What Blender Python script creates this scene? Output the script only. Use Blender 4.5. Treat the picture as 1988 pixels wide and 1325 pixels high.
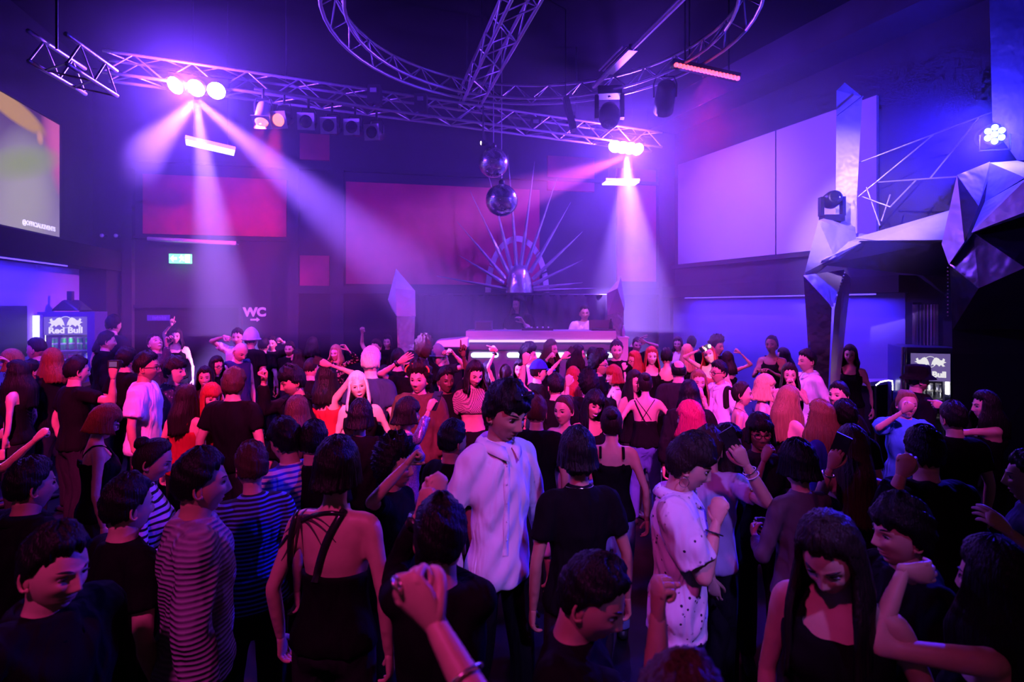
import bpy, bmesh, math, random, re
import numpy as np
from mathutils import Vector, Matrix, Euler

for _o in list(bpy.data.objects):
    bpy.data.objects.remove(_o, do_unlink=True)
SC = bpy.context.scene
COL = SC.collection
rnd = random.Random(7)
R = math.radians

# ------------------------------------------------------------------ camera
FPX, CX, HY, CAMZ = 1100.0, 994.0, 595.0, 2.27
CAM_REAL, KR = CAMZ, 1.5      # the room is laid out at 1 : 1.5 and enlarged to full size before the crowd comes in
cam = bpy.data.cameras.new('camera')
cam.sensor_fit = 'HORIZONTAL'
cam.sensor_width = 36.0
cam.lens = 36.0 * FPX / 1988.0
cam.shift_y = -(662.5 - HY) / 1988.0
cam.clip_start = 0.05
cam.clip_end = 60
cam.dof.use_dof = True
cam.dof.focus_distance = 4.2
cam.dof.aperture_fstop = 2.8
camo = bpy.data.objects.new('camera', cam)
COL.objects.link(camo)
camo.location = (0, 0, CAMZ)
camo.rotation_euler = (R(90), 0, 0)
SC.camera = camo


def W(px, py, Y):
    """point that stands at distance Y in front of the camera, seen at pixel px, py of the photograph"""
    return Vector(((px - CX) / FPX * Y, Y, CAMZ + (HY - py) / FPX * Y))


# ------------------------------------------------------------------ render look
SC.view_settings.view_transform = 'Standard'
SC.view_settings.look = 'None'
SC.view_settings.exposure = 0.0
SC.view_settings.gamma = 1.0
SC.view_settings.use_curve_mapping = False
SC.cycles.max_bounces = 3
SC.cycles.diffuse_bounces = 1
SC.cycles.glossy_bounces = 2
SC.cycles.transmission_bounces = 4
SC.cycles.transparent_max_bounces = 6
SC.cycles.volume_bounces = 0
SC.cycles.caustics_reflective = False
SC.cycles.caustics_refractive = False
SC.cycles.sample_clamp_indirect = 3.0
SC.cycles.use_denoising = True
SC.cycles.use_adaptive_sampling = True
SC.cycles.adaptive_threshold = 0.12
SC.cycles.adaptive_min_samples = 12

# dim, even ambient fill, added to lift the darkest areas; no real source
world = bpy.data.worlds.new('club')
SC.world = world
world.use_nodes = True
world.node_tree.nodes['Background'].inputs[0].default_value = (0.85, 0.35, 0.75, 1)
world.node_tree.nodes['Background'].inputs[1].default_value = 0.035

LIGHTS = []


def aim(o, target):
    d = Vector(target) - o.location
    o.rotation_euler = d.to_track_quat('-Z', 'Y').to_euler()


def spot(name, loc, target, color, power, deg, blend=0.5, size=0.05):
    l = bpy.data.lights.new(name, 'SPOT')
    l.color = color
    l.energy = power
    l.spot_size = R(deg)
    l.spot_blend = blend
    l.shadow_soft_size = size
    o = bpy.data.objects.new(name, l)
    COL.objects.link(o)
    o.location = loc
    aim(o, target)
    return o


def point(name, loc, color, power, size=0.05):
    l = bpy.data.lights.new(name, 'POINT')
    l.color = color
    l.energy = power
    l.shadow_soft_size = size
    o = bpy.data.objects.new(name, l)
    COL.objects.link(o)
    o.location = loc
    return o


def area(name, loc, target, color, power, sx, sy):
    l = bpy.data.lights.new(name, 'AREA')
    l.shape = 'RECTANGLE'
    l.color = color
    l.energy = power
    l.size = sx
    l.size_y = sy
    o = bpy.data.objects.new(name, l)
    COL.objects.link(o)
    o.location = loc
    aim(o, target)
    return o


VIOLET = (0.30, 0.10, 1.0)
MAGENTA = (1.0, 0.06, 0.42)
PURPLE = (0.46, 0.13, 1.0)
BLUE = (0.06, 0.03, 1.0)
# --- beams of the two moving-head bars on the truss
LB = W(385, 192, 7.3)        # left bar
RB = W(1215, 302, 9.9)       # right bar
for tx, ty, dz, c, p in ((150, 435, -2.2, (0.35, 0.13, 1.0), 15000), (432, 600, 2.3, (0.42, 0.19, 1.0), 56000), (690, 455, -0.1, (0.32, 0.11, 1.0), 27000)):
    spot('beam_left', LB + Vector((0, -0.05, -0.03)), W(tx, ty, 7.3 + dz), c, p, 19, 1.0, 0.04)
for tx, ty, dz, c, p, a in ((985, 390, 0.0, (0.85, 0.10, 0.75), 15000, 24), (1198, 600, 2.0, (0.40, 0.19, 1.0), 40000, 27), (1258, 600, 1.2, (0.40, 0.19, 1.0), 60000, 25), (1450, 420, 1.3, (0.40, 0.17, 1.0), 480, 80)):
    spot('beam_right', RB + Vector((0, -0.05, -0.03)), W(tx, ty, 9.9 + dz), c, p, a, 1.0, 0.04)
for nm, q, c in (('glow_left', LB, (0.15, 0.03, 1.0)), ('glow_right', RB, (0.17, 0.035, 1.0))):
    point(nm, q + Vector((0, -0.33, 0.03)), c, 950, 0.06)
    spot(nm + '_down', q + Vector((0, -0.3, -0.05)), q + Vector((0, -0.1, -2)), c, 700, 130, 1.0, 0.06)
# --- front wash from the lighting bridge above the camera, thrown on to the crowd
spot('wash_magenta', (-2.6, -0.6, 6.0), (-4.0, 6.4, 1.3), (1.0, 0.03, 0.36), 6000, 30, 0.8, 0.15)
spot('wash_pink', (-0.6, -0.6, 6.0), (-1.3, 6.4, 1.3), (1.0, 0.04, 0.45), 7000, 30, 0.8, 0.15)
spot('wash_purple', (0.9, -0.6, 6.0), (1.5, 6.4, 1.3), (0.90, 0.05, 0.66), 6400, 30, 0.8, 0.15)
spot('wash_purple', (2.0, -0.6, 6.0), (3.3, 5.9, 1.3), (0.70, 0.06, 0.80), 3000, 21, 0.8, 0.15)
spot('wash_violet', (1.7, -0.8, 5.0), (0.45, 2.75, 1.2), (0.30, 0.13, 1.0), 1000, 24, 0.8, 0.12)
spot('wash_low', (-1.4, -0.8, 5.0), (-0.6, 2.6, 1.2), (1.0, 0.05, 0.60), 420, 56, 0.9, 0.12)
spot('wash_booth', (1.0, 3.0, 6.0), (0.85, 9.8, 2.25), (1.0, 0.22, 0.62), 1700, 10, 0.6, 0.08)
spot('wash_pink_spot', (-1.2, 0.6, 6.0), (-1.37, 5.04, 1.48), (1.0, 0.36, 0.70), 1500, 9, 0.7, 0.08)
spot('wash_red_spot', (1.8, 4.4, 6.0), (2.35, 7.6, 1.5), (1.0, 0.03, 0.06), 800, 22, 0.6, 0.08)
spot('wash_sculpture', (-0.9, 1.8, 5.8), W(1640, 400, 7.5), (0.52, 0.30, 1.0), 11000, 17, 0.7, 0.08)
# --- the two lit cans in the row
spot('can_red_wall', W(508, 240, 7.35), W(440, 420, 10.6), (1.0, 0.03, 0.12), 3200, 36, 0.8, 0.06)
spot('can_red_crowd', W(541, 236, 7.29), (-2.45, 4.8, 1.5), (1.0, 0.03, 0.05), 900, 22, 0.7, 0.06)
# --- blue cove lights and the blue wash on the right
BLUEW = (0.05, 0.018, 1.0)
LIT = set(o.name for o in bpy.data.objects)      # camera and lights already at full size
CAMZ = CAM_REAL / KR
# ------------------------------------------------------------------ materials
MATS = {}


def nodes(m):
    m.use_nodes = True
    return m.node_tree, m.node_tree.nodes['Principled BSDF']


def pbr(name, color, rough=0.6, metal=0.0, spec=0.5, noise=0.0, nscale=8.0, bump=0.0, bscale=60.0, stretch=None, coat=0.0, var=None):
    """one procedural material: colour mottled by noise, a fine bump"""
    if name in MATS:
        return MATS[name]
    m = bpy.data.materials.new(name)
    nt, b = nodes(m)
    b.inputs['Base Color'].default_value = (*color, 1)
    b.inputs['Roughness'].default_value = rough
    b.inputs['Metallic'].default_value = metal
    b.inputs['Specular IOR Level'].default_value = spec
    b.inputs['Coat Weight'].default_value = coat
    tc = nt.nodes.new('ShaderNodeTexCoord')
    src = tc.outputs['Object']
    if stretch:
        mp = nt.nodes.new('ShaderNodeMapping')
        mp.inputs['Scale'].default_value = stretch
        nt.links.new(src, mp.inputs[0])
        src = mp.outputs[0]
    if noise > 0:
        n = nt.nodes.new('ShaderNodeTexNoise')
        n.inputs['Scale'].default_value = nscale
        n.inputs['Detail'].default_value = 5
        nt.links.new(src, n.inputs['Vector'])
        r = nt.nodes.new('ShaderNodeMapRange')
        r.inputs[1].default_value = 0.3
        r.inputs[2].default_value = 0.7
        nt.links.new(n.outputs[0], r.inputs[0])
        mx = nt.nodes.new('ShaderNodeMix')
        mx.data_type = 'RGBA'
        c2 = var or tuple(max(0, c * (1 - noise)) for c in color)
        mx.inputs[6].default_value = (*c2, 1)
        mx.inputs[7].default_value = (*color, 1)
        nt.links.new(r.outputs[0], mx.inputs[0])
        nt.links.new(mx.outputs[2], b.inputs['Base Color'])
    if bump > 0:
        n2 = nt.nodes.new('ShaderNodeTexNoise')
        n2.inputs['Scale'].default_value = bscale
        n2.inputs['Detail'].default_value = 3
        nt.links.new(src, n2.inputs['Vector'])
        bp = nt.nodes.new('ShaderNodeBump')
        bp.inputs['Strength'].default_value = bump
        bp.inputs['Distance'].default_value = 0.02 if bscale > 8 else 0.08
        nt.links.new(n2.outputs[0], bp.inputs['Height'])
        nt.links.new(bp.outputs[0], b.inputs['Normal'])
    MATS[name] = m
    return m


def emit(name, color, strength, base=(0.8, 0.8, 0.8)):
    if name in MATS:
        return MATS[name]
    m = bpy.data.materials.new(name)
    nt, b = nodes(m)
    b.inputs['Base Color'].default_value = (*base, 1)
    b.inputs['Emission Color'].default_value = (*color, 1)
    b.inputs['Emission Strength'].default_value = strength
    MATS[name] = m
    return m


# ------------------------------------------------------------------ objects
def link(o, parent=None):
    COL.objects.link(o)
    if parent is not None:
        o.parent = parent
    return o


def tag(o, label=None, cat=None, group=None, kind=None):
    if label:
        o['label'] = label
    if cat:
        o['category'] = cat
    if group:
        o['group'] = group
    if kind:
        o['kind'] = kind
    return o


def thing(name, loc, label, cat, group=None):
    o = bpy.data.objects.new(name, None)
    o.empty_display_size = 0.1
    o.location = Vector(loc)
    link(o)
    return tag(o, label, cat, group)


def make(name, verts, faces, mat, parent=None, smooth=False, col=None):
    """verts in world coordinates; a parent is an Empty without rotation"""
    v = np.asarray(verts, dtype=float).reshape(-1, 3)
    if parent is not None:
        root = parent
        while root is not None:
            v = v - np.array(root.location)
            root = root.parent
    else:
        pass
    me = bpy.data.meshes.new(name)
    me.from_pydata(v.tolist(), [], [list(map(int, f)) for f in faces])
    if smooth:
        me.shade_smooth()
    if mat is not None:
        for m in (mat if isinstance(mat, (list, tuple)) else [mat]):
            me.materials.append(m)
    me.update()
    return link(bpy.data.objects.new(name, me), parent)


class MB:
    def __init__(self):
        self.v = []
        self.f = []
        self.n = 0

    def add(self, v, f):
        v = np.asarray(v, float).reshape(-1, 3)
        self.v.append(v)
        self.f.extend([tuple(int(i) + self.n for i in q) for q in f])
        self.n += len(v)
        return self

    def box(self, c, s, rot=None, ax=None):
        c = np.array(c, float)
        h = np.array(s, float) / 2
        p = np.array([[x, y, z] for x in (-1, 1) for y in (-1, 1) for z in (-1, 1)]) * h
        if rot is not None:
            p = p @ np.array(Euler(rot).to_matrix()).T
        if ax is not None:
            p = p @ np.array(ax)
        return self.add(p + c, [(0, 1, 3, 2), (4, 6, 7, 5), (0, 4, 5, 1), (2, 3, 7, 6), (0, 2, 6, 4), (1, 5, 7, 3)])

    def tube(self, path, r, seg=10, cap=True, ry=None, up=None):
        v, f = sweep(path, r, seg, ry, up, cap)
        return self.add(v, f)

    def lathe(self, prof, c, axis=(0, 0, 1), seg=20):
        """prof: list of (radius, height along axis)"""
        ax = Vector(axis).normalized()
        q = ax.to_track_quat('Z', 'Y').to_matrix()
        vs, fs = [], []
        for r, h in prof:
            for k in range(seg):
                a = 2 * math.pi * k / seg
                vs.append(q @ Vector((r * math.cos(a), r * math.sin(a), h)) + Vector(c))
        for i in range(len(prof) - 1):
            for k in range(seg):
                k2 = (k + 1) % seg
                fs.append((i * seg + k, i * seg + k2, (i + 1) * seg + k2, (i + 1) * seg + k))
        n = len(vs)
        fs.append(tuple(range(seg - 1, -1, -1)))
        fs.append(tuple(range(n - seg, n)))
        return self.add([list(p) for p in vs], fs)

    def prism(self, poly, n, thick):
        """planar polygon (world points) extruded along n by thick"""
        p = [Vector(q) for q in poly]
        n = Vector(n).normalized() * thick
        k = len(p)
        vs = [list(q) for q in p] + [list(q + n) for q in p]
        fs = [tuple(range(k)), tuple(range(2 * k - 1, k - 1, -1))]
        for i in range(k):
            j = (i + 1) % k
            fs.append((i, i + k, j + k, j))
        return self.add(vs, fs)

    def build(self, name, mat, parent=None, smooth=False):
        if not self.v:
            return None
        return make(name, np.vstack(self.v), self.f, mat, parent, smooth)


def sweep(path, r, seg=10, ry=None, up=None, cap=True, roundcap=False):
    """tube along a path; r scalar or list; ry second radius (ellipse); up fixes the first axis"""
    P = np.asarray(path, float)
    n = len(P)
    r = np.broadcast_to(np.asarray(r, float), (n,))
    ry = r if ry is None else np.broadcast_to(np.asarray(ry, float), (n,))
    T = np.gradient(P, axis=0)
    T /= np.linalg.norm(T, axis=1)[:, None] + 1e-12
    u = np.array(up, float) if up is not None else (np.array([1.0, 0, 0]) if abs(T[0][0]) < 0.9 else np.array([0, 1.0, 0]))
    vs = []
    a = np.arange(seg) * 2 * np.pi / seg
    for i in range(n):
        u0 = u if up is None else np.array(up, float)
        x = u0 - T[i] * np.dot(u0, T[i])
        nx = np.linalg.norm(x)
        x = x / nx if nx > 1e-6 else np.array([1.0, 0, 0])
        y = np.cross(T[i], x)
        if up is None:
            u = x
        vs.append(P[i] + np.outer(np.cos(a) * r[i], x) + np.outer(np.sin(a) * ry[i], y))
    v = np.vstack(vs)
    f = []
    for i in range(n - 1):
        for k in range(seg):
            k2 = (k + 1) % seg
            f.append((i * seg + k, i * seg + k2, (i + 1) * seg + k2, (i + 1) * seg + k))
    if cap:
        f.append(tuple(range(seg - 1, -1, -1)))
        f.append(tuple(range((n - 1) * seg, n * seg)))
    return v, f


def hull(name, pts, mat, parent=None, bevel=0.0):
    bm = bmesh.new()
    off = Vector((0, 0, 0))
    root = parent
    while root is not None:
        off += root.location
        root = root.parent
    for p in pts:
        bm.verts.new(Vector(p) - off)
    res = bmesh.ops.convex_hull(bm, input=bm.verts)
    bmesh.ops.delete(bm, geom=[g for g in res['geom_interior'] if isinstance(g, bmesh.types.BMVert)], context='VERTS')
    loose = [v for v in bm.verts if not v.link_faces]
    bmesh.ops.delete(bm, geom=loose, context='VERTS')
    bmesh.ops.dissolve_limit(bm, angle_limit=R(3), verts=bm.verts, edges=bm.edges)
    if bevel:
        bmesh.ops.bevel(bm, geom=list(bm.edges), offset=bevel, segments=1, affect='EDGES', clamp_overlap=True)
    bmesh.ops.recalc_face_normals(bm, faces=bm.faces)
    me = bpy.data.meshes.new(name)
    bm.to_mesh(me)
    bm.free()
    me.materials.append(mat)
    return link(bpy.data.objects.new(name, me), parent)


_unit = {}


def strut(name, a, b, r, mat, parent, seg=8):
    """a straight rod from a to b; all rods of one material share one mesh"""
    key = (mat.name, seg)
    if key not in _unit:
        mb = MB()
        mb.lathe([(1, 0), (1, 1)], (0, 0, 0), seg=seg)
        o = mb.build(name, mat, None, True)
        _unit[key] = o.data
        bpy.data.objects.remove(o)
    off = Vector((0, 0, 0))
    root = parent
    while root is not None:
        off += root.location
        root = root.parent
    a = Vector(a) - off
    b = Vector(b) - off
    d = b - a
    o = bpy.data.objects.new(name, _unit[key])
    o.matrix_local = Matrix.Translation(a) @ d.to_track_quat('Z', 'Y').to_matrix().to_4x4() @ Matrix.Diagonal((r, r, d.length, 1))
    link(o, parent)
    return o


def text_mesh(name, body, mat, size, origin, xdir, zdir, parent=None, depth=0.004, bold=0.0, align='CENTER', sx=1.0):
    cu = bpy.data.curves.new(name, 'FONT')
    cu.body = body
    cu.size = size
    cu.extrude = depth
    cu.offset = bold
    cu.resolution_u = 3
    cu.align_x = align
    cu.align_y = 'CENTER'
    t = bpy.data.objects.new(name, cu)
    COL.objects.link(t)
    dg = bpy.context.evaluated_depsgraph_get()
    me = bpy.data.meshes.new_from_object(t.evaluated_get(dg))
    bpy.data.objects.remove(t)
    bpy.data.curves.remove(cu)
    x = Vector(xdir).normalized()
    z = Vector(zdir).normalized()
    y = x.cross(z)          # out of the sign's back
    M = Matrix((x * sx, z, -y)).transposed().to_4x4()
    off = Vector((0, 0, 0))
    root = parent
    while root is not None:
        off += root.location
        root = root.parent
    M.translation = Vector(origin) - off
    me.transform(M)
    me.materials.clear()
    me.materials.append(mat)
    me.name = name
    return link(bpy.data.objects.new(name, me), parent)


class Plane:
    """a vertical wall through two floor points; pixels are projected on to it"""
    def __init__(self, a, b):
        self.a = Vector((a[0], a[1], 0))
        self.u = (Vector((b[0], b[1], 0)) - self.a).normalized()
        self.n = Vector((self.u.y, -self.u.x, 0))       # towards the camera side
        if self.n.dot(Vector((0, 0, 0)) - self.a) < 0:
            self.n = -self.n

    def at(self, px, py, off=0.0):
        d = Vector(((px - CX) / FPX, 1, (HY - py) / FPX))
        o = Vector((0, 0, CAMZ))
        p0 = self.a + self.n * off
        t = (p0 - o).dot(self.n) / d.dot(self.n)
        return o + d * t

    def rect(self, x0, y0, x1, y1, off=0.0):
        m = (y0 + y1) / 2
        A, B = self.at(x0, m, off), self.at(x1, m, off)
        M_ = self.at((x0 + x1) / 2, y0, off)
        N_ = self.at((x0 + x1) / 2, y1, off)
        return A, B, N_.z, M_.z

    def slab(self, mb, x0, y0, x1, y1, thick, off=0.0):
        A, B, z0, z1 = self.rect(x0, y0, x1, y1, off)
        A.z = B.z = 0
        p = [A + Vector((0, 0, z0)), B + Vector((0, 0, z0)), B + Vector((0, 0, z1)), A + Vector((0, 0, z1))]
        return mb.prism(p, self.n, thick)
# ------------------------------------------------------------------ the room
wall_paint = pbr('wall_paint', (0.040, 0.037, 0.052), 0.8, spec=0.1, noise=0.3, nscale=3, bump=0.08, bscale=140)
wall_dark = pbr('wall_dark', (0.016, 0.015, 0.02), 0.75, spec=0.06, noise=0.3, nscale=4, bump=0.05)
trim_dark = pbr('trim_dark', (0.03, 0.03, 0.04), 0.6, spec=0.12, noise=0.2, nscale=6)
red_cloth = pbr('red_acoustic_cloth', (0.50, 0.010, 0.09), 0.9, noise=0.25, nscale=5, bump=0.25, bscale=260)
ceil_mat = pbr('black_ceiling', (0.007, 0.007, 0.008), 0.9, spec=0.03, noise=0.2, nscale=3)
floor_mat = pbr('dark_floor', (0.010, 0.009, 0.011), 0.7, spec=0.15, noise=0.4, nscale=6, bump=0.05, bscale=30)
white_wall = pbr('projection_white', (0.46, 0.44, 0.50), 0.8, noise=0.06, nscale=2)
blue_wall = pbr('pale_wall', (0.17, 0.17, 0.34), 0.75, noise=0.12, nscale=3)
metal = pbr('aluminium', (0.50, 0.49, 0.53), 0.34, 0.6, noise=0.12, nscale=30)
metal_dark = pbr('black_metal', (0.018, 0.018, 0.02), 0.42, 0.0, spec=0.6, noise=0.2, nscale=20)
chrome = pbr('dented_sheet_metal', (0.78, 0.77, 0.80), 0.36, 0.45, noise=0.12, nscale=7, bump=0.75, bscale=3.0)
chrome2 = pbr('polished_sheet_metal', (0.75, 0.74, 0.77), 0.24, 0.85, noise=0.1, nscale=7, bump=0.7, bscale=3.4)
dark_polish = pbr('dark_polished_metal', (0.22, 0.19, 0.26), 0.2, 0.85, noise=0.2, nscale=6, bump=0.8, bscale=4)
dark_skin = pbr('dark_sheet_metal', (0.05, 0.045, 0.07), 0.22, 0.7, noise=0.2, nscale=6, bump=0.6, bscale=2.5)
plastic = pbr('black_plastic', (0.012, 0.012, 0.014), 0.45, noise=0.2, nscale=20)
white_lam = pbr('white_laminate', (0.75, 0.75, 0.78), 0.4, noise=0.05, nscale=5)

CEIL = 4.45
BK = Plane((-5.18, 7.0), (2.47, 8.6))
RT = Plane((2.47, 8.6), (3.99, 4.95))
LF = Plane((-5.18, 7.0), (-4.68, 4.9))
LCOR = Vector((-5.18, 7.0, 0))
RCOR = Vector((2.47, 8.6, 0))


def structure(o):
    o['kind'] = 'structure'
    return o


def wall(name, a, b, pl, mat, z0=0.0, z1=CEIL, thick=0.2):
    mb = MB()
    a, b = Vector((a[0], a[1], z0)), Vector((b[0], b[1], z0))
    up = Vector((0, 0, z1 - z0))
    mb.prism([a, b, b + up, a + up], -pl.n, thick)
    return structure(mb.build(name, mat))


structure(MB().box((0.0, 3.8, -0.1), (14.5, 12.6, 0.2)).build('floor', floor_mat))
structure(MB().box((0.0, 3.8, CEIL + 0.1), (14.5, 12.6, 0.2)).build('ceiling', ceil_mat))
lend = LF.a + LF.u * 6.6
wl = wall('wall_left', LCOR - LF.u * 0.0, lend, LF, wall_paint)
wb = wall('wall_back', LCOR, RCOR, BK, wall_paint)
rend = RT.a + RT.u * 7.2
wr = wall('wall_right', RCOR, rend, RT, wall_paint)

# red acoustic panels, pilasters and the dado on the back wall (each a piece of the wall)
for x0, y0, x1, y1 in ((280, 345, 557, 458), (583, 262, 640, 312), (583, 497, 640, 558), (672, 362, 1046, 553),
                       (1062, 306, 1152, 372), (1196, 330, 1271, 547)):
    mb = MB()
    BK.slab(mb, x0, y0, x1, y1, 0.045, 0.001)
    mb.build('red_panel', red_cloth, wb)
for x0, x1 in ((560, 581), (643, 668), (1274, 1296), (243, 262)):
    mb = MB()
    BK.slab(mb, x0, 330, x1, 790, 0.09, 0.001)
    mb.build('pilaster', wall_paint, wb)
for x0, y0, x1, y1, t in ((581, 558, 1296, 572, 0.10), (262, 462, 560, 467, 0.05), (262, 332, 1296, 339, 0.07)):
    mb = MB()
    BK.slab(mb, x0, y0, x1, y1, t, 0.003)
    mb.build('moulding', trim_dark, wb)
mb = MB()
BK.slab(mb, 581, 572, 1296, 1000, 0.03, 0.002)
mb.build('dado_panel', wall_dark, wb)

# dark door recess with a dim lettered plate, left of the WC sign
d = thing('door_1', BK.at(355, 800), None, None)
d.location.z = 0
structure(d)
mb = MB()
A, B, z0, z1 = BK.rect(246, 598, 466, 700, 0.0)
A.z = B.z = 0
mb.prism([A, B, B + Vector((0, 0, z1)), A + Vector((0, 0, z1))], BK.n, 0.012)
mb.build('door_leaf', wall_dark, d)
for x0, x1 in ((241, 247), (465, 471)):
    mb = MB()
    A, B, z0, z1 = BK.rect(x0, 592, x1, 700, 0.0)
    A.z = B.z = 0
    mb.prism([A, B, B + Vector((0, 0, z1)), A + Vector((0, 0, z1))], BK.n, 0.05)
    mb.build('door_jamb', trim_dark, d)
mb = MB()
BK.slab(mb, 241, 592, 471, 598, 0.06, 0.0)
mb.build('door_head', trim_dark, d)
mb = MB()
BK.slab(mb, 286, 612, 330, 623, 0.008, 0.012)
pl = mb.build('notice_plate', pbr('plate_blue', (0.10, 0.08, 0.42), 0.5, noise=0.15, nscale=40), d)

# blue-lit wall and the ledge above it on the right
mb = MB()
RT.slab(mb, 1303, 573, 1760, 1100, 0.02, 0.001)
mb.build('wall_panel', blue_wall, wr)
mb = MB()
A, B, z0, z1 = RT.rect(1308, 548, 1780, 573, 0.0)
A.z = B.z = 0
zl0, zl1 = RT.at(1560, 573).z, RT.at(1560, 520).z
mb.prism([A + Vector((0, 0, zl0)), B + Vector((0, 0, zl0)), B + Vector((0, 0, zl0 + 0.16)), A + Vector((0, 0, zl0 + 0.16))], RT.n, 0.26)
mb.build('ledge', wall_paint, wr)
mb = MB()
mb.prism([A + Vector((0, 0, zl1 + 0.12)), B + Vector((0, 0, zl1 + 0.12)), B + Vector((0, 0, zl1 + 0.17)), A + Vector((0, 0, zl1 + 0.17))], RT.n, 0.08)
mb.build('moulding', trim_dark, wr)
strip_c = RT.at(1480, 574, 0.17)
led_blue = emit('blue_led_strip', (0.10, 0.05, 1.0), 2.5)
ls = MB()
sa, sb = RT.at(1330, 575, 0.2), RT.at(1700, 575, 0.2)
sa.z = sb.z = zl0 - 0.012
ls.tube([sa, sb], 0.008, 6)
ls.build('led_strip', led_blue, wr)
cv = area('cove_right', (sa + sb) / 2 + Vector((0, 0, -0.03)), (sa + sb) / 2 + Vector((0, 0, -1.0)) - RT.n * 0.28, BLUEW, 60, 0.06, (sb - sa).length)
cv.rotation_euler = Matrix((RT.n.normalized(), RT.u, RT.n.cross(RT.u))).transposed().to_euler()
if (cv.matrix_basis.to_3x3() @ Vector((0, 0, -1))).z > 0:
    cv.rotation_euler = Matrix((-RT.n.normalized(), RT.u, (-RT.n).cross(RT.u))).transposed().to_euler()

# upper soffit where the right wall meets the roof
mb = MB()
za = RT.at(1488, 184).z
A = RT.a + RT.u * 0.0
B = RT.a + RT.u * 7.0
mb.prism([A + Vector((0, 0, za)), B + Vector((0, 0, za)), B + Vector((0, 0, CEIL)), A + Vector((0, 0, CEIL))], RT.n, 0.5)
structure(mb.build('trim_1', wall_paint))

# the large white projection surface: two boards with a seam
t = thing('projection_wall', RT.at(1450, 505), 'large pale two-panel projection surface high on the right-hand wall', 'projection screen')
zb, zt = RT.at(1320, 514).z, RT.at(1320, 321).z
for x0, x1 in ((1320, 1509), (1511.5, 1706)):
    mb = MB()
    A, B = RT.at(x0, 400, 0.002), RT.at(x1, 400, 0.002)
    A.z = B.z = 0
    mb.prism([A + Vector((0, 0, zb)), B + Vector((0, 0, zb)), B + Vector((0, 0, zt)), A + Vector((0, 0, zt))], RT.n, 0.035)
    mb.build('board', white_wall, t)

# left: bar niche below the screen, blue light in its head
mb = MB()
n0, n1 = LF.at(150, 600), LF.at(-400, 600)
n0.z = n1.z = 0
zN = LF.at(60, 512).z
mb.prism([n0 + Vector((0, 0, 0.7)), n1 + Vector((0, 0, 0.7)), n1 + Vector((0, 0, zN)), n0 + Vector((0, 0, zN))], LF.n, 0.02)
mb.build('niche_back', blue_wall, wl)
mb = MB()
h0 = LF.at(186, 600)
h0.z = 0
mb.prism([h0 + Vector((0, 0, zN)), n1 + Vector((0, 0, zN)), n1 + Vector((0, 0, zN + 0.24)), h0 + Vector((0, 0, zN + 0.24))], LF.n, 0.34)
mb.build('niche_head', wall_dark, wl)
mb = MB()
p0, p1 = LF.at(150, 600), LF.at(186, 600)
p0.z = p1.z = 0
mb.prism([p0, p1, p1 + Vector((0, 0, zN)), p0 + Vector((0, 0, zN))], LF.n, 0.30)
mb.build('niche_jamb', wall_dark, wl)
la, lb = LF.at(130, 515, 0.26), LF.at(-200, 515, 0.26)
la.z = lb.z = zN - 0.012
mb = MB()
mb.tube([la, lb], 0.008, 6)
mb.build('led_strip', led_blue, wl)
cl = area('cove_left', (la + lb) / 2 + Vector((0, 0, -0.03)), (la + lb) / 2 + Vector((0, 0, -1)), BLUEW, 60, 0.06, (la - lb).length)
_m = Matrix((LF.n.normalized(), LF.u, LF.n.cross(LF.u))).transposed()
if (_m @ Vector((0, 0, -1))).z > 0:
    _m = Matrix((-LF.n.normalized(), LF.u, (-LF.n).cross(LF.u))).transposed()
cl.rotation_euler = _m.to_euler()
# back-bar counter that carries the fridge
t = thing('back_bar', LF.at(60, 700) * 1.0, 'long dark bar counter below the blue-lit niche on the left', 'counter')
t.location.z = 0
c0, c1 = LF.at(178, 700, 0.02), LF.at(-60, 700, 0.02)
c0.z = c1.z = 0
mb = MB()
mb.prism([c0, c1, c1 + LF.n * 0.42, c0 + LF.n * 0.42], (0, 0, 1), 0.68)
mb.build('carcass', wall_dark, t)
mb = MB()
mb.prism([c0 + Vector((0, 0, 0.68)), c1 + Vector((0, 0, 0.68)), c1 + LF.n * 0.45 + Vector((0, 0, 0.68)), c0 + LF.n * 0.45 + Vector((0, 0, 0.68))], (0, 0, 1), 0.04)
mb.build('worktop', pbr('worktop', (0.05, 0.05, 0.055), 0.3, noise=0.2, nscale=12), t)
# dark monitor panel inside the niche
t = thing('niche_screen', LF.at(10, 690, 0.06), 'switched-off black panel against the blue niche at the far left', 'panel')
mb = MB()
LF.slab(mb, -60, 594, 46, 700, 0.03, 0.04)
mb.build('panel', plastic, t)

# ------------------------------------------------------------------ haze that hangs in the hall
hz = bpy.data.materials.new('stage_haze')
hz.use_nodes = True
hz.node_tree.nodes.clear()
_out = hz.node_tree.nodes.new('ShaderNodeOutputMaterial')
_vs = hz.node_tree.nodes.new('ShaderNodeVolumeScatter')
_vs.inputs['Color'].default_value = (0.9, 0.9, 0.95, 1)
_vs.inputs['Density'].default_value = 0.046
_vs.inputs['Anisotropy'].default_value = 0.4
hz.node_tree.links.new(_vs.outputs[0], _out.inputs['Volume'])
haze = MB().box((-0.6, 6.3, 2.525), (11.4, 4.6, 2.71)).build('haze', hz)
tag(haze, 'thin stage haze hanging through the whole hall', 'haze', kind='stuff')
# ------------------------------------------------------------------ trusses
def frame_at(path, i):
    P = path
    n = len(P)
    t = (P[min(i + 1, n - 1)] - P[max(i - 1, 0)]).normalized()
    s = t.cross(Vector((0, 0, 1))).normalized()
    u = s.cross(t).normalized()
    return t, s, u


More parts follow.
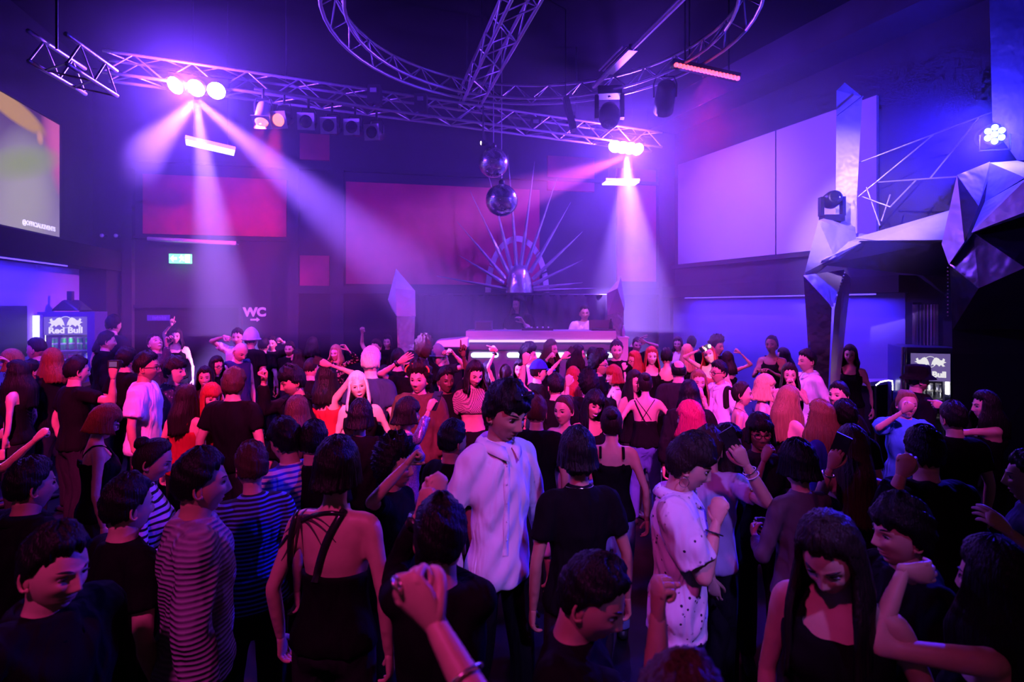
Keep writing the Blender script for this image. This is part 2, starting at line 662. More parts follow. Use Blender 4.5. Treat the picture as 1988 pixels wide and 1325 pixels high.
def truss(t, path, offs, links, rc=0.014, rb=0.007, closed=False, mat=None, zig=True):
    """chords at cross-section offsets (side, up); braces zigzag between the chord pairs in links"""
    mat = mat or metal
    path = [Vector(p) for p in path]
    fr = [frame_at(path, i) for i in range(len(path))]
    ch = [[path[i] + fr[i][1] * a + fr[i][2] * b for i in range(len(path))] for a, b in offs]
    for c in ch:
        mb = MB()
        mb.tube([list(p) for p in c], rc, 10)
        mb.build('chord', mat, t, True)
    for a, b in links:
        for i in range(len(path) - 1):
            p, q = (a, b) if (i % 2 == 0) else (b, a)
            strut('brace', ch[p][i], ch[q][i + 1], rb, mat, t, 6)
    return ch


def lin(a, b, n):
    a, b = Vector(a), Vector(b)
    return [a.lerp(b, k / n) for k in range(n + 1)]


BOXO = [(-0.10, -0.088), (0.10, -0.088), (0.10, 0.088), (-0.10, 0.088)]
BOXL = [(0, 3), (1, 2), (0, 1), (2, 3)]
ma, mbp = W(205, 128, 4.35), W(1272, 272, 6.7)
zt_ = (ma.z + mbp.z) / 2
ma.z = mbp.z = zt_ = 3.50
ma = Vector(((205 - CX) / FPX * (FPX * (zt_ - CAMZ) / (HY - 128)), FPX * (zt_ - CAMZ) / (HY - 128), zt_))
mbp = Vector(((1275 - CX) / FPX * (FPX * (zt_ - CAMZ) / (HY - 276)), FPX * (zt_ - CAMZ) / (HY - 276), zt_))
main = thing('lighting_truss', (ma + mbp) / 2, 'long straight aluminium box truss that carries the spotlights across the dance floor', 'truss')
truss(main, lin(ma, mbp, 26), BOXO, BOXL)
corner = thing('lighting_truss', ma, 'short dark truss arm turning off the left end of the long truss', 'truss')
truss(corner, lin(W(196, 160, 4.0) + Vector((0, 0, 0.0)), W(92, 92, 3.4), 4), BOXO, BOXL[:3])

# circular truss, fitted as a level circle through the visible arc
_arc = [(619, 0), (640, 33), (680, 80), (740, 125), (830, 165), (905, 190), (975, 203), (1090, 205), (1150, 196), (1200, 186), (1260, 165), (1335, 128)]
ZR = 3.60
_pts = np.array([[(x - CX) * (ZR - CAMZ) / (HY - y), FPX * (ZR - CAMZ) / (HY - y)] for x, y in _arc])
_A = np.c_[2 * _pts, np.ones(len(_pts))]
_s = np.linalg.lstsq(_A, (_pts ** 2).sum(1), rcond=None)[0]
RCX, RCY, RRAD = _s[0], _s[1], math.sqrt(_s[2] + _s[0] ** 2 + _s[1] ** 2)
ring = thing('ring_truss', (RCX, RCY, ZR), 'large circular truss hanging level over the dance floor', 'truss')
NR = 56
rp = [Vector((RCX + RRAD * math.cos(2 * math.pi * k / NR), RCY + RRAD * math.sin(2 * math.pi * k / NR), ZR + 0.11)) for k in range(NR)]
rp = rp + [rp[0]]
truss(ring, rp, [(-0.08, -0.08), (0.08, -0.08), (0.0, 0.08)], [(0, 2), (1, 2)], 0.014, 0.006)
# radial truss running towards the camera, and the pipe beside it
ra, rb_ = W(915, 205, 6.0), W(1016, -10, 3.85)
ra.z = rb_.z = 3.70
ra = Vector(((908 - CX) * (3.70 - CAMZ) / (HY - 200), FPX * (3.70 - CAMZ) / (HY - 200), 3.70))
rb_ = Vector(((1040 - CX) * (3.70 - CAMZ) / (HY + 60), FPX * (3.70 - CAMZ) / (HY + 60), 3.70))
radial = thing('lighting_truss', (ra + rb_) / 2, 'straight truss running from the ring overhead towards the camera', 'truss')
truss(radial, lin(ra, rb_, 9), BOXO, BOXL)
# drop rods that carry the trusses
for k, (p, q, tt) in enumerate(((ma.lerp(mbp, 0.25), CEIL, main), (ma.lerp(mbp, 0.8), CEIL, main), (ra.lerp(rb_, 0.3), CEIL, radial))):
    strut('drop_rod', p + Vector((0, 0, 0.1)), Vector((p.x, p.y, CEIL)), 0.008, metal_dark, tt)
for k in (4, 18, 32, 46):
    strut('drop_rod', rp[k], Vector((rp[k].x, rp[k].y, CEIL)), 0.008, metal_dark, ring)
strut('drop_rod', W(110, 95, 3.6), Vector((W(110, 95, 3.6).x, 3.6, CEIL)), 0.008, metal_dark, corner)

pa, pb = W(1153, 168, 5.3), W(1330, -8, 3.7)
pipe = thing('ceiling_pipe', (pa + pb) / 2, 'slim pipe with a box fixture rising past the ring truss on the right', 'pipe')
strut('pipe', pa, pb, 0.022, metal, pipe)
qa, qb = pa.lerp(pb, 0.22), pa.lerp(pb, 0.52)
dq = (qb - qa)
mb = MB()
_x = dq.normalized()
_y = _x.cross(Vector((0, 0, 1))).normalized()
_z = _x.cross(_y)
for off, s in ((0.0, (dq.length, 0.075, 0.05)), ):
    mb.box((qa + qb) / 2 + _y * 0.0, s, ax=[_x, _y, _z])
mb.build('fixture_housing', metal, pipe)
for k in (-0.055, -0.09):
    strut('guard_rail', qa - _y * k, qb - _y * k, 0.007, metal, pipe)
strut('drop_rod', pb, Vector((pb.x, pb.y, CEIL)), 0.008, metal_dark, pipe)


# ------------------------------------------------------------------ lamps
def ring_plate(mb, c, x, z, half, rad, thick, n=24):
    """square plate with a round hole"""
    c, x, z = Vector(c), Vector(x).normalized(), Vector(z).normalized()
    y = x.cross(z).normalized()
    vs, fs = [], []
    for lay in (0, 1):
        for k in range(n):
            a = 2 * math.pi * k / n
            ca, sa = math.cos(a), math.sin(a)
            s = half / max(abs(ca), abs(sa))
            vs.append(list(c + x * ca * s + z * sa * s + y * thick * lay))
        for k in range(n):
            a = 2 * math.pi * k / n
            vs.append(list(c + x * math.cos(a) * rad + z * math.sin(a) * rad + y * thick * lay))
    for k in range(n):
        j = (k + 1) % n
        o = 2 * n
        fs += [(k, j, n + j, n + k), (o + k, o + n + k, o + n + j, o + j), (k, o + k, o + j, j), (n + k, n + j, o + n + j, o + n + k)]
    mb.add(vs, fs)


def par_can(loc, d, size, label, lens, hang_z, body=None, group=None, frame=True):
    """spotlight can: body, lens, square gel frame, yoke"""
    body = body or metal_dark
    loc, d = Vector(loc), Vector(d).normalized()
    t = thing('par_can', loc, label, 'spotlight', group)
    L = size * 1.5
    mb = MB()
    mb.lathe([(size * 0.30, -L), (size * 0.42, -L * 0.92), (size * 0.46, -L * 0.45), (size * 0.48, 0.0), (size * 0.45, 0.0), (size * 0.42, -L * 0.3)], loc, d, 20)
    mb.build('can', body, t, True)
    mb = MB()
    mb.lathe([(size * 0.42, -0.012), (size * 0.40, 0.004), (size * 0.2, 0.014), (size * 0.03, 0.017)], loc, d, 20)
    mb.build('lens', lens, t, True)
    x = d.cross(Vector((0, 0, 1))).normalized()
    z = x.cross(d).normalized()
    if frame:
        mb = MB()
        ring_plate(mb, loc + d * 0.012, x, z, size * 0.55, size * 0.42, 0.006)
        mb.build('gel_frame', pbr('gel_frame_grey', (0.5, 0.48, 0.52), 0.5, noise=0.2, nscale=30), t)
    mid = loc - d * L * 0.5
    top = Vector((mid.x, mid.y, min(hang_z, mid.z + size * 0.95)))
    mb = MB()
    mb.tube([mid + x * size * 0.5, mid + x * size * 0.52 + Vector((0, 0, size * 0.6)), top + x * size * 0.4, top - x * size * 0.4, mid - x * size * 0.52 + Vector((0, 0, size * 0.6)), mid - x * size * 0.5], 0.009, 6)
    mb.build('yoke', metal_dark, t)
    strut('clamp', top, Vector((top.x, top.y, hang_z)), 0.012, metal_dark, t)
    return t


def moving_head(loc, d, s, label, hang_z=None, lens=None, group=None, base_dir=1):
    """base box, two-armed yoke, round head, lens; base_dir 1 hangs from above, -1 stands on something"""
    loc, d = Vector(loc), Vector(d).normalized()
    t = thing('moving_head', loc, label, 'stage light', group)
    up = Vector((0, 0, base_dir))
    x = d.cross(Vector((0, 0, 1))).normalized()
    y = up.cross(x).normalized()
    MB().box(loc + up * s * 1.15, (s * 1.15, s * 0.85, s * 0.4), ax=[x, y, up]).build('base', plastic, t)
    for k in (-1, 1):
        MB().box(loc + x * k * s * 0.62 + up * s * 0.42, (s * 0.20, s * 0.42, s * 1.15), ax=[x, y, up]).build('yoke_arm', plastic, t)
    mb = MB()
    mb.lathe([(s * 0.12, -s * 0.62), (s * 0.38, -s * 0.55), (s * 0.5, -s * 0.25), (s * 0.5, s * 0.2), (s * 0.42, s * 0.5), (s * 0.36, s * 0.55)], loc, d, 20)
    mb.build('head', plastic, t, True)
    mb = MB()
    mb.lathe([(s * 0.34, s * 0.545), (s * 0.30, s * 0.57), (s * 0.12, s * 0.6), (0.004, s * 0.605)], loc, d, 20)
    mb.build('lens', lens or pbr('dark_lens', (0.02, 0.02, 0.03), 0.08, spec=0.8, noise=0.1), t, True)
    if hang_z is not None:
        strut('clamp', loc + up * s * 1.3, Vector((loc.x, loc.y, hang_z)), 0.014, metal_dark, t)
    return t


LBs, RBs = W(385, 192, 7.3 / KR), W(1215, 302, 9.9 / KR)
lens_hot = emit('lamp_lens_violet', (0.62, 0.45, 1.0), 60)
lens_orange = emit('lamp_lens_orange', (1.0, 0.17, 0.08), 2.2)
lens_off = pbr('lens_off', (0.02, 0.015, 0.03), 0.25, spec=0.6, noise=0.1)
# left and right bars of moving beams
for base, nm, n in ((LBs, 'left', 3), (RBs, 'right', 4)):
    hz_ = 3.42
    t = thing('beam_bar', base + Vector((0, 0, 0.16)), 'glaring violet-white bar of beam lamps under the %s' % ('left half of the long truss' if nm == 'left' else 'right end of the long truss'), 'stage light')
    u = (mbp - ma).normalized()
    MB().box(base + Vector((0, 0.02, 0.15)), (0.46, 0.10, 0.07), ax=[u, u.cross(Vector((0, 0, 1))), Vector((0, 0, 1))]).build('housing', plastic, t)
    for k in range(n):
        p = base + u * (0.30 * (k / (n - 1) - 0.5)) + Vector((0, -0.02, 0.09))
        dd = Vector((0.5 * (k / (n - 1) - 0.5), -0.8, -0.6)).normalized()
        mb = MB()
        mb.lathe([(0.035, -0.06), (0.07, -0.03), (0.078, 0.02)], p, dd, 16)
        hd = mb.build('lamp_head', plastic, t, True)
        mb = MB()
        mb.lathe([(0.072, 0.021), (0.06, 0.034), (0.004, 0.042)], p, dd, 16)
        mb.build('lamp_lens', lens_hot, t, True)
    for k in (-1, 1):
        strut('hanger', base + u * 0.2 * k + Vector((0, 0.02, 0.18)), Vector((base.x + u.x * 0.2 * k, base.y + 0.02 + u.y * 0.2 * k, hz_ + 0.05)), 0.012, metal, t)

# the row of cans under the truss
rowd = [(508, 236, (0.10, -0.55, -1.0), lens_orange, 'lit orange spotlight can pointing steeply down, first in the row of six', white_lam),
        (541, 233, (-0.12, -1.0, -0.42), lens_orange, 'lit orange spotlight can facing the camera, second in the row of six', None),
        (594, 236, (0.12, -1.0, -0.2), lens_off, 'unlit spotlight with square frame next to the lit orange ones', None),
        (638, 244, (0.0, -1.0, -0.12), lens_off, 'unlit spotlight with square frame, fourth in the row of six', None),
        (683, 247, (-0.04, -1.0, -0.10), lens_off, 'unlit spotlight with square frame, fifth in the row of six', None),
        (722, 257, (-0.2, -1.0, -0.16), lens_off, 'unlit tilted spotlight with square frame, last in the row of six', None)]
for px, py, dd, ln, lab, bd in rowd:
    tt = (px - 205) / (1275 - 205)
    Y = 4.9 + (px - 508) / 214 * 0.45
    par_can(W(px, py, Y), dd, 0.135, lab, ln, 3.41, bd, 'spotlights in a row under the truss')
bar = thing('lamp_bar', W(600, 190, 5.1), 'thin bar below the truss from which the row of spotlights hangs', 'bar')
bA, bB = W(500, 192, 4.9), W(735, 224, 5.4)
bA.z = bB.z = 3.41
strut('bar', Vector((W(490, 0, 4.9).x, 4.93, 3.41)), Vector((W(740, 0, 5.4).x, 5.46, 3.41)), 0.014, metal, bar)

moving_head(W(1183, 225, 5.6), (-0.05, -0.5, -1), 0.20, 'black moving-head lamp hanging below the ring truss by the right beam bar', 3.58)
par_can(W(1287, 215, 5.35), (0.1, 0.9, -0.55), 0.20, 'black floodlight with yoke hanging under the red lamp bar', lens_off, 3.66, plastic, frame=False)
t = thing('hanging_panel', W(1103, 222, 5.6), 'narrow black panel hanging slantwise under the ring truss', 'panel')
MB().box(W(1106, 222, 5.6), (0.05, 0.12, 0.33), rot=(0, R(-14), 0)).build('panel', plastic, t)
strut('hook', W(1098, 195, 5.6), Vector((W(1098, 195, 5.6).x, 5.6, CEIL)), 0.005, metal_dark, t)
for k, (px, py, Y, lab) in enumerate(((1040, 245, 6.25, 'small black box clamped on the truss right of the mirror-ball chains'), (728, 186, 5.42, 'small black lamp head with a white glint on the long truss'), (818, 202, 5.62, 'black box on the dark middle of the long truss'))):
    t = thing('truss_box', W(px, py, Y), lab, 'box')
    MB().box(W(px, py, Y), (0.12, 0.12, 0.17)).build('box', plastic, t)
    MB().box(W(px, py, Y) + Vector((0, -0.066, 0.03)), (0.06, 0.014, 0.04)).build('bracket', metal, t)

# LED bars
def led_bar(a, b, n, mat, label, thick=0.055, r=0.021):
    a, b = Vector(a), Vector(b)
    t = thing('led_bar', (a + b) / 2, label, 'light bar')
    x = (b - a).normalized()
    y = x.cross(Vector((0, 0, 1))).normalized()
    z = y.cross(x)
    MB().box((a + b) / 2 + y * 0.0 + Vector((0, 0.05, 0.03)), ((b - a).length + 0.06, 0.08, thick), ax=[x, y, z]).build('housing', plastic, t)
    for k in range(n):
        p = a.lerp(b, k / (n - 1))
        mb = MB()
        mb.lathe([(r, 0.0), (r * 0.85, r * 0.5), (r * 0.2, r * 0.8)], p, (0, -0.75, -0.65), 10)
        mb.build('led_lens', mat, t, True)
    return t


red_led = emit('red_led', (1.0, 0.06, 0.07), 3.5)
rbar = led_bar(W(1313, 126, 4.9), W(1432, 152, 4.9), 18, red_led, 'red LED bar with a row of glowing dots at the upper right')
strut('drop_rod', W(1330, 120, 4.97), Vector((W(1330, 120, 4.97).x, 4.97, CEIL)), 0.008, metal_dark, rbar)
strut('drop_rod', W(1415, 138, 4.97), Vector((W(1415, 138, 4.97).x, 4.97, CEIL)), 0.008, metal_dark, rbar)
spot('led_bar_red', W(1372, 142, 4.85), W(1372, 500, 4.9), (1.0, 0.02, 0.35), 300, 90, 0.9, 0.2)
led_bar(W(1960, 144, 4.4), W(2010, 139, 4.4), 7, red_led, 'short red LED bar cut off by the right edge of the picture')
# white battens under the beam bars
batt = emit('batten_white', (0.86, 0.78, 1.0), 2.2)
for a, b, hz_, lab in ((W(360, 275, 5.3), W(456, 297, 5.5), LBs, 'white strip lamp hanging below the left beam bar'), (W(1172, 355, 6.95), W(1237, 356, 7.0), RBs, 'white strip lamp hanging below the right beam bar')):
    t = thing('strip_lamp', (a + b) / 2, lab, 'strip lamp')
    x = (b - a).normalized()
    y = x.cross(Vector((0, 0, 1))).normalized()
    MB().box((a + b) / 2 + Vector((0, 0, 0.02)), ((b - a).length, 0.20, 0.03), ax=[x, y, y.cross(x)]).build('housing', white_lam, t)
    MB().box((a + b) / 2 - Vector((0, 0, 0.003)), ((b - a).length * 0.98, 0.17, 0.016), ax=[x, y, y.cross(x)]).build('diffuser', batt, t)
    for k in (0.15, 0.85):
        p = a.lerp(b, k)
        strut('hanger', p + Vector((0, 0, 0.03)), Vector((p.x, p.y, CEIL)), 0.003, metal_dark, t)

# seven-LED floodlight at the right
pc = W(1931, 261, 4.3)
t = thing('led_floodlight', pc, 'round floodlight with seven cyan-white LEDs at the far right', 'stage light')
dd = Vector((-0.25, -1, -0.05)).normalized()
mb = MB()
mb.lathe([(0.055, -0.14), (0.078, -0.12), (0.085, -0.01), (0.08, 0.0)], pc, dd, 22)
mb.build('can', plastic, t, True)
led_cy = emit('cyan_led', (0.42, 0.86, 1.0), 16)
x = dd.cross(Vector((0, 0, 1))).normalized()
z = x.cross(dd)
for k in range(7):
    a = math.pi / 2 + (k - 1) * math.pi / 3
    o = Vector((0, 0, 0)) if k == 0 else x * math.cos(a) * 0.052 + z * math.sin(a) * 0.052
    mb = MB()
    mb.lathe([(0.022, 0.0), (0.02, 0.008), (0.006, 0.014)], pc + o, dd, 12)
    mb.build('led_lens', led_cy, t, True)
mb = MB()
mb.tube([pc + x * 0.10, pc + x * 0.10 - Vector((0, 0, 0.12)), pc - x * 0.10 - Vector((0, 0, 0.12)), pc - x * 0.10], 0.007, 6)
mb.build('yoke', plastic, t)
point('flood_blue', pc + dd * 0.16, (0.03, 0.02, 1.0), 240, 0.06)
spot('flood_blue_beam', pc + dd * 0.05, W(1500, 420, 3.6), (0.03, 0.012, 1.0), 1000, 95, 0.8, 0.05)

# the little white spot by the mirror balls
t = thing('pin_spot', W(938, 278, 5.84), 'tiny warm white pin spot beside the upper mirror ball', 'spotlight')
mb = MB()
mb.lathe([(0.012, -0.05), (0.03, -0.03), (0.03, 0.01)], W(936, 278, 5.84), (-1, -0.2, -0.05), 12)
mb.build('can', plastic, t, True)
mb = MB()
mb.lathe([(0.02, 0.011), (0.012, 0.016), (0.002, 0.018)], W(936, 278, 5.84), (-1, -0.2, -0.05), 12)
mb.build('lens', emit('warm_lens', (1.0, 0.85, 0.55), 12), t, True)
strut('clamp', W(938, 275, 5.84), W(938, 206, 5.84), 0.008, metal_dark, t)

# ------------------------------------------------------------------ mirror balls
mirror = bpy.data.materials.new('mirror_tiles')
_nt, _b = nodes(mirror)
_b.inputs['Base Color'].default_value = (0.78, 0.77, 0.8, 1)
_b.inputs['Metallic'].default_value = 1.0
_b.inputs['Roughness'].default_value = 0.16
_tc = _nt.nodes.new('ShaderNodeTexCoord')
_vo = _nt.nodes.new('ShaderNodeTexVoronoi')
_vo.inputs['Scale'].default_value = 42
_mr = _nt.nodes.new('ShaderNodeMapRange')
_mr.inputs[3].default_value = 0.10
_mr.inputs[4].default_value = 0.30
_nt.links.new(_tc.outputs['Object'], _vo.inputs['Vector'])
_nt.links.new(_vo.outputs['Distance'], _mr.inputs[0])
_nt.links.new(_mr.outputs[0], _b.inputs['Roughness'])
MATS['mirror'] = mirror


def mirror_ball(c, r, label):
    t = thing('mirror_ball', c, label, 'mirror ball', 'mirror balls above the decks')
    vs, fs = [], []
    nl = 30
    for i in range(nl):
        a0, a1 = math.pi * i / nl, math.pi * (i + 1) / nl
        am = (a0 + a1) / 2
        k = max(5, int(2 * nl * math.sin(am)))
        for j in range(k):
            b0, b1 = 2 * math.pi * j / k, 2 * math.pi * (j + 0.93) / k
            a1m = a0 + (a1 - a0) * 0.93
            q = [Vector((math.sin(a) * math.cos(b), math.sin(a) * math.sin(b), math.cos(a))) * r for a, b in ((a0, b0), (a0, b1), (a1m, b1), (a1m, b0))]
            n = len(vs)
            vs += [list(p + Vector(c)) for p in q]
            fs.append((n, n + 3, n + 2, n + 1))
    tl = make('mirror_tiles', vs, fs, mirror, t)
    tl['kind'] = 'stuff'
    mb = MB()
    mb.lathe([(0.01, -r * 0.985)] + [(r * 0.985 * math.sin(math.pi * k / 16), -r * 0.985 * math.cos(math.pi * k / 16)) for k in range(1, 16)] + [(0.01, r * 0.985)], c, (0, 0, 1), 28)
    mb.build('core', pbr('ball_core', (0.25, 0.24, 0.28), 0.35, 0.8, noise=0.2), t, True)
    mb = MB()
    mb.lathe([(0.03, r * 0.97), (0.03, r + 0.03), (0.012, r + 0.05)], c, (0, 0, 1), 12)
    mb.build('motor_cap', metal_dark, t, True)
    top = CEIL
    strut('chain', Vector(c) + Vector((0, 0, r + 0.04)), Vector((c[0], c[1], top)), 0.005, metal, t)
    return t


mirror_ball(W(958, 316, 5.86), 0.154, 'upper of the two mirror balls hanging above the decks')
mirror_ball(W(974, 389, 5.84), 0.166, 'lower of the two mirror balls hanging above the decks')

# ------------------------------------------------------------------ half-sun wall sculpture
SY = 7.35
sun = thing('sun_sculpture', W(1007, 570, SY), 'silver half-sun sculpture with long spikes above the DJ booth', 'sculpture')
mb = MB()
prof = []
for k in range(17):
    a = math.pi * k / 16
    x_ = math.cos(a)
    prof.append((x_, math.sin(a)))
cx0, cy0 = 1007.5, 569
bossv, bossf = [], []
NA, NB = 20, 8
for j in range(NB + 1):
    ph = (math.pi / 2) * j / NB
    for i in range(NA + 1):
        a = math.pi * i / NA
        w_ = 26.5 - 5.5 * math.sin(a) ** 3
        px = cx0 + math.copysign(abs(math.cos(a)) ** 0.62, math.cos(a)) * 26.5 * math.cos(ph) * (1 - 0.18 * math.sin(a))
        py = cy0 - (abs(math.sin(a)) ** 0.75) * 56 * math.cos(ph * 0.92)
        p = W(px, py, SY)
        bossv.append([p.x, SY - 0.16 * math.sin(ph), p.z])
for j in range(NB):
    for i in range(NA):
        a = j * (NA + 1) + i
        bossf.append((a, a + 1, a + NA + 2, a + NA + 1))
make('boss', bossv, bossf, chrome2, sun, True)
arch = []
sega = [(0, 0.155), (0.165, 0.30), (0.305, 0.44), (0.445, 0.60), (0.605, 0.74), (0.745, 0.875), (0.885, 1.0)]
for s0, s1 in sega:
    vs, fs = [], []
    n = 7
    for k in range(n + 1):
        a = math.pi * (1 - (s0 + (s1 - s0) * k / n))
        for rr in (0, 1):
            ax_, ay_ = (62.0, 110.0) if rr == 0 else (51.5, 99.0)
            for dy in (0, 0.03):
                p = W(1004 + ax_ * math.cos(a), 568 - ay_ * math.sin(a), SY + 0.12)
                vs.append([p.x, p.y + dy, p.z])
    for k in range(n):
        b = k * 4
        fs += [(b, b + 4, b + 6, b + 2), (b + 1, b + 3, b + 7, b + 5), (b, b + 1, b + 5, b + 4), (b + 2, b + 6, b + 7, b + 3)]
    fs += [(0, 2, 3, 1), (4 * n, 4 * n + 1, 4 * n + 3, 4 * n + 2)]
    make('arch_segment', vs, fs, chrome, sun)
spk = [(848, 536, 984, 562), (891, 496, 979, 550), (887, 430, 982, 542), (912, 370, 988, 532), (944, 322, 993, 524), (986, 300, 1003, 518),
       (1038, 313, 1011, 518), (1081, 347, 1021, 520), (1108, 393, 1029, 530), (1131, 450, 1034, 543), (1131, 505, 1035, 553), (1131, 549, 1035, 560), (1160, 560, 1036, 565)]
for x1, y1, x0, y0 in spk:
    mb = MB()
    a, b = W(x0, y0, SY - 0.02), W(x1, y1, SY - 0.05)
    mb.tube([a, a.lerp(b, 0.12), b], [0.026, 0.026, 0.003], 4)
    mb.build('spike', chrome2, sun)
strut('wall_bracket', W(1007, 540, SY), W(1007, 540, SY) + Vector((0, 0.85, 0)), 0.03, metal_dark, sun)
strut('wall_bracket', W(950, 560, SY + 0.13), W(950, 560, SY + 0.13) + Vector((0, 0.6, 0)), 0.015, metal_dark, sun)
strut('wall_bracket', W(1059, 560, SY + 0.13), W(1059, 560, SY + 0.13) + Vector((0, 0.75, 0)), 0.015, metal_dark, sun)
# ------------------------------------------------------------------ stage and booth
STZ = 0.33
st = thing('stage', (0.15, 6.9, 0), 'low dark stage platform under the DJ booth', 'stage')
MB().box((0.2, 6.75, STZ / 2 - 0.02), (4.0, 1.6, STZ - 0.04)).build('platform', wall_dark, st)
MB().box((0.2, 6.75, STZ - 0.02), (4.06, 1.66, 0.04)).build('deck', floor_mat, st)
BY = 6.05
bt = thing('dj_booth', (W(1050, 700, BY).x, BY, STZ), 'silver DJ booth with glowing capsule-shaped light strips on its front', 'dj booth')
x0, x1 = W(905, 0, BY).x, W(1195, 0, BY).x
zt = W(0, 643, BY).z
z1 = W(0, 660, BY).z
xm, wd = (x0 + x1) / 2, x1 - x0
silver = pbr('brushed_silver', (0.60, 0.58, 0.64), 0.38, 0.6, noise=0.15, nscale=3, stretch=(1, 1, 30))
MB().box((xm, BY + 0.19, zt - 0.04), (wd, 0.42, 0.08)).build('counter', silver, bt)
MB().box((xm, BY - 0.02, (zt + z1) / 2 - 0.005), (wd, 0.035, zt - z1)).build('fascia', silver, bt)
MB().box((xm + 0.0, BY - 0.045, z1 - 0.012), (wd * 0.995, 0.03, 0.022)).build('light_line', emit('booth_line', (0.75, 0.55, 1.0), 1.3), bt)
front = pbr('booth_front', (0.16, 0.13, 0.26), 0.45, 0.2, noise=0.15, nscale=6)
zf = W(0, 676, BY).z
MB().box((xm, BY + 0.02, (z1 + zf) / 2 - 0.02), (wd * 0.985, 0.05, z1 - zf)).build('upper_front', front, bt)
MB().box((xm, BY + 0.06, (zf + STZ) / 2), (wd * 0.97, 0.06, zf - STZ)).build('lower_front', front, bt)
for s in (-1, 1):
    MB().box((xm + s * (wd / 2 - 0.03), BY + 0.23, (zt - 0.08 + STZ) / 2), (0.04, 0.30, zt - 0.08 - STZ)).build('side_panel', front, bt)
strip = emit('booth_strip', (0.55, 0.80, 1.0), 2.6)
for a, b in ((914, 968), (984, 1052), (1064, 1128), (1138, 1192)):
    pa_, pb_ = W(a + 5, 690, BY), W(b - 5, 690, BY)
    mb = MB()
    n = 8
    pts = []
    rr = 0.026
    for k in range(n + 1):
        an = math.pi / 2 + math.pi * k / n
        pts.append(Vector((pa_.x + rr * math.cos(an), BY + 0.028, pa_.z + rr * math.sin(an))))
    for k in range(n + 1):
        an = -math.pi / 2 + math.pi * k / n
        pts.append(Vector((pb_.x + rr * math.cos(an), BY + 0.028, pb_.z + rr * math.sin(an))))
    mb.prism(pts, (0, -1, 0), 0.02)
    mb.build('light_strip', strip, bt)


def laptop(loc, w, h, label, tilt=-12):
    t = thing('laptop', loc, label, 'laptop')
    loc = Vector(loc)
    MB().box(loc + Vector((0, -0.12, 0.01)), (w, 0.24, 0.02)).build('keyboard_base', plastic, t)
    MB().box(loc + Vector((0, 0.0, 0.02 + h / 2)), (w, 0.016, h), rot=(R(tilt), 0, 0)).build('lid', plastic, t)
    return t


laptop((W(1165, 0, BY + 0.28).x, BY + 0.27, zt), 0.25, 0.09, 'black laptop on the right end of the DJ booth')
t = thing('dj_monitor', (W(940, 0, BY + 0.3).x, BY + 0.24, zt), 'dark box-shaped monitor on the left end of the DJ booth', 'monitor')
MB().box((W(940, 0, BY + 0.3).x, BY + 0.24, zt + 0.05), (0.19, 0.16, 0.10)).build('case', pbr('monitor_grey', (0.05, 0.04, 0.09), 0.5, noise=0.2), t)
MB().box((W(940, 0, BY + 0.3).x, BY + 0.155, zt + 0.05), (0.16, 0.012, 0.075)).build('grille', plastic, t)
t = thing('dj_mixer', (W(1042, 0, BY + 0.3).x, BY + 0.22, zt), 'flat mixing console with knobs between the two DJs', 'mixer')
MB().box((W(1042, 0, BY + 0.3).x, BY + 0.22, zt + 0.012), (0.34, 0.26, 0.024)).build('case', plastic, t)
for k in range(5):
    mb = MB()
    mb.lathe([(0.010, 0), (0.009, 0.016)], (W(1042, 0, BY + 0.3).x - 0.12 + 0.06 * k, BY + 0.16, zt + 0.024), (0, 0, 1), 8)
    mb.build('knob', white_lam, t, True)


def bottle(loc, h, r, mat, label, group=None):
    t = thing('bottle', loc, label, 'bottle', group)
    mb = MB()
    mb.lathe([(r * 0.9, 0), (r, 0.01), (r, h * 0.55), (r * 0.75, h * 0.66), (r * 0.36, h * 0.76), (r * 0.34, h * 0.95)], loc, (0, 0, 1), 12)
    mb.build('glass', mat, t, True)
    mb = MB()
    mb.lathe([(r * 0.4, h * 0.94), (r * 0.4, h)], loc, (0, 0, 1), 10)
    mb.build('cap', metal, t, True)
    return t


glass_d = pbr('dark_glass', (0.012, 0.012, 0.016), 0.12, spec=0.7, noise=0.1)
glass_c = pbr('clear_glass', (0.35, 0.33, 0.42), 0.1, spec=0.8, noise=0.1)
bottle((W(1186, 0, BY + 0.1).x, BY + 0.1, zt), 0.14, 0.022, glass_d, 'dark bottle at the right end of the DJ booth', 'bottles on the booth')
side = thing('side_table', (W(1207, 0, BY + 0.35).x, BY + 0.36, STZ), 'small narrow stand right beside the DJ booth', 'stand')
MB().box((W(1207, 0, BY + 0.35).x, BY + 0.36, (W(0, 660, BY).z + STZ) / 2), (0.11, 0.2, W(0, 660, BY).z - STZ)).build('column', white_lam, side)
MB().box((W(1207, 0, BY + 0.35).x, BY + 0.36, W(0, 660, BY).z + 0.008), (0.13, 0.22, 0.016)).build('top', white_lam, side)
bottle((W(1211, 0, BY + 0.3).x, BY + 0.32, W(0, 660, BY).z + 0.016), 0.13, 0.02, glass_c, 'clear bottle on the narrow stand beside the DJ booth', 'bottles on the booth')
# stage monitor wedge left of the booth
wx = W(873, 0, 5.95).x
t = thing('stage_monitor', (wx, 6.0, STZ), 'rounded silver stage monitor left of the DJ booth', 'speaker')
hull('cabinet', [(wx - 0.17, 5.9, 1.08), (wx + 0.2, 5.9, 1.08), (wx - 0.13, 5.92, 1.16), (wx + 0.2, 5.92, 1.19), (wx - 0.13, 6.2, 1.16), (wx + 0.2, 6.2, 1.19), (wx - 0.17, 6.2, 1.08), (wx + 0.2, 6.2, 1.08)], silver, t, 0.012)
MB().box((wx + 0.02, 6.05, (1.08 + STZ) / 2), (0.22, 0.22, 1.08 - STZ)).build('stand', wall_dark, t)
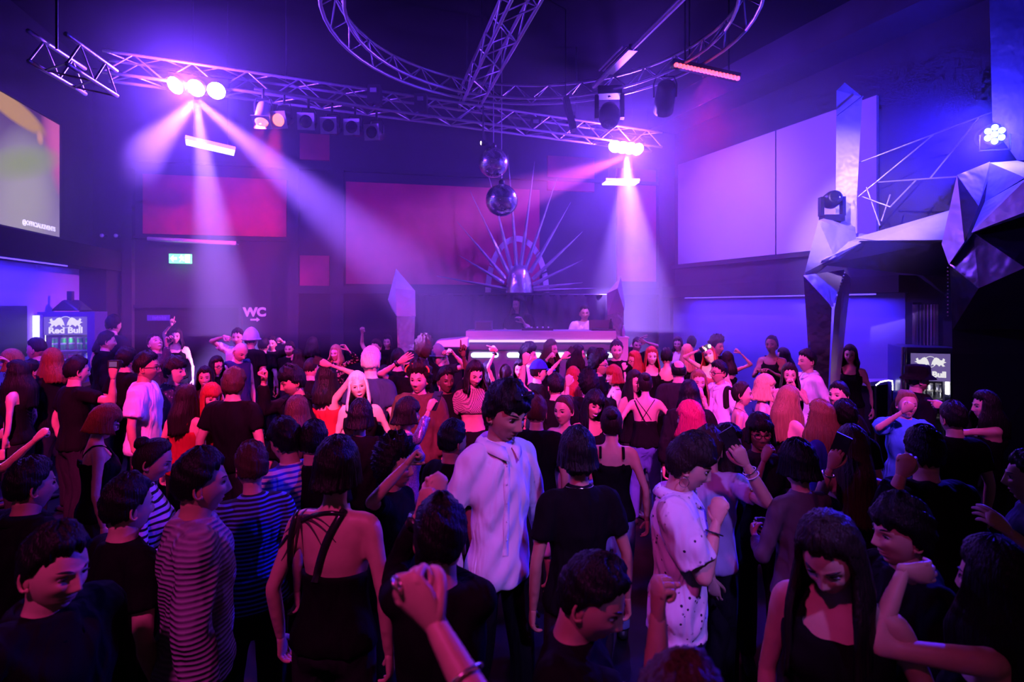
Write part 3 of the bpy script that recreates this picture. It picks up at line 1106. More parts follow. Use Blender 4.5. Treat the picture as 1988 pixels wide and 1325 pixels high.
# black curtain behind the DJs
t = thing('backdrop', (W(1000, 0, 7.55).x, 7.55, STZ), 'black cloth backdrop hanging behind the DJs', 'curtain')
vs, fs = [], []
nx = 60
xa, xb = W(812, 0, 7.5).x, W(1186, 0, 7.5).x
zt2 = W(0, 573, 7.5).z
for i in range(nx + 1):
    x = xa + (xb - xa) * i / nx
    y = 7.5 + 0.03 * math.sin(i * 1.7) + 0.015 * math.sin(i * 0.6)
    for yy in (0, 0.02):
        for z in (STZ + 0.02, zt2):
            vs.append((x, y + yy, z))
for i in range(nx):
    b = 4 * i
    fs += [(b, b + 4, b + 5, b + 1), (b + 2, b + 3, b + 7, b + 6), (b + 1, b + 5, b + 7, b + 3), (b, b + 2, b + 6, b + 4)]
make('cloth', vs, fs, pbr('black_cloth', (0.008, 0.008, 0.010), 0.95, noise=0.3, nscale=40), t, True)
strut('rail', (xa, 7.51, zt2), (xb, 7.51, zt2), 0.015, metal_dark, t)

# ------------------------------------------------------------------ crystals beside the booth
def crystal(name, label, pts_top, pts_leg):
    base = pts_leg[0]
    t = thing(name, (base[0].x if False else 0, 0, 0), label, 'sculpture', 'metal crystals beside the booth')
    return t


CY = 5.9
c1 = thing('metal_crystal', (W(782, 0, CY).x, CY + 0.1, 0.0), 'tall faceted silver crystal left of the DJ booth', 'sculpture', 'metal crystals beside the booth')
hull('crystal_head', [W(769, 522, CY + 0.1), W(753, 582, CY + 0.15), W(770, 614, CY - 0.08), W(806, 565, CY), W(807, 615, CY + 0.05), W(790, 572, CY + 0.32), W(768, 560, CY - 0.1), W(760, 600, CY + 0.3)], chrome, c1)
hull('crystal_foot', [W(770, 612, CY - 0.06), W(806, 614, CY + 0.04), W(800, 600, CY + 0.2), W(772, 640, CY - 0.02), W(803, 640, CY + 0.05)] + [Vector((W(q, 0, CY).x, CY + dy, STZ * 0)) for q, dy in ((778, 0.0), (795, 0.02), (788, 0.16))], chrome2, c1)
c2 = thing('metal_crystal', (W(1196, 0, CY + 0.5).x, CY + 0.6, STZ), 'tall faceted silver crystal right of the DJ booth', 'sculpture', 'metal crystals beside the booth')
hull('crystal_head', [W(1205, 537, CY + 0.6), W(1178, 570, CY + 0.42), W(1179, 613, CY + 0.45), W(1212, 603, CY + 0.5), W(1213, 588, CY + 0.75), W(1196, 575, CY + 0.9), W(1200, 612, CY + 0.85), W(1199, 560, CY + 0.38)], chrome, c2)
hull('crystal_foot', [W(1179, 612, CY + 0.45), W(1211, 603, CY + 0.5), W(1200, 612, CY + 0.8)] + [Vector((W(q, 0, CY + 0.6).x, CY + dy, STZ)) for q, dy in ((1186, 0.5), (1206, 0.52), (1196, 0.75))], chrome2, c2)

# ------------------------------------------------------------------ big sheet-metal sculpture on the right
sc_ = thing('metal_sculpture', (W(1600, 0, 5.2).x, 5.2, 0), 'huge angular sheet-metal creature arching over the bar on the right', 'sculpture')


def Ws(l):
    return [W(*q) for q in l]


hull('upright_slab', Ws([(1624, 176, 5.1), (1640, 160, 5.15), (1674, 188, 5.1), (1672, 262, 5.08), (1659, 470, 5.05), (1622, 452, 5.05), (1626, 176, 5.25), (1670, 190, 5.3), (1655, 470, 5.25), (1624, 452, 5.2)]), chrome, sc_)
for a, b in (((1625, 226, 5.03), (1675, 187, 5.03)),):
    strut('edge_bead', W(*a), W(*b), 0.008, metal, sc_)
hull('shoulder', Ws([(1589, 428, 4.75), (1610, 420, 5.2), (1658, 428, 5.2), (1660, 450, 4.95), (1664, 470, 4.95), (1620, 500, 4.78), (1562, 530, 4.8), (1568, 545, 4.95), (1600, 520, 5.2), (1640, 490, 5.3)]), chrome, sc_)
hull('forearm', Ws([(1640, 470, 4.9), (1665, 452, 5.2), (1595, 506, 4.75), (1590, 520, 4.85), (1680, 468, 4.85), (1668, 505, 4.95), (1720, 462, 5.1)]), chrome, sc_)
hull('bridge', Ws([(1660, 462, 4.95), (1740, 440, 5.0), (1846, 408, 4.7), (1850, 466, 4.5), (1700, 467, 4.8), (1664, 500, 5.2), (1840, 500, 5.0), (1850, 430, 5.1)]), chrome, sc_)
hull('belly', Ws([(1595, 515, 4.8), (1670, 468, 4.86), (1850, 466, 4.55), (1850, 540, 4.6), (1740, 528, 4.75), (1640, 520, 4.9), (1760, 515, 5.4), (1850, 520, 5.4), (1660, 510, 5.3)]), dark_skin, sc_)
hull('hip', Ws([(1560, 535, 4.8), (1640, 524, 4.95), (1616, 597, 4.78), (1630, 540, 5.15), (1572, 540, 5.05), (1612, 590, 5.0)]), chrome, sc_)
fl = lambda px, Y: Vector((W(px, 0, Y).x, Y, 0.0))
hull('leg', [W(1560, 537, 4.82), W(1578, 548, 4.98), W(1615, 598, 4.8), W(1612, 592, 5.0), W(1568, 640, 4.84), W(1608, 680, 4.82), fl(1585, 4.9), fl(1600, 4.88), fl(1592, 5.0)], dark_polish, sc_)
hull('leg', [W(1637, 526, 4.97), W(1652, 540, 5.12), W(1620, 600, 4.95), W(1640, 600, 5.1), W(1614, 690, 4.97), W(1632, 640, 5.05), fl(1604, 5.04), fl(1611, 5.06), fl(1606, 5.14)], chrome, sc_)
hull('second_slab', Ws([(1922, 314, 4.2), (1858, 340, 4.1), (1828, 474, 4.2), (1842, 514, 4.15), (1872, 470, 4.05), (1900, 400, 4.05), (1925, 330, 4.3), (1850, 500, 4.4), (1870, 345, 4.35)]), chrome, sc_)
hull('wing', Ws([(1886, 452, 4.0), (1912, 392, 4.1), (1995, 345, 3.8), (1995, 410, 3.7), (1930, 400, 4.35), (2050, 380, 3.8), (1900, 440, 4.3)]), chrome, sc_)
hull('brow', Ws([(1922, 316, 4.25), (1975, 312, 4.3), (2050, 330, 4.0), (1912, 392, 4.15), (1990, 345, 3.9), (2050, 380, 4.2), (1930, 340, 4.5)]), chrome, sc_)
hull('mast', Ws([(1919, -60, 4.35), (1927, 245, 4.35), (1975, 312, 4.35), (2100, 300, 4.3), (2100, -60, 4.3), (1940, -60, 4.8), (1945, 250, 4.8), (2100, 260, 4.8)]), chrome2, sc_)
hull('jowl', Ws([(1843, 514, 4.18), (1890, 452, 4.05), (2050, 400, 3.8), (1850, 640, 4.2), (2050, 640, 3.8), (1900, 560, 3.9), (1990, 520, 3.65), (1880, 600, 4.6), (2050, 560, 4.4)]), dark_skin, sc_)
hull('body', [W(1848, 600, 4.22), W(2100, 600, 3.9), W(1850, 640, 4.5), W(2100, 640, 4.5), fl(1852, 4.22), fl(2100, 3.95), fl(1855, 4.5), fl(2100, 4.5)], pbr('matt_black_skin', (0.010, 0.010, 0.012), 0.8, noise=0.3, nscale=8), sc_)
rods = [((1668, 316, 5.15), (1925, 218, 4.5)), ((1664, 384, 5.1), (1812, 262, 4.8)), ((1900, 230, 4.6), (1806, 346, 4.7)), ((1706, 354, 5.0), (1860, 343, 4.35)),
        ((1674, 382, 5.0), (1728, 402, 4.85)), ((1728, 402, 4.85), (1778, 350, 4.8)), ((1682, 364, 5.0), (1708, 438, 4.95)), ((1728, 378, 5.1), (1711, 430, 5.1))]
for a, b in rods:
    strut('rod', W(*a), W(*b), 0.0062, metal, sc_)
# rivets along the seams
riv = []
for k in range(14):
    riv.append(W(1840 + 0, 520 + k * 7.2, 4.12))
for k in range(12):
    f_ = k / 11
    riv.append(W(1640 - 22 * f_, 530 + 64 * f_, 4.77))
for p in riv:
    mb = MB()
    mb.lathe([(0.006, 0), (0.004, 0.004), (0.001, 0.005)], p, (0, -1, 0), 6)
    mb.build('rivet', metal, sc_)
moving_head(W(1615, 388, 4.98), (-0.1, -1, 0.15), 0.145, 'black moving-head lamp standing on the shoulder of the metal sculpture', base_dir=-1)

# ------------------------------------------------------------------ screen on the left wall
scr = thing('video_screen', LF.at(60, 465, 0.1), 'large lit screen with blurred purple, pink and yellow shapes on the left wall', 'screen')
zs0, zs1 = LF.at(113, 461, 0.09).z, LF.at(113, 243, 0.09).z
A, B = LF.at(113, 350, 0.09), LF.at(-420, 350, 0.09)
A.z = B.z = 0
SW = (B - A).length
mb = MB()
mb.prism([A + Vector((0, 0, zs0)), B + Vector((0, 0, zs0)), B + Vector((0, 0, zs1)), A + Vector((0, 0, zs1))], LF.n, 0.012)
face = mb.build('display', None, scr)
mb = MB()
fw = 0.06
A2, B2 = A - LF.u * fw, B + LF.u * fw
for za_, zb_ in ((zs0 - 0.07, zs0 - 0.002), (zs1 + 0.002, zs1 + 0.05)):
    mb.prism([A2 + Vector((0, 0, za_)), B2 + Vector((0, 0, za_)), B2 + Vector((0, 0, zb_)), A2 + Vector((0, 0, zb_))], LF.n, 0.03)
mb.prism([A2 + Vector((0, 0, zs0 - 0.07)), A + Vector((0, 0, zs0 - 0.07)), A + Vector((0, 0, zs1 + 0.05)), A2 + Vector((0, 0, zs1 + 0.05))], LF.n, 0.03)
mb.build('bezel', trim_dark, scr)
mb = MB()
mb.prism([A2 + Vector((0, 0, zs0 - 0.07)), B2 + Vector((0, 0, zs0 - 0.07)), B2 + Vector((0, 0, zs1 + 0.05)), A2 + Vector((0, 0, zs1 + 0.05))], -LF.n, 0.06)
mb.build('back_box', plastic, scr)
sm = bpy.data.materials.new('screen_picture')
MATS['screen'] = sm
nt, b = nodes(sm)
b.inputs['Base Color'].default_value = (0.02, 0.02, 0.02, 1)
geo = nt.nodes.new('ShaderNodeNewGeometry')


def math_node(op, a, bb=None, clamp=False):
    n = nt.nodes.new('ShaderNodeMath')
    n.operation = op
    n.use_clamp = clamp
    for i, q in enumerate((a, bb)):
        if q is None:
            continue
        if isinstance(q, (int, float)):
            n.inputs[i].default_value = q
        else:
            nt.links.new(q, n.inputs[i])
    return n.outputs[0]


def dot_node(v):
    n = nt.nodes.new('ShaderNodeVectorMath')
    n.operation = 'DOT_PRODUCT'
    nt.links.new(geo.outputs['Position'], n.inputs[0])
    n.inputs[1].default_value = tuple(q / KR for q in v)
    return n.outputs['Value']


# picture coordinates: s runs 0 at the right edge to 1 one metre further left, h runs 0..1 bottom to top
s_ = math_node('SUBTRACT', dot_node(tuple(LF.u)), A.dot(LF.u))
h_ = math_node('DIVIDE', math_node('SUBTRACT', dot_node((0, 0, 1)), zs0), zs1 - zs0)


def blob(cs, ch, rs, rh, tilt=0.0, soft=0.6):
    ds = math_node('SUBTRACT', s_, cs)
    dh = math_node('SUBTRACT', h_, ch)
    if tilt:
        dh = math_node('ADD', dh, math_node('MULTIPLY', ds, tilt))
    q = math_node('ADD', math_node('POWER', math_node('ABSOLUTE', math_node('DIVIDE', ds, rs)), 2.0), math_node('POWER', math_node('ABSOLUTE', math_node('DIVIDE', dh, rh)), 2.0))
    mr = nt.nodes.new('ShaderNodeMapRange')
    mr.inputs[1].default_value = 1 - soft
    mr.inputs[2].default_value = 1.0 + soft
    mr.inputs[3].default_value = 1
    mr.inputs[4].default_value = 0
    nt.links.new(q, mr.inputs[0])
    return mr.outputs[0]


def mixc(fac, a, c):
    n = nt.nodes.new('ShaderNodeMix')
    n.data_type = 'RGBA'
    nt.links.new(fac, n.inputs[0])
    for k, q in ((6, a), (7, c)):
        if isinstance(q, tuple):
            n.inputs[k].default_value = (*q, 1)
        else:
            nt.links.new(q, n.inputs[k])
    return n.outputs[2]


base = mixc(math_node('MULTIPLY', h_, 1.0, True), (0.38, 0.29, 0.50), (0.09, 0.03, 0.12))
base = mixc(blob(0.0, 0.80, 0.26, 0.34, -0.5, 0.9), base, (0.80, 0.14, 0.42))
base = mixc(blob(0.62, 0.30, 0.42, 0.42, 0.2, 0.9), base, (0.46, 0.40, 0.44))
base = mixc(blob(0.62, 0.54, 0.5, 0.11, 0.25, 1.0), base, (0.34, 0.38, 0.17))
base = mixc(blob(0.80, 0.92, 0.50, 0.09, -0.10, 0.35), base, (0.62, 0.32, 0.09))
base = mixc(blob(0.36, 0.80, 0.05, 0.05, 0.0, 0.9), base, (0.75, 0.35, 0.25))
nt.links.new(base, b.inputs['Emission Color'])
b.inputs['Emission Strength'].default_value = 0.8
face.data.materials.append(sm)
tp = LF.at(77, 439, 0.107)
text_mesh('screen_lettering', '@OFFICIALKEVENTS', emit('screen_white', (0.95, 0.9, 1.0), 1.0), 0.062, tp, -LF.u, (0, 0, 1), scr, 0.001, 0.0015)

# ------------------------------------------------------------------ signs on the back wall
white_paint = pbr('white_sign_paint', (0.80, 0.78, 0.84), 0.6, noise=0.05)
wc = thing('wc_sign', BK.at(494, 610, 0.01), 'white WC lettering with an arrow on the dark wall', 'sign')
text_mesh('lettering', 'WC', white_paint, 0.155, BK.at(494.5, 607, 0.008), BK.u, (0, 0, 1), wc, 0.003, 0.008)
mb = MB()
zc = BK.at(495, 621, 0).z
o = BK.at(495, 621, 0.004)
ar = [(-0.055, -0.012), (0.02, -0.012), (0.02, -0.03), (0.06, 0), (0.02, 0.03), (0.02, 0.012), (-0.055, 0.012)]
mb.prism([o + BK.u * a + Vector((0, 0, c)) for a, c in ar], BK.n, 0.006)
mb.build('arrow', white_paint, wc)
for _k in range(9):
    mb = MB()
    BK.slab(mb, 296 + 3.1 * _k, 614 + (_k % 3) * 0.7, 297.4 + 3.1 * _k, 621, 0.002, 0.0205)
    mb.build('plate_mark', pbr('plate_letters', (0.30, 0.27, 0.6), 0.5, noise=0.1), d)

ex = thing('exit_sign', BK.at(352, 503, 0.1), 'glowing green exit sign on the back wall', 'sign')
e0, e1 = BK.at(331, 503, 0.06), BK.at(373, 503, 0.06)
ze0, ze1 = BK.at(352, 512, 0.06).z, BK.at(352, 494, 0.06).z
e0.z = e1.z = ze0
mb = MB()
mb.prism([e0, e1, e1 + Vector((0, 0, ze1 - ze0)), e0 + Vector((0, 0, ze1 - ze0))], BK.n, 0.05)
mb.build('light_box', emit('exit_green', (0.10, 1.0, 0.22), 2.2, (0.2, 0.7, 0.3)), ex)
ew = emit('exit_white', (0.85, 1.0, 0.85), 2.2)
eu = (e1 - e0).normalized()
el = (e1 - e0).length
eh = ze1 - ze0
f0 = e0 + BK.n * 0.051
for nm, poly in (('arrow', [(0.06, 0.5), (0.2, 0.85), (0.2, 0.62), (0.36, 0.62), (0.36, 0.38), (0.2, 0.38), (0.2, 0.15)]),
                 ('running_figure', [(0.48, 0.2), (0.54, 0.22), (0.58, 0.45), (0.66, 0.22), (0.70, 0.26), (0.64, 0.55), (0.69, 0.62), (0.66, 0.70), (0.60, 0.68), (0.60, 0.85), (0.55, 0.88), (0.53, 0.72), (0.46, 0.60), (0.48, 0.55), (0.54, 0.60), (0.54, 0.42)]),
                 ('doorway', [(0.74, 0.08), (0.96, 0.08), (0.96, 0.92), (0.74, 0.92)])):
    mb = MB()
    mb.prism([f0 + eu * (a * el) + Vector((0, 0, c * eh)) for a, c in poly], BK.n, 0.003)
    mb.build(nm, ew, ex)
e2 = e0 - BK.n * 0.06
mb = MB()
mb.prism([e0 + Vector((0, 0, ze1 - ze0)) + eu * el * 0.3, e0 + Vector((0, 0, ze1 - ze0)) + eu * el * 0.7, e0 + Vector((0, 0, ze1 - ze0 + 0.02)) + eu * el * 0.7, e0 + Vector((0, 0, ze1 - ze0 + 0.02)) + eu * el * 0.3], -BK.n, 0.06)
mb.build('wall_bracket', metal_dark, ex)
point('exit_glow', BK.at(350, 517, 0.14), (0.08, 1.0, 0.25), 0.9, 0.05)

t = thing('screen_roller', BK.at(372, 468, 0.2), 'slim white roller tube above the green exit sign', 'tube')
ta, tb_ = BK.at(287, 464, 0.18), BK.at(458, 472.5, 0.18)
mb = MB()
mb.tube([ta, tb_], 0.026, 14)
mb.build('tube', white_lam, t, True)
for k in (0.02, 0.65, 0.98):
    p = ta.lerp(tb_, k)
    strut('bracket', p, p - BK.n * 0.19, 0.010, metal, t)
for px, py, lab in ((204, 459, 'small round wall lamp above the bar, left of its twin'), (231, 459.5, 'small round wall lamp above the bar, nearer the exit sign')):
    t = thing('wall_lamp', BK.at(px, py, 0.06), lab, 'lamp', 'round wall lamps')
    mb = MB()
    mb.lathe([(0.024, 0.0), (0.024, 0.07), (0.03, 0.08)], BK.at(px, py, 0.0), BK.n, 14)
    mb.build('body', metal_dark, t, True)
    mb = MB()
    mb.lathe([(0.026, 0.081), (0.02, 0.092), (0.004, 0.097)], BK.at(px, py, 0.0), BK.n, 14)
    mb.build('lens', white_lam, t, True)

# ------------------------------------------------------------------ drinks fridges
navy = pbr('fridge_navy', (0.05, 0.05, 0.17), 0.35, noise=0.12, nscale=10)
lit_panel = emit('fridge_header', (0.30, 0.20, 0.62), 0.45, (0.03, 0.03, 0.08))
lit_white = emit('fridge_white', (1.0, 0.96, 0.85), 2.6)
logo_white = emit('fridge_logo', (1.0, 0.97, 1.0), 0.8, (0.1, 0.1, 0.1))
pane_glass = bpy.data.materials.new('fridge_glass')
_nt, _b = nodes(pane_glass)
_b.inputs['Base Color'].default_value = (0.9, 0.93, 0.95, 1)
_b.inputs['Roughness'].default_value = 0.03
_b.inputs['Alpha'].default_value = 0.05
MATS['fridge_glass'] = pane_glass
BULL = [(-1.0, 0.30), (-0.86, 0.36), (-0.92, 0.52), (-0.80, 0.60), (-0.74, 0.44), (-0.62, 0.46), (-0.50, 0.60), (-0.34, 0.66), (-0.20, 0.52), (-0.10, 0.28), (-0.06, 0.06), (-0.16, 0.14), (-0.24, 0.02),
        (-0.30, 0.16), (-0.46, 0.10), (-0.56, -0.02), (-0.66, 0.12), (-0.78, -0.02), (-0.92, 0.02), (-0.80, 0.16), (-0.86, 0.24)]


def fridge(c, w, d_, h, n, label, hdr=0.30, side=1):
    """c: floor point of the front centre; n: direction the door faces"""
    c, n = Vector(c), Vector(n).normalized()
    x = Vector((0, 0, 1)).cross(n).normalized()       # viewer's right when looking at the door
    z = Vector((0, 0, 1))
    ax = [x, -n, z]
    t = thing('drinks_fridge', c, label, 'fridge', 'branded drinks fridges')
    th = 0.03

    def bx(name, a, b_, dep, s, mat):
        return MB().box(c + x * a + z * b_ - n * dep, s, ax=ax).build(name, mat, t)
    bx('side_wall', -w / 2 + th / 2, h / 2, d_ / 2, (th, d_, h), navy)
    bx('side_wall', w / 2 - th / 2, h / 2, d_ / 2, (th, d_, h), navy)
    bx('back_wall', 0, h / 2, d_ - 0.01, (w - 2 * th, 0.02, h), white_lam)
    bx('roof', 0, h - 0.02, d_ / 2, (w - 2 * th, d_ - 0.03, 0.04), navy)
    bx('floor_plate', 0, 0.05, d_ / 2, (w - 2 * th, d_ - 0.03, 0.10), navy)
    dr = bpy.data.objects.new('door', None)
    dr.location = (0, 0, 0)
    link(dr, t)

    def db(name, a, b_, dep, s, mat):
        return MB().box(c + x * a + z * b_ - n * dep, s, ax=ax).build(name, mat, dr)
    fwd = 0.065
    db('door_stile', -w / 2 + fwd / 2, h / 2, -0.02, (fwd, 0.04, h), navy)
    db('door_stile', w / 2 - fwd / 2, h / 2, -0.02, (fwd, 0.04, h), navy)
    db('door_rail', 0, h - 0.025, -0.02, (w - 2 * fwd, 0.04, 0.05), navy)
    db('door_rail', 0, 0.05, -0.02, (w - 2 * fwd, 0.04, 0.10), navy)
    db('door_pane', 0, (h - hdr - 0.05 + 0.1) / 2, -0.02, (w - 2 * fwd, 0.006, h - hdr - 0.15), pane_glass)
    db('header_panel', 0, h - 0.05 - hdr / 2, -0.022, (w - 2 * fwd, 0.03, hdr), lit_panel)
    mb = MB()
    mb.box(c + x * (side * (w / 2 - fwd * 0.35)) + z * h * 0.45 + n * 0.06, (0.012, 0.02, 0.3), ax=ax)
    mb.build('door_handle', metal, dr)
    hw = w - 2 * fwd
    fc = c + z * (h - 0.05 - hdr * 0.30) + n * 0.039
    s = hw * 0.40
    for m in (-1, 1):
        mb = MB()
        pts = [fc + x * (a * s * -m * 1.0) + z * (b_ * s - s * 0.32) for a, b_ in BULL]
        mb.prism(pts, n, 0.003)
        mb.build('logo_bull', logo_white, dr)
    mb = MB()
    ringp = []
    vs, fs = [], []
    for k in range(24):
        a = 2 * math.pi * k / 24
        for r_ in (s * 0.42, s * 0.38):
            p = fc + x * r_ * math.cos(a) * 0.9 + z * (r_ * math.sin(a)) + n * 0.001
            vs.append(list(p))
            vs.append(list(p + n * 0.002))
    for k in range(24):
        a, b_ = 4 * k, 4 * ((k + 1) % 24)
        fs += [(a, b_, b_ + 2, a + 2), (a + 1, a + 3, b_ + 3, b_ + 1), (a, a + 1, b_ + 1, b_), (a + 2, b_ + 2, b_ + 3, a + 3)]
    make('logo_disc', vs, fs, logo_white, dr)
    text_mesh('logo_lettering', 'Red Bull', logo_white, hw * 0.235, c + z * (h - 0.05 - hdr * 0.76) + n * 0.040, x, z, dr, 0.002, 0.0035)
    ins = MB().box(c + x * (w / 2 - th - 0.012) + z * (h - hdr) * 0.5 - n * 0.06, (0.014, 0.03, (h - hdr) * 0.8), ax=ax).build('light_tube', lit_white, t)
    ins = MB().box(c - x * (w / 2 - th - 0.012) + z * (h - hdr) * 0.5 - n * 0.06, (0.014, 0.03, (h - hdr) * 0.8), ax=ax).build('light_tube', lit_white, t)
    shelves = []
    k = 0
    zz = h - hdr - 0.06 - 0.155
    while zz > 0.12:
        bx('shelf', 0, zz - 0.006, d_ / 2, (w - 2 * th - 0.004, d_ - 0.06, 0.010), metal)
        shelves.append(zz)
        zz -= 0.165
        k += 1
    point('fridge_lamp', c + z * (h - hdr - 0.08) - n * 0.05, (1.0, 0.95, 0.85), 0.30, 0.05)
    return t, x, n, shelves


CANM = {}


def can(loc, r, h, mat, label, group):
    t = thing('drink_can', loc, label, 'can', group)
    if mat.name not in CANM:
        mb = MB()
        mb.lathe([(r * 0.8, 0), (r, 0.008), (r, h - 0.012)], (0, 0, 0), (0, 0, 1), 14)
        o1 = mb.build('body', mat, None, True)
        mb = MB()
        mb.lathe([(r, h - 0.012), (r * 0.84, h), (r * 0.78, h - 0.003)], (0, 0, 0), (0, 0, 1), 14)
        o2 = mb.build('lid', metal, None, True)
        mb = MB()
        mb.lathe([(r * 1.01, h * 0.42), (r * 1.012, h * 0.56)], (0, 0, 0), (0, 0, 1), 14)
        o3 = mb.build('printed_band', white_lam, None, True)
        CANM[mat.name] = [(o.name.split('.')[0], o.data) for o in (o1, o2, o3)]
        for o in (o1, o2, o3):
            bpy.data.objects.remove(o)
    for nm, me in CANM[mat.name]:
        link(bpy.data.objects.new(nm, me), t)
    return t


green = pbr('can_green', (0.01, 0.60, 0.04), 0.3, 0.3, noise=0.1)
red_c = pbr('can_red', (0.45, 0.03, 0.05), 0.3, 0.3, noise=0.1)
silv_c = pbr('can_silver', (0.55, 0.57, 0.70), 0.25, 0.7, noise=0.1)
fx = W(130, 0, 5.95)
ndir = Vector((0.42, -1, 0)).normalized()
fr1, x_, n_, sh = fridge((fx.x, 5.95, 0.72), 0.50, 0.46, W(0, 606, 5.95).z - 0.72, ndir, 'navy drinks fridge with green cans, standing on the bar at the left', 0.19, -1)
ORD = ('leftmost', 'second', 'third', 'fourth', 'rightmost')
base_c = Vector((fx.x, 5.95, 0))
for k in range(5):
    p = base_c + x_ * (-0.13 + 0.072 * k) - n_ * 0.10
    can((p.x, p.y, sh[0] + 0.72), 0.027, 0.135, green, '%s of the five green drink cans on the top fridge shelf' % ORD[k], 'green cans on the top shelf')
for k in range(3):
    p = base_c + x_ * (-0.14 + 0.075 * k) - n_ * 0.10
    can((p.x, p.y, sh[1] + 0.72), 0.029, 0.125, red_c, '%s of the three red drink cans on the second fridge shelf' % ('leftmost', 'middle', 'rightmost')[k], 'red cans on the second shelf')
for k in range(3):
    p = base_c + x_ * (0.085 + 0.055 * k) - n_ * 0.10
    can((p.x, p.y, sh[1] + 0.72), 0.024, 0.135, silv_c, '%s of the three silver drink cans right of the red ones' % ('leftmost', 'middle', 'rightmost')[k], 'silver cans on the second shelf')
# vertical light strip left of it
t = thing('light_strip', W(70, 660, 5.75), 'short upright white light strip beside the left fridge', 'light strip')
p = W(70, 637, 5.75)
MB().box((p.x, p.y, p.z), (0.045, 0.03, 0.25)).build('diffuser', lit_white, t)
MB().box((p.x, p.y + 0.03, p.z), (0.06, 0.03, 0.27)).build('housing', navy, t)
MB().box((p.x, p.y + 0.03, (p.z - 0.135 + 0.72) / 2), (0.03, 0.03, p.z - 0.135 - 0.72)).build('post', navy, t)

fx2 = W(1803, 0, 4.95)
fr2, x_, n_, sh2 = fridge((fx2.x, 4.95, 0.0), 0.42, 0.40, W(0, 675, 4.95).z, (-0.36, -1, 0), 'tall lit drinks fridge behind the bar on the right', 0.24, 1)
base_c = Vector((fx2.x, 4.95, 0))
for k in range(3):
    p = base_c + x_ * (-0.02 + 0.06 * k) - n_ * 0.10
    can((p.x, p.y, sh2[0]), 0.024, 0.135, silv_c, '%s of the silver drink cans in the right-hand fridge' % ('leftmost', 'middle', 'rightmost')[k], 'silver cans in the right fridge')
p = base_c + x_ * 0.02 - n_ * 0.10
can((p.x, p.y, sh2[1]), 0.026, 0.13, pbr('can_yellow', (0.55, 0.6, 0.03), 0.3, 0.3, noise=0.1), 'yellow drink can in the right-hand fridge', None)
p = W(1843, 735, 4.9)
t = thing('light_strip', (p.x, p.y, 0), 'tall upright white light strip right of the right-hand fridge', 'light strip')
MB().box((p.x, p.y, (W(0, 686, 4.9).z + 0.75) / 2), (0.05, 0.03, W(0, 686, 4.9).z - 0.75)).build('diffuser', lit_white, t)
MB().box((p.x, p.y + 0.025, W(0, 686, 4.9).z / 2), (0.06, 0.02, W(0, 686, 4.9).z)).build('post', navy, t)

# corrugated column above the right fridge
cc = W(1806, 630, 5.25)
t = thing('corrugated_column', (cc.x, 5.28, 1.15), 'shiny corrugated half-column above the right-hand fridge', 'column')
vs, fs = [], []
n = 60
for k in range(n + 1):
    a = math.pi * k / n
    r_ = 0.125 + 0.006 * math.cos(k * math.pi / 2 * 0.999)
    for z in (1.15, 1.53):
        vs.append((cc.x - r_ * math.cos(a), 5.30 - r_ * math.sin(a), z))
for k in range(n):
    fs.append((2 * k, 2 * k + 2, 2 * k + 3, 2 * k + 1))
make('corrugated_sheet', vs, fs, pbr('corrugated_metal', (0.42, 0.36, 0.5), 0.25, 0.9, noise=0.2, nscale=5), t)
MB().box((cc.x, 5.36, 1.34), (0.24, 0.10, 0.42)).build('core', wall_dark, t)
MB().box((cc.x, 5.33, 1.14), (0.30, 0.32, 0.02)).build('shelf_plate', wall_dark, t)
strut('post', (cc.x, 5.42, 0.0), (cc.x, 5.42, 1.14), 0.03, metal_dark, t)

# right-hand bar counter with a string of little lamps
rb0 = W(1700, 0, 5.3)
t = thing('bar_counter', (rb0.x + 0.1, 5.55, 0), 'bar counter with an angled pale top behind the crowd on the right', 'counter')
hull('worktop', [W(1648, 739, 5.55), W(1725, 732, 6.1), W(1770, 734, 5.5), W(1690, 742, 5.35)] + [p - Vector((0, 0, 0.04)) for p in (W(1648, 739, 5.55), W(1725, 732, 6.1), W(1770, 734, 5.5), W(1690, 742, 5.35))], silver, t)
zb_ = W(1690, 742, 5.35).z - 0.04
hull('carcass', [Vector((p.x, p.y, z)) for p in (W(1652, 739, 5.57), W(1725, 732, 6.05), W(1766, 734, 5.52), W(1690, 742, 5.4)) for z in (0, zb_)], wall_dark, t)
bl = thing('lamp_string', W(1715, 745, 5.2), 'arched string of tiny white bulbs on the bar at the right', 'lamp string')
arcp = [(1700, 748), (1708, 742), (1716, 740), (1724, 739), (1731, 740), (1732, 750), (1732, 760)]
wp = [W(a, b_, 5.2) for a, b_ in arcp]
mb = MB()
mb.tube([list(p) for p in wp], 0.006, 6)
mb.build('wire', metal_dark, bl)
bulbm = emit('tiny_bulb', (1.0, 0.95, 0.9), 6)
k = 0
for i in range(len(wp) - 1):
    for s in (0.0, 0.33, 0.66):
        p = wp[i].lerp(wp[i + 1], s)
        mb = MB()
        mb.lathe([(0.003, -0.006), (0.007, 0.0), (0.003, 0.006)], p + Vector((0, -0.008, 0)), (0, 0, 1), 6)
        mb.build('bulb', bulbm, bl, True)
strut('post', wp[0], Vector((wp[0].x, wp[0].y, 0)), 0.008, metal_dark, bl)
strut('post', wp[-1], Vector((wp[-1].x, wp[-1].y, 0)), 0.008, metal_dark, bl)
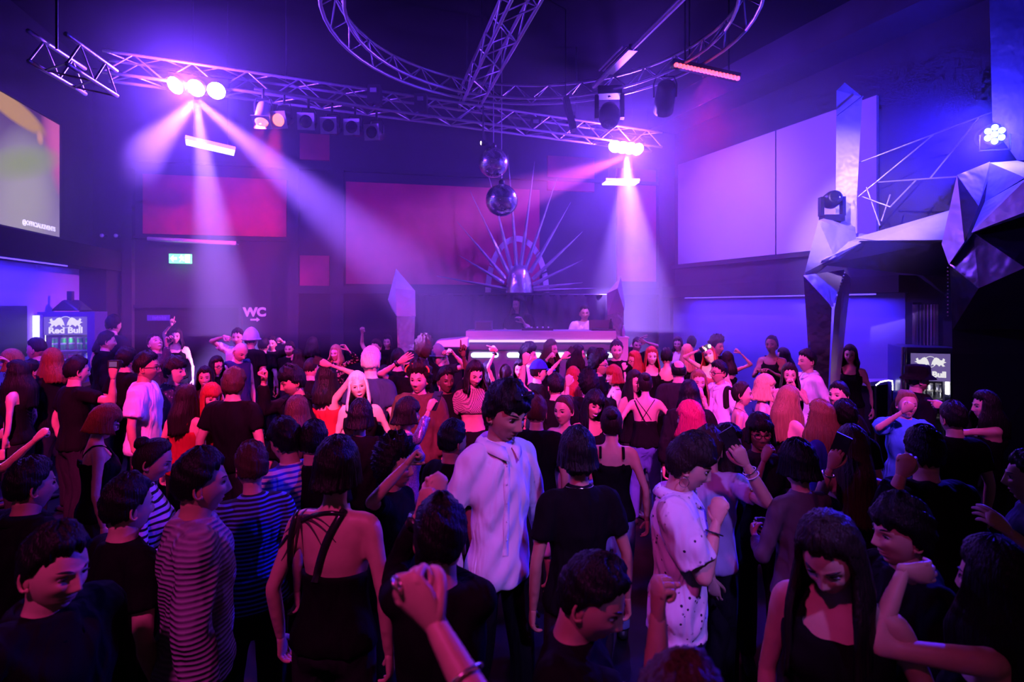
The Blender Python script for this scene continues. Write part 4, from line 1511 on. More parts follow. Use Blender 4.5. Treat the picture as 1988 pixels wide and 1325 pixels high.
# narrow aluminium stand by the right fridge
t = thing('light_stand', (W(1752, 0, 4.8).x, 4.8, 0), 'thin double aluminium pole beside the right-hand fridge', 'stand')
for px_, px2 in ((1752, 1746), (1758, 1753)):
    strut('pole', W(px_, 675, 4.8), Vector((W(px2, 0, 4.8).x, 4.8, 0)), 0.010, metal, t)
for k in range(6):
    strut('rung', W(1752 - k * 0.8, 680 + k * 22, 4.8), W(1758 - k * 0.8, 690 + k * 22, 4.8), 0.005, metal, t)
# black case on the bar's left side (silhouette under the blue niche)
p = W(130, 606, 6.2)
t = thing('equipment_bag', (W(128, 0, 6.1).x, 6.1, W(0, 604, 5.95).z), 'black lumpy bag lying on top of the left fridge', 'bag')
zt3 = W(0, 606, 5.95).z
hull('bag', [Vector((W(a, 0, 6.05).x, 6.05 + dy, zt3 + (606 - b_) * 6.05 / FPX)) for a, b_, dy in ((112, 604, -0.1), (166, 604, -0.1), (112, 604, 0.12), (166, 604, 0.12), (118, 590, 0), (130, 582, -0.05), (148, 582, 0.05), (158, 592, 0))], plastic, t, 0.01)
MB().box((W(137, 0, 6.05).x, 6.05, zt3 + 0.17), (0.05, 0.04, 0.10)).build('handle', plastic, t)

# ------------------------------------------------------------------ enlarge the room to full size
for _o in list(bpy.data.objects):
    if _o.parent is None and _o.name not in LIT:
        _o.location = _o.location * KR
        if _o.type == 'LIGHT':
            _l = _o.data
            _l.energy *= KR * KR
            if _l.type == 'AREA':
                _l.size *= KR
                _l.size_y *= KR
            else:
                _l.shadow_soft_size *= KR
        else:
            _o.scale = (KR, KR, KR)
CAMZ = CAM_REAL
STAGE_Z = STZ * KR
# ------------------------------------------------------------------ people: materials
def skin_material():
    m = bpy.data.materials.new('skin')
    nt, b = nodes(m)
    at = nt.nodes.new('ShaderNodeAttribute')
    at.attribute_name = 'Col'
    tc = nt.nodes.new('ShaderNodeTexCoord')
    n = nt.nodes.new('ShaderNodeTexNoise')
    n.inputs['Scale'].default_value = 22
    n.inputs['Detail'].default_value = 2
    nt.links.new(tc.outputs['Object'], n.inputs['Vector'])
    mr = nt.nodes.new('ShaderNodeMapRange')
    mr.inputs[3].default_value = 0.88
    mr.inputs[4].default_value = 1.10
    nt.links.new(n.outputs[0], mr.inputs[0])
    mx = nt.nodes.new('ShaderNodeMix')
    mx.data_type = 'RGBA'
    mx.blend_type = 'MULTIPLY'
    mx.inputs[0].default_value = 1
    nt.links.new(at.outputs['Color'], mx.inputs[6])
    nt.links.new(mr.outputs[0], mx.inputs[7])
    nt.links.new(mx.outputs[2], b.inputs['Base Color'])
    b.inputs['Roughness'].default_value = 0.46
    b.inputs['Specular IOR Level'].default_value = 0.35
    MATS['skin'] = m
    return m


SKIN = skin_material()


def hair_mat(name, color, rough=0.50):
    key = 'hair_' + name
    if key in MATS:
        return MATS[key]
    m = bpy.data.materials.new(key)
    nt, b = nodes(m)
    tc = nt.nodes.new('ShaderNodeTexCoord')
    mp = nt.nodes.new('ShaderNodeMapping')
    mp.inputs['Scale'].default_value = (150, 150, 7)
    nt.links.new(tc.outputs['Object'], mp.inputs[0])
    n = nt.nodes.new('ShaderNodeTexNoise')
    n.inputs['Scale'].default_value = 1
    n.inputs['Detail'].default_value = 2
    nt.links.new(mp.outputs[0], n.inputs['Vector'])
    cr = nt.nodes.new('ShaderNodeMix')
    cr.data_type = 'RGBA'
    cr.inputs[6].default_value = (*[c * 0.45 for c in color], 1)
    cr.inputs[7].default_value = (*[min(1, c * 1.35) for c in color], 1)
    nt.links.new(n.outputs[0], cr.inputs[0])
    nt.links.new(cr.outputs[2], b.inputs['Base Color'])
    bp = nt.nodes.new('ShaderNodeBump')
    bp.inputs['Strength'].default_value = 0.8
    bp.inputs['Distance'].default_value = 0.010
    nt.links.new(n.outputs[0], bp.inputs['Height'])
    nt.links.new(bp.outputs[0], b.inputs['Normal'])
    b.inputs['Roughness'].default_value = rough
    b.inputs['Specular IOR Level'].default_value = 0.2
    MATS[key] = m
    return m


HAIRC = {'black': (0.0045, 0.004, 0.0045), 'dark': (0.014, 0.009, 0.008), 'brown': (0.06, 0.03, 0.018), 'auburn': (0.16, 0.05, 0.022), 'light': (0.24, 0.13, 0.06),
         'blond': (0.52, 0.36, 0.18), 'platinum': (0.80, 0.70, 0.55), 'red': (0.34, 0.03, 0.02), 'magenta': (0.45, 0.02, 0.10), 'grey': (0.3, 0.28, 0.28)}
TONES = {'fair': (0.66, 0.42, 0.32), 'light': (0.58, 0.35, 0.25), 'tan': (0.44, 0.24, 0.155), 'brown': (0.24, 0.12, 0.075), 'dark': (0.12, 0.06, 0.04)}


def cloth(name, color, rough=0.85, pattern=None, c2=(0.02, 0.02, 0.02), scale=1.0, spec=0.14, glit=0.0):
    """woven cloth with soft folds; pattern: stripes / zebra / leopard / print / knit / mesh"""
    key = 'cloth_' + name
    if key in MATS:
        return MATS[key]
    m = bpy.data.materials.new(key)
    nt, b = nodes(m)
    L = nt.links.new
    tc = nt.nodes.new('ShaderNodeTexCoord')
    b.inputs['Roughness'].default_value = rough
    b.inputs['Specular IOR Level'].default_value = spec
    b.inputs['Sheen Weight'].default_value = 0.0
    mp = nt.nodes.new('ShaderNodeMapping')
    mp.inputs['Scale'].default_value = (9, 9, 3.2)
    mp.inputs['Rotation'].default_value = (0.2, 0.35, 0)
    L(tc.outputs['Object'], mp.inputs[0])
    n = nt.nodes.new('ShaderNodeTexNoise')
    n.inputs['Scale'].default_value = 1.0
    n.inputs['Detail'].default_value = 2
    n.inputs['Distortion'].default_value = 0.6
    L(mp.outputs[0], n.inputs['Vector'])
    bp = nt.nodes.new('ShaderNodeBump')
    bp.inputs['Strength'].default_value = 0.75
    bp.inputs['Distance'].default_value = 0.05
    L(n.outputs[0], bp.inputs['Height'])
    L(bp.outputs[0], b.inputs['Normal'])
    mx = nt.nodes.new('ShaderNodeMix')
    mx.data_type = 'RGBA'
    mx.inputs[6].default_value = (*color, 1)
    mx.inputs[7].default_value = (*c2, 1)
    fac = None
    if pattern in ('stripes', 'zebra', 'knit'):
        w = nt.nodes.new('ShaderNodeTexWave')
        w.bands_direction = 'Z'
        w.inputs['Scale'].default_value = scale
        w.inputs['Distortion'].default_value = {'stripes': 0.35, 'zebra': 2.2, 'knit': 0.2}[pattern]
        w.inputs['Detail'].default_value = 1
        w.inputs['Detail Scale'].default_value = 0.8
        L(tc.outputs['Object'], w.inputs['Vector'])
        r = nt.nodes.new('ShaderNodeMapRange')
        r.inputs[1].default_value = {'stripes': 0.55, 'zebra': 0.62, 'knit': 0.1}[pattern]
        r.inputs[2].default_value = {'stripes': 0.65, 'zebra': 0.72, 'knit': 0.9}[pattern]
        L(w.outputs[0], r.inputs[0])
        fac = r.outputs[0]
        if pattern == 'knit':
            bp2 = nt.nodes.new('ShaderNodeBump')
            bp2.inputs['Strength'].default_value = 0.6
            bp2.inputs['Distance'].default_value = 0.01
            L(w.outputs[0], bp2.inputs['Height'])
            L(bp.outputs[0], bp2.inputs['Normal'])
            L(bp2.outputs[0], b.inputs['Normal'])
    elif pattern in ('leopard', 'print', 'sequin'):
        v = nt.nodes.new('ShaderNodeTexVoronoi')
        v.inputs['Scale'].default_value = scale
        L(tc.outputs['Object'], v.inputs['Vector'])
        r = nt.nodes.new('ShaderNodeMapRange')
        lo, hi = {'leopard': (0.42, 0.34), 'print': (0.24, 0.18), 'sequin': (0.3, 0.5)}[pattern]
        r.inputs[1].default_value = lo
        r.inputs[2].default_value = hi
        L(v.outputs['Distance'], r.inputs[0])
        fac = r.outputs[0]
        if pattern == 'print':
            n2 = nt.nodes.new('ShaderNodeTexNoise')
            n2.inputs['Scale'].default_value = scale * 0.35
            L(tc.outputs['Object'], n2.inputs['Vector'])
            r2 = nt.nodes.new('ShaderNodeMapRange')
            r2.inputs[1].default_value = 0.46
            r2.inputs[2].default_value = 0.54
            L(n2.outputs[0], r2.inputs[0])
            mu = nt.nodes.new('ShaderNodeMath')
            mu.operation = 'MULTIPLY'
            L(fac, mu.inputs[0])
            L(r2.outputs[0], mu.inputs[1])
            fac = mu.outputs[0]
    elif pattern == 'mesh':
        c = nt.nodes.new('ShaderNodeTexChecker')
        c.inputs['Scale'].default_value = scale
        L(tc.outputs['Object'], c.inputs['Vector'])
        fac = c.outputs['Fac']
    if fac is not None:
        L(fac, mx.inputs[0])
    else:
        r = nt.nodes.new('ShaderNodeMapRange')
        r.inputs[1].default_value = 0.35
        r.inputs[2].default_value = 0.65
        r.inputs[4].default_value = 0.3
        L(n.outputs[0], r.inputs[0])
        L(r.outputs[0], mx.inputs[0])
        mx.inputs[7].default_value = (*[q * 0.8 for q in color], 1)
    L(mx.outputs[2], b.inputs['Base Color'])
    if glit:
        b.inputs['Metallic'].default_value = glit
        b.inputs['Roughness'].default_value = 0.3
    MATS[key] = m
    return m


CL = {
    'black': cloth('black', (0.006, 0.0055, 0.0065), spec=0.06), 'black2': cloth('soft_black', (0.011, 0.010, 0.012), spec=0.06), 'char': cloth('charcoal', (0.02, 0.018, 0.023), spec=0.08),
    'white': cloth('white', (0.78, 0.76, 0.78)), 'offwhite': cloth('off_white', (0.62, 0.58, 0.62)), 'lilac': cloth('lilac', (0.50, 0.44, 0.66)),
    'navy': cloth('navy', (0.03, 0.03, 0.09)), 'blue': cloth('pale_blue', (0.07, 0.34, 0.92)), 'royal': cloth('royal_blue', (0.02, 0.03, 0.30)),
    'denim': cloth('denim', (0.10, 0.16, 0.42), 0.85), 'denim2': cloth('light_denim', (0.22, 0.28, 0.55), 0.85), 'red': cloth('red', (0.45, 0.02, 0.03)),
    'brown': cloth('brown', (0.09, 0.045, 0.03)), 'grey': cloth('grey', (0.16, 0.15, 0.18)), 'purple': cloth('purple', (0.12, 0.06, 0.26)),
    'bluestripe': cloth('blue_stripe', (0.02, 0.02, 0.03), pattern='stripes', c2=(0.10, 0.22, 0.70), scale=15.5),
    'whitestripe': cloth('white_stripe', (0.70, 0.68, 0.72), pattern='stripes', c2=(0.05, 0.07, 0.5), scale=11),
    'zebra': cloth('zebra', (0.60, 0.50, 0.70), pattern='zebra', c2=(0.012, 0.01, 0.015), scale=9.5),
    'leopard': cloth('leopard', (0.012, 0.01, 0.01), pattern='leopard', c2=(0.42, 0.24, 0.16), scale=30),
    'print': cloth('print', (0.70, 0.66, 0.74), pattern='print', c2=(0.03, 0.025, 0.05), scale=34),
    'knit': cloth('knit', (0.20, 0.15, 0.22), pattern='knit', c2=(0.30, 0.22, 0.32), scale=17),
    'sheer': cloth('sheer', (0.11, 0.075, 0.10), 0.6), 'glitter': cloth('glitter', (0.10, 0.07, 0.22), pattern='sequin', c2=(0.35, 0.3, 0.6), scale=160, glit=0.5),
    'sequin': cloth('sequin', (0.05, 0.04, 0.06), pattern='sequin', c2=(0.4, 0.36, 0.45), scale=110, glit=0.6),
    'fishnet': cloth('fishnet', (0.02, 0.018, 0.02), pattern='mesh', c2=(0.45, 0.3, 0.28), scale=110),
    'floral': cloth('floral', (0.30, 0.05, 0.07), pattern='print', c2=(0.6, 0.35, 0.3), scale=24), 'orange': cloth('orange', (0.6, 0.16, 0.05)),
    'plaid': cloth('patterned_dark', (0.05, 0.04, 0.05), pattern='print', c2=(0.35, 0.3, 0.34), scale=40),
}
leather = pbr('black_leather', (0.012, 0.011, 0.012), 0.32, noise=0.2, nscale=30, bump=0.2, bscale=90)
gold = pbr('jewellery', (0.80, 0.72, 0.62), 0.22, 1.0, noise=0.1, nscale=60)
lens_m = pbr('spectacle_rim', (0.01, 0.01, 0.012), 0.25, noise=0.1)
shoe_m = pbr('dark_shoe', (0.02, 0.018, 0.02), 0.5, noise=0.2, nscale=20)

# ------------------------------------------------------------------ people: geometry helpers
V3 = lambda *a: np.array(a, float)


def nrm(v):
    v = np.asarray(v, float)
    return v / (np.linalg.norm(v) + 1e-12)


def rotm(rx=0, ry=0, rz=0):
    return np.array(Euler((R(rx), R(ry), R(rz)), 'XYZ').to_matrix())


def fast_mesh(name, v, quads, mats, cols=None, smooth=True, tris=None):
    """v (n,3); quads (m,4) array where a repeated last index means a triangle"""
    me = bpy.data.meshes.new(name)
    v = np.ascontiguousarray(v, dtype=np.float32)
    q = np.asarray(quads, dtype=np.int32).reshape(-1, 4)
    istri = q[:, 2] == q[:, 3]
    sizes = np.where(istri, 3, 4).astype(np.int32)
    loops = q.reshape(-1)
    keep = np.ones((len(q), 4), bool)
    keep[istri, 3] = False
    loops = q[keep]
    me.vertices.add(len(v))
    me.vertices.foreach_set('co', v.ravel())
    me.loops.add(len(loops))
    me.loops.foreach_set('vertex_index', np.ascontiguousarray(loops, np.int32))
    me.polygons.add(len(q))
    st = np.zeros(len(q), np.int32)
    st[1:] = np.cumsum(sizes)[:-1]
    me.polygons.foreach_set('loop_start', st)
    me.update(calc_edges=True)
    me.validate()
    if smooth:
        me.shade_smooth()
    for m in mats:
        me.materials.append(m)
    if cols is not None:
        at = me.color_attributes.new('Col', 'FLOAT_COLOR', 'POINT')
        c = np.ones((len(v), 4), np.float32)
        c[:, :3] = cols
        at.data.foreach_set('color', c.ravel())
    return me


class Geo:
    """numpy mesh collector with colours"""
    def __init__(self):
        self.v, self.q, self.c, self.n = [], [], [], 0

    def add(self, v, q, col=None):
        v = np.asarray(v, float).reshape(-1, 3)
        q = np.asarray(q, int).reshape(-1, 4) + self.n
        self.v.append(v)
        self.q.append(q)
        col = (0.5, 0.5, 0.5) if col is None else col
        c = np.asarray(col, float)
        if c.ndim == 1:
            c = np.tile(c, (len(v), 1))
        self.c.append(c)
        self.n += len(v)
        return self

    def tube(self, path, r, seg=8, ry=None, up=None, col=None, tips=True):
        """swept tube, closed with a rounded tip vertex at each end"""
        P = np.asarray(path, float)
        v, _ = sweep(P, r, seg, ry, up, False)
        n = len(P)
        i = np.arange(n - 1)[:, None] * seg
        k = np.arange(seg)[None, :]
        k2 = (k + 1) % seg
        q = np.stack([i + k, i + k2, i + seg + k2, i + seg + k], -1).reshape(-1, 4)
        rr = np.broadcast_to(np.asarray(r, float), (n,))
        t0 = nrm(P[1] - P[0])
        t1 = nrm(P[-1] - P[-2])
        bulge = 0.6 if tips else 0.0
        v = np.vstack([v, P[0] - t0 * rr[0] * bulge, P[-1] + t1 * rr[-1] * bulge])
        a, b = n * seg, n * seg + 1
        kk = np.arange(seg)
        e0 = np.stack([(kk + 1) % seg, kk, np.full(seg, a), np.full(seg, a)], -1)
        o = (n - 1) * seg
        e1 = np.stack([o + kk, o + (kk + 1) % seg, np.full(seg, b), np.full(seg, b)], -1)
        return self.add(v, np.vstack([q, e0, e1]), col)

    def ball(self, c, r, nu=12, nv=8, col=None, rot=None):
        u = np.arange(nu) * 2 * np.pi / nu
        w = np.linspace(0, np.pi, nv + 1)[1:-1]
        pts = np.array([[math.sin(b) * math.cos(a), math.sin(b) * math.sin(a), math.cos(b)] for b in w for a in u] + [[0, 0, 1], [0, 0, -1]])
        pts = pts * np.asarray(r)
        if rot is not None:
            pts = pts @ np.asarray(rot).T
        q = []
        m = len(w)
        for i in range(m - 1):
            for k in range(nu):
                q.append((i * nu + k, (i + 1) * nu + k, (i + 1) * nu + (k + 1) % nu, i * nu + (k + 1) % nu))
        T, B = m * nu, m * nu + 1
        for k in range(nu):
            q.append((k, (k + 1) % nu, T, T))
            q.append(((m - 1) * nu + (k + 1) % nu, (m - 1) * nu + k, B, B))
        return self.add(pts + np.asarray(c), q, col)

    def grid(self, v, nu, nv, wrap=False, col=None):
        """v laid out rows nv by columns nu"""
        q = []
        for j in range(nv - 1):
            for i in range(nu if wrap else nu - 1):
                i2 = (i + 1) % nu
                q.append((j * nu + i, j * nu + i2, (j + 1) * nu + i2, (j + 1) * nu + i))
        return self.add(v, q, col)

    def arrays(self):
        return np.vstack(self.v), np.vstack(self.q), np.vstack(self.c)

    def mesh(self, name, mats, smooth=True, colors=False, M=None, s=1.0):
        v, q, c = self.arrays()
        return fast_mesh(name, v * s, q, mats, c if colors else None, smooth)


def smoothpath(pts, rad, n=5):
    """Catmull-Rom through pts, radii interpolated"""
    P = [np.asarray(p, float) for p in pts]
    P = [2 * P[0] - P[1]] + P + [2 * P[-1] - P[-2]]
    out, rr = [], []
    rad = np.asarray(rad, float)
    if rad.ndim == 1:
        rad = rad[:, None]
    for i in range(1, len(P) - 2):
        for k in range(n):
            t = k / n
            a, b, c, d = P[i - 1], P[i], P[i + 1], P[i + 2]
            out.append(0.5 * (2 * b + (c - a) * t + (2 * a - 5 * b + 4 * c - d) * t * t + (3 * b - a - 3 * c + d) * t ** 3))
            rr.append(rad[i - 1] * (1 - t) + rad[i] * t)
    out.append(P[-2])
    rr.append(rad[-1])
    return np.array(out), np.array(rr)


# ---- head
def skull(az, el, face=True, fem=False, seed=0):
    """az 0 faces -Y; returns points of the head surface (no features if not face)"""
    ce, se = np.cos(el), np.sin(el)
    x = np.sin(az) * ce
    y = -np.cos(az) * ce
    z = se
    rx = 0.073 + 0.0
    px = rx * np.sign(x) * np.abs(x) ** 0.92
    py = np.where(y < 0, 0.088, 0.098) * y
    pz = np.where(z < 0, 0.124, 0.118) * z
    low = np.clip(-pz / 0.118, 0, 1)
    jaw = 1 - (0.36 if fem else 0.27) * low ** 1.9
    px = px * jaw
    # behind the jaw the skull tucks in towards the neck
    py = np.where(y > 0, py * (1 - 0.42 * low ** 1.2), py * (1 - 0.05 * low))
    px = px * (1 + 0.05 * np.clip(z, 0, 1) * (y > 0))
    if not face:
        return np.stack([px, py, pz], -1)
    f = np.clip((-y - 0.25) / 0.35, 0, 1)
    ax = np.abs(px)
    g = lambda d, s: np.exp(-(d / s) ** 2)
    d = np.zeros_like(px)
    nz = np.interp(pz, [-0.052, -0.046, -0.040, -0.033, -0.018, 0.0, 0.018, 0.03], [0, 0.010, 0.021, 0.024, 0.016, 0.009, 0.003, 0])
    nw = np.interp(pz, [-0.05, -0.038, -0.02, 0.01], [0.0165, 0.0155, 0.0105, 0.0085])
    d += nz * g(px, nw) * (0.9 if fem else 1.05)
    d += 0.004 * g(ax - 0.013, 0.006) * g(pz + 0.043, 0.006)
    d -= 0.0125 * g(ax - 0.031, 0.018) * g(pz - 0.0, 0.0125)
    d += (0.003 if fem else 0.0055) * g(ax - 0.026, 0.022) * g(pz - 0.020, 0.008)
    d += 0.005 * g(ax - 0.042, 0.018) * g(pz + 0.028, 0.018)
    d += 0.0065 * g(px, 0.021) * (g(pz + 0.0625, 0.0045) + 1.1 * g(pz + 0.0755, 0.0055))
    d -= 0.0035 * g(px, 0.024) * g(pz + 0.069, 0.0025)
    d -= 0.004 * g(px, 0.02) * g(pz + 0.088, 0.006)
    d += 0.008 * g(px, 0.022) * g(pz + 0.105, 0.014)
    d -= 0.004 * g(ax - 0.05, 0.02) * g(pz + 0.06, 0.025)
    py = py - d * f
    return np.stack([px, py, pz], -1)


def head_geo(nu, nv, tone, fem, hair_col, expr='neutral', beard=0.0, seed=0, lips=None):
    t = np.linspace(-np.pi, np.pi, nu + 1)[:-1]
    az = t - 0.45 * np.sin(t)
    s = np.linspace(-1, 1, nv)
    el = (s - 0.10 * np.sin(np.pi * s)) * np.pi / 2 * 0.998
    A, E = np.meshgrid(az, el)
    P = skull(A.ravel(), E.ravel(), True, fem, seed)
    tone = np.array(tone)
    C = np.tile(tone, (len(P), 1))
    x, y, z = P.T
    front = y < -0.03
    lipc = np.array(lips) if lips is not None else tone * np.array([0.80, 0.42, 0.48])
    wl = np.exp(-(x / 0.023) ** 4) * np.clip(1.25 - np.abs(z + 0.069) / 0.010, 0, 1) * front
    C = C * (1 - wl[:, None]) + lipc * wl[:, None]
    ch = np.exp(-((np.abs(x) - 0.043) / 0.02) ** 2 - ((z + 0.03) / 0.02) ** 2) * front * 0.35
    C = C * (1 - ch[:, None]) + (tone * np.array([1.05, 0.78, 0.78])) * ch[:, None]
    if beard > 0:
        bm = np.clip((-0.035 - z) / 0.02, 0, 1) * np.clip((0.03 - y) / 0.03, 0, 1) * (1 - np.exp(-(x / 0.02) ** 2 - ((z + 0.069) / 0.008) ** 2))
        bm = np.maximum(bm * 0.9, np.exp(-(x / 0.024) ** 2 - ((z + 0.056) / 0.005) ** 2) * front)
        bm = bm * beard
        C = C * (1 - bm[:, None]) + np.array(hair_col) * bm[:, None]
    G = Geo()
    G.grid(P, nu, nv, True, C)
    # eyes
    iris = (0.02, 0.012, 0.01)
    for sx in (-1, 1):
        c = V3(sx * 0.0305, -0.0690, 0.0)
        if expr not in ('closed', 'laugh'):
            g0 = Geo()
            n = 12
            pts = []
            G.ball(c + V3(0, 0.0025, -0.0005), (0.0130, 0.0100, 0.0064), 12, 8, (0.40, 0.36, 0.36))
            G.ball(c + V3(0, -0.0058, 0), (0.0052, 0.0026, 0.0052), 10, 6, iris)
        lz = 0.0060 if expr not in ('closed', 'laugh') else -0.001
        bend = 0.004 if expr not in ('closed',) else -0.003
        lash = [(c[0] + sx * q * 0.0165, c[1] - 0.0115 + abs(q) * 0.006, lz - bend * q * q) for q in (-1, -0.5, 0, 0.5, 1)]
        G.tube(lash, [0.0010, 0.0027, 0.0032, 0.0029, 0.0012], 5, col=(0.012, 0.009, 0.009))
        brow = [(sx * (0.014 + 0.036 * q), -0.0865 + 0.024 * q * q, 0.0205 + 0.006 * math.sin(q * 2.4)) for q in (0, 0.25, 0.5, 0.75, 1)]
        G.tube(brow, [0.0024, 0.0036, 0.0036, 0.0028, 0.0010], 5, ry=[0.003, 0.005, 0.0048, 0.0036, 0.0012], up=(0, 0, 1), col=np.array(hair_col) * 0.9 + 0.004)
        # ear
        nE = 9
        ear = []
        er = []
        for k in range(nE):
            a = -2.2 + 4.1 * k / (nE - 1)
            ear.append((sx * (0.073 + 0.006 * math.cos(a * 0.5)), 0.016 + 0.016 * math.cos(a), -0.008 + 0.029 * math.sin(a)))
            er.append(0.0055 - 0.001 * abs(k - 4) / 4)
        G.tube(ear, er, 6, col=tone * np.array([1.02, 0.86, 0.84]))
        G.ball((sx * 0.071, 0.014, -0.010), (0.006, 0.014, 0.026), 8, 6, tone * np.array([0.96, 0.78, 0.76]))
        G.ball((sx * 0.073, 0.006, -0.034), (0.005, 0.006, 0.008), 8, 6, tone * np.array([1.02, 0.86, 0.84]))
    if expr in ('smile', 'laugh'):
        hgt = 0.0045 if expr == 'smile' else 0.0085
        pts = [(q * 0.024, -0.0838 + 0.013 * q * q, -0.0685 + 0.006 * q * q) for q in (-1, -0.5, 0, 0.5, 1)]
        G.tube(pts, [0.001, hgt * 0.8, hgt, hgt * 0.8, 0.001], 6, ry=[0.001, 0.003, 0.004, 0.003, 0.001], up=(0, 0, 1), col=(0.72, 0.68, 0.66))
    return G


def wob(a, b, seed, n=3):
    """cheap smooth noise on two coordinates"""
    r = np.random.RandomState(seed)
    out = 0
    for k in range(n):
        f1, f2, ph = r.uniform(1, 3) * (1.7 ** k), r.uniform(1, 3) * (1.7 ** k), r.uniform(0, 6.28)
        out = out + np.sin(np.round(f1) * a + f2 * b + ph) / (1.4 ** k)
    return out / 1.8


def hair_cap(G, style, seed, nu=44, nv=30):
    """shell over the skull; sinks under the skin outside the hairline"""
    az = np.linspace(-np.pi, np.pi, nu + 1)[:-1]
    el = np.linspace(-1.45, 1.5695, nv)
    A, E = np.meshgrid(az, el)
    A, E = A.ravel(), E.ravel()
    P = skull(A, E, False)
    aa = np.abs(A)
    nape = {'fade': -0.03, 'crop': -0.055, 'mop': -0.07, 'curly': -0.09, 'afro': -0.08, 'balding': -0.055}.get(style, -0.085)
    front = {'fringe': 0.020, 'mop': 0.026, 'fade': 0.066, 'balding': 0.15, 'sleek': 0.070}.get(style, 0.060)
    if style in ('long_fringe', 'bob'):
        front = 0.018
    side = {'fade': 0.015, 'crop': -0.005, 'balding': 0.0}.get(style, -0.03)
    zl = np.interp(aa, [0, 0.6, 1.0, 1.35, 1.60, 1.75, 2.1, np.pi], [front, front - 0.002, front * 0.75, 0.015 if style not in ('fade',) else 0.04, side, nape * 0.5, nape, nape])
    if style not in ('sleek', 'balding'):
        zl = zl + 0.010 * wob(A * 5, A * 0, seed + 3, 3)
    top = np.clip(P[:, 2] / 0.118, 0, 1)
    th = {'fade': 0.010 + 0.020 * top, 'crop': 0.012 + 0.018 * top, 'mop': 0.020 + 0.018 * top, 'curly': 0.038 + 0.026 * top, 'afro': 0.06 + 0.03 * top, 'sleek': 0.012 + 0.006 * top,
          'balding': 0.014 + 0.0 * top}.get(style, 0.020 + 0.016 * top)
    amp = {'fade': 0.12, 'sleek': 0.06, 'curly': 0.42, 'afro': 0.30, 'mop': 0.26, 'crop': 0.24}.get(style, 0.12)
    fr = 2.0 if style in ('curly', 'afro') else 1.0
    w = wob(A * 2 * fr, P[:, 2] * 60 * fr, seed)
    tex = wob(np.round(4) * A * 2, P[:, 2] * 20, seed + 1)
    th = th * (1 + amp * w + 0.10 * tex)
    m = np.clip((P[:, 2] - zl) / 0.026, 0, 1)
    if style == 'balding':
        crown = np.exp(-((P[:, 0]) / 0.05) ** 2 - ((P[:, 1] - 0.03) / 0.07) ** 2) * (P[:, 2] > 0.05)
        m = m * (1 - np.clip(crown * 1.6, 0, 1))
    m = m * m * (3 - 2 * m)
    off = th * m - 0.012 * (1 - m)
    N = P / (np.linalg.norm(P, axis=1)[:, None] + 1e-9)
    Q = P + N * off[:, None]
    G.grid(Q, nu, nv, True)
    # close the crown
    return G


def hair_curtain(G, Rh, C0, length, seed, wavy=0.0, start=1.0, thick=0.022, fwd=0.5, flare=0.02, cols=46, fringe=False):
    """long hair hanging from the head: Rh head rotation, C0 head centre (person space)"""
    az = np.linspace(start, 2 * np.pi - start, cols)
    rows = max(8, int(length / 0.028) + 6)
    r = np.random.RandomState(seed)
    jitter = r.uniform(-1, 1, cols)
    outer, inner = [], []
    for j in range(rows):
        f = j / (rows - 1)
        for lay, dst in ((0, outer), (1, inner)):
            el = np.full(cols, 0.60)
            P = skull(az, el, False)
            N = P / np.linalg.norm(P, axis=1)[:, None]
            if f < 0.30:
                e = 0.60 - (f / 0.30) * 0.62
                P = skull(az, np.full(cols, e), False)
                N = P / np.linalg.norm(P, axis=1)[:, None]
                drop = np.zeros(cols)
            else:
                P = skull(az, np.full(cols, -0.02), False)
                N = P / np.linalg.norm(P, axis=1)[:, None]
                drop = (f - 0.30) / 0.70 * (length * (1 + 0.06 * jitter))
            t = 0.022 if lay == 0 else 0.022 - thick * (1 - 0.55 * f)
            t = t + 0.0045 * np.sin(az * 23 + seed) * f + 0.003 * np.sin(az * 41)
            Q = P + N * np.atleast_1d(t)[:, None]
            Q = Q @ Rh.T + C0
            k = np.clip(drop / 0.12, 0, 1)
            ang = np.minimum(az, 2 * np.pi - az)
            sidef = np.clip((ang - 1.75) / 0.5, -1, 1)          # <0 falls in front of the shoulder
            back = nrm(V3(0, 1, 0))
            dirn = (V3(0, 1, 0) @ Rh.T)
            dirn[2] = 0
            Q[:, 2] -= drop
            Q += dirn * (np.where(sidef > 0, 0.045 * sidef, 0.055 * sidef * fwd) * k)[:, None]
            hor = Q - C0
            hor[:, 2] = 0
            hor = hor / (np.linalg.norm(hor, axis=1)[:, None] + 1e-9)
            Q += hor * (flare * k + wavy * np.sin(drop * 34 + jitter * 1.5 + az * 3) * k)[:, None]
            tap = np.clip((f - 0.85) / 0.15, 0, 1)
            dst.append(Q)
    O = np.vstack(outer)
    I = np.vstack(inner)
    n = len(O)
    q = []
    for j in range(rows - 1):
        for i in range(cols - 1):
            a = j * cols + i
            q.append((a, a + 1, a + cols + 1, a + cols))
            q.append((n + a, n + a + cols, n + a + cols + 1, n + a + 1))
    for j in range(rows - 1):
        a = j * cols
        q.append((a, a + cols, n + a + cols, n + a))
        b = a + cols - 1
        q.append((b, n + b, n + b + cols, b + cols))
    for i in range(cols - 1):
        a = (rows - 1) * cols + i
        q.append((a, a + 1, n + a + 1, n + a))
        q.append((i, n + i, n + i + 1, i + 1))
    G.add(np.vstack([O, I]), q)
    return G


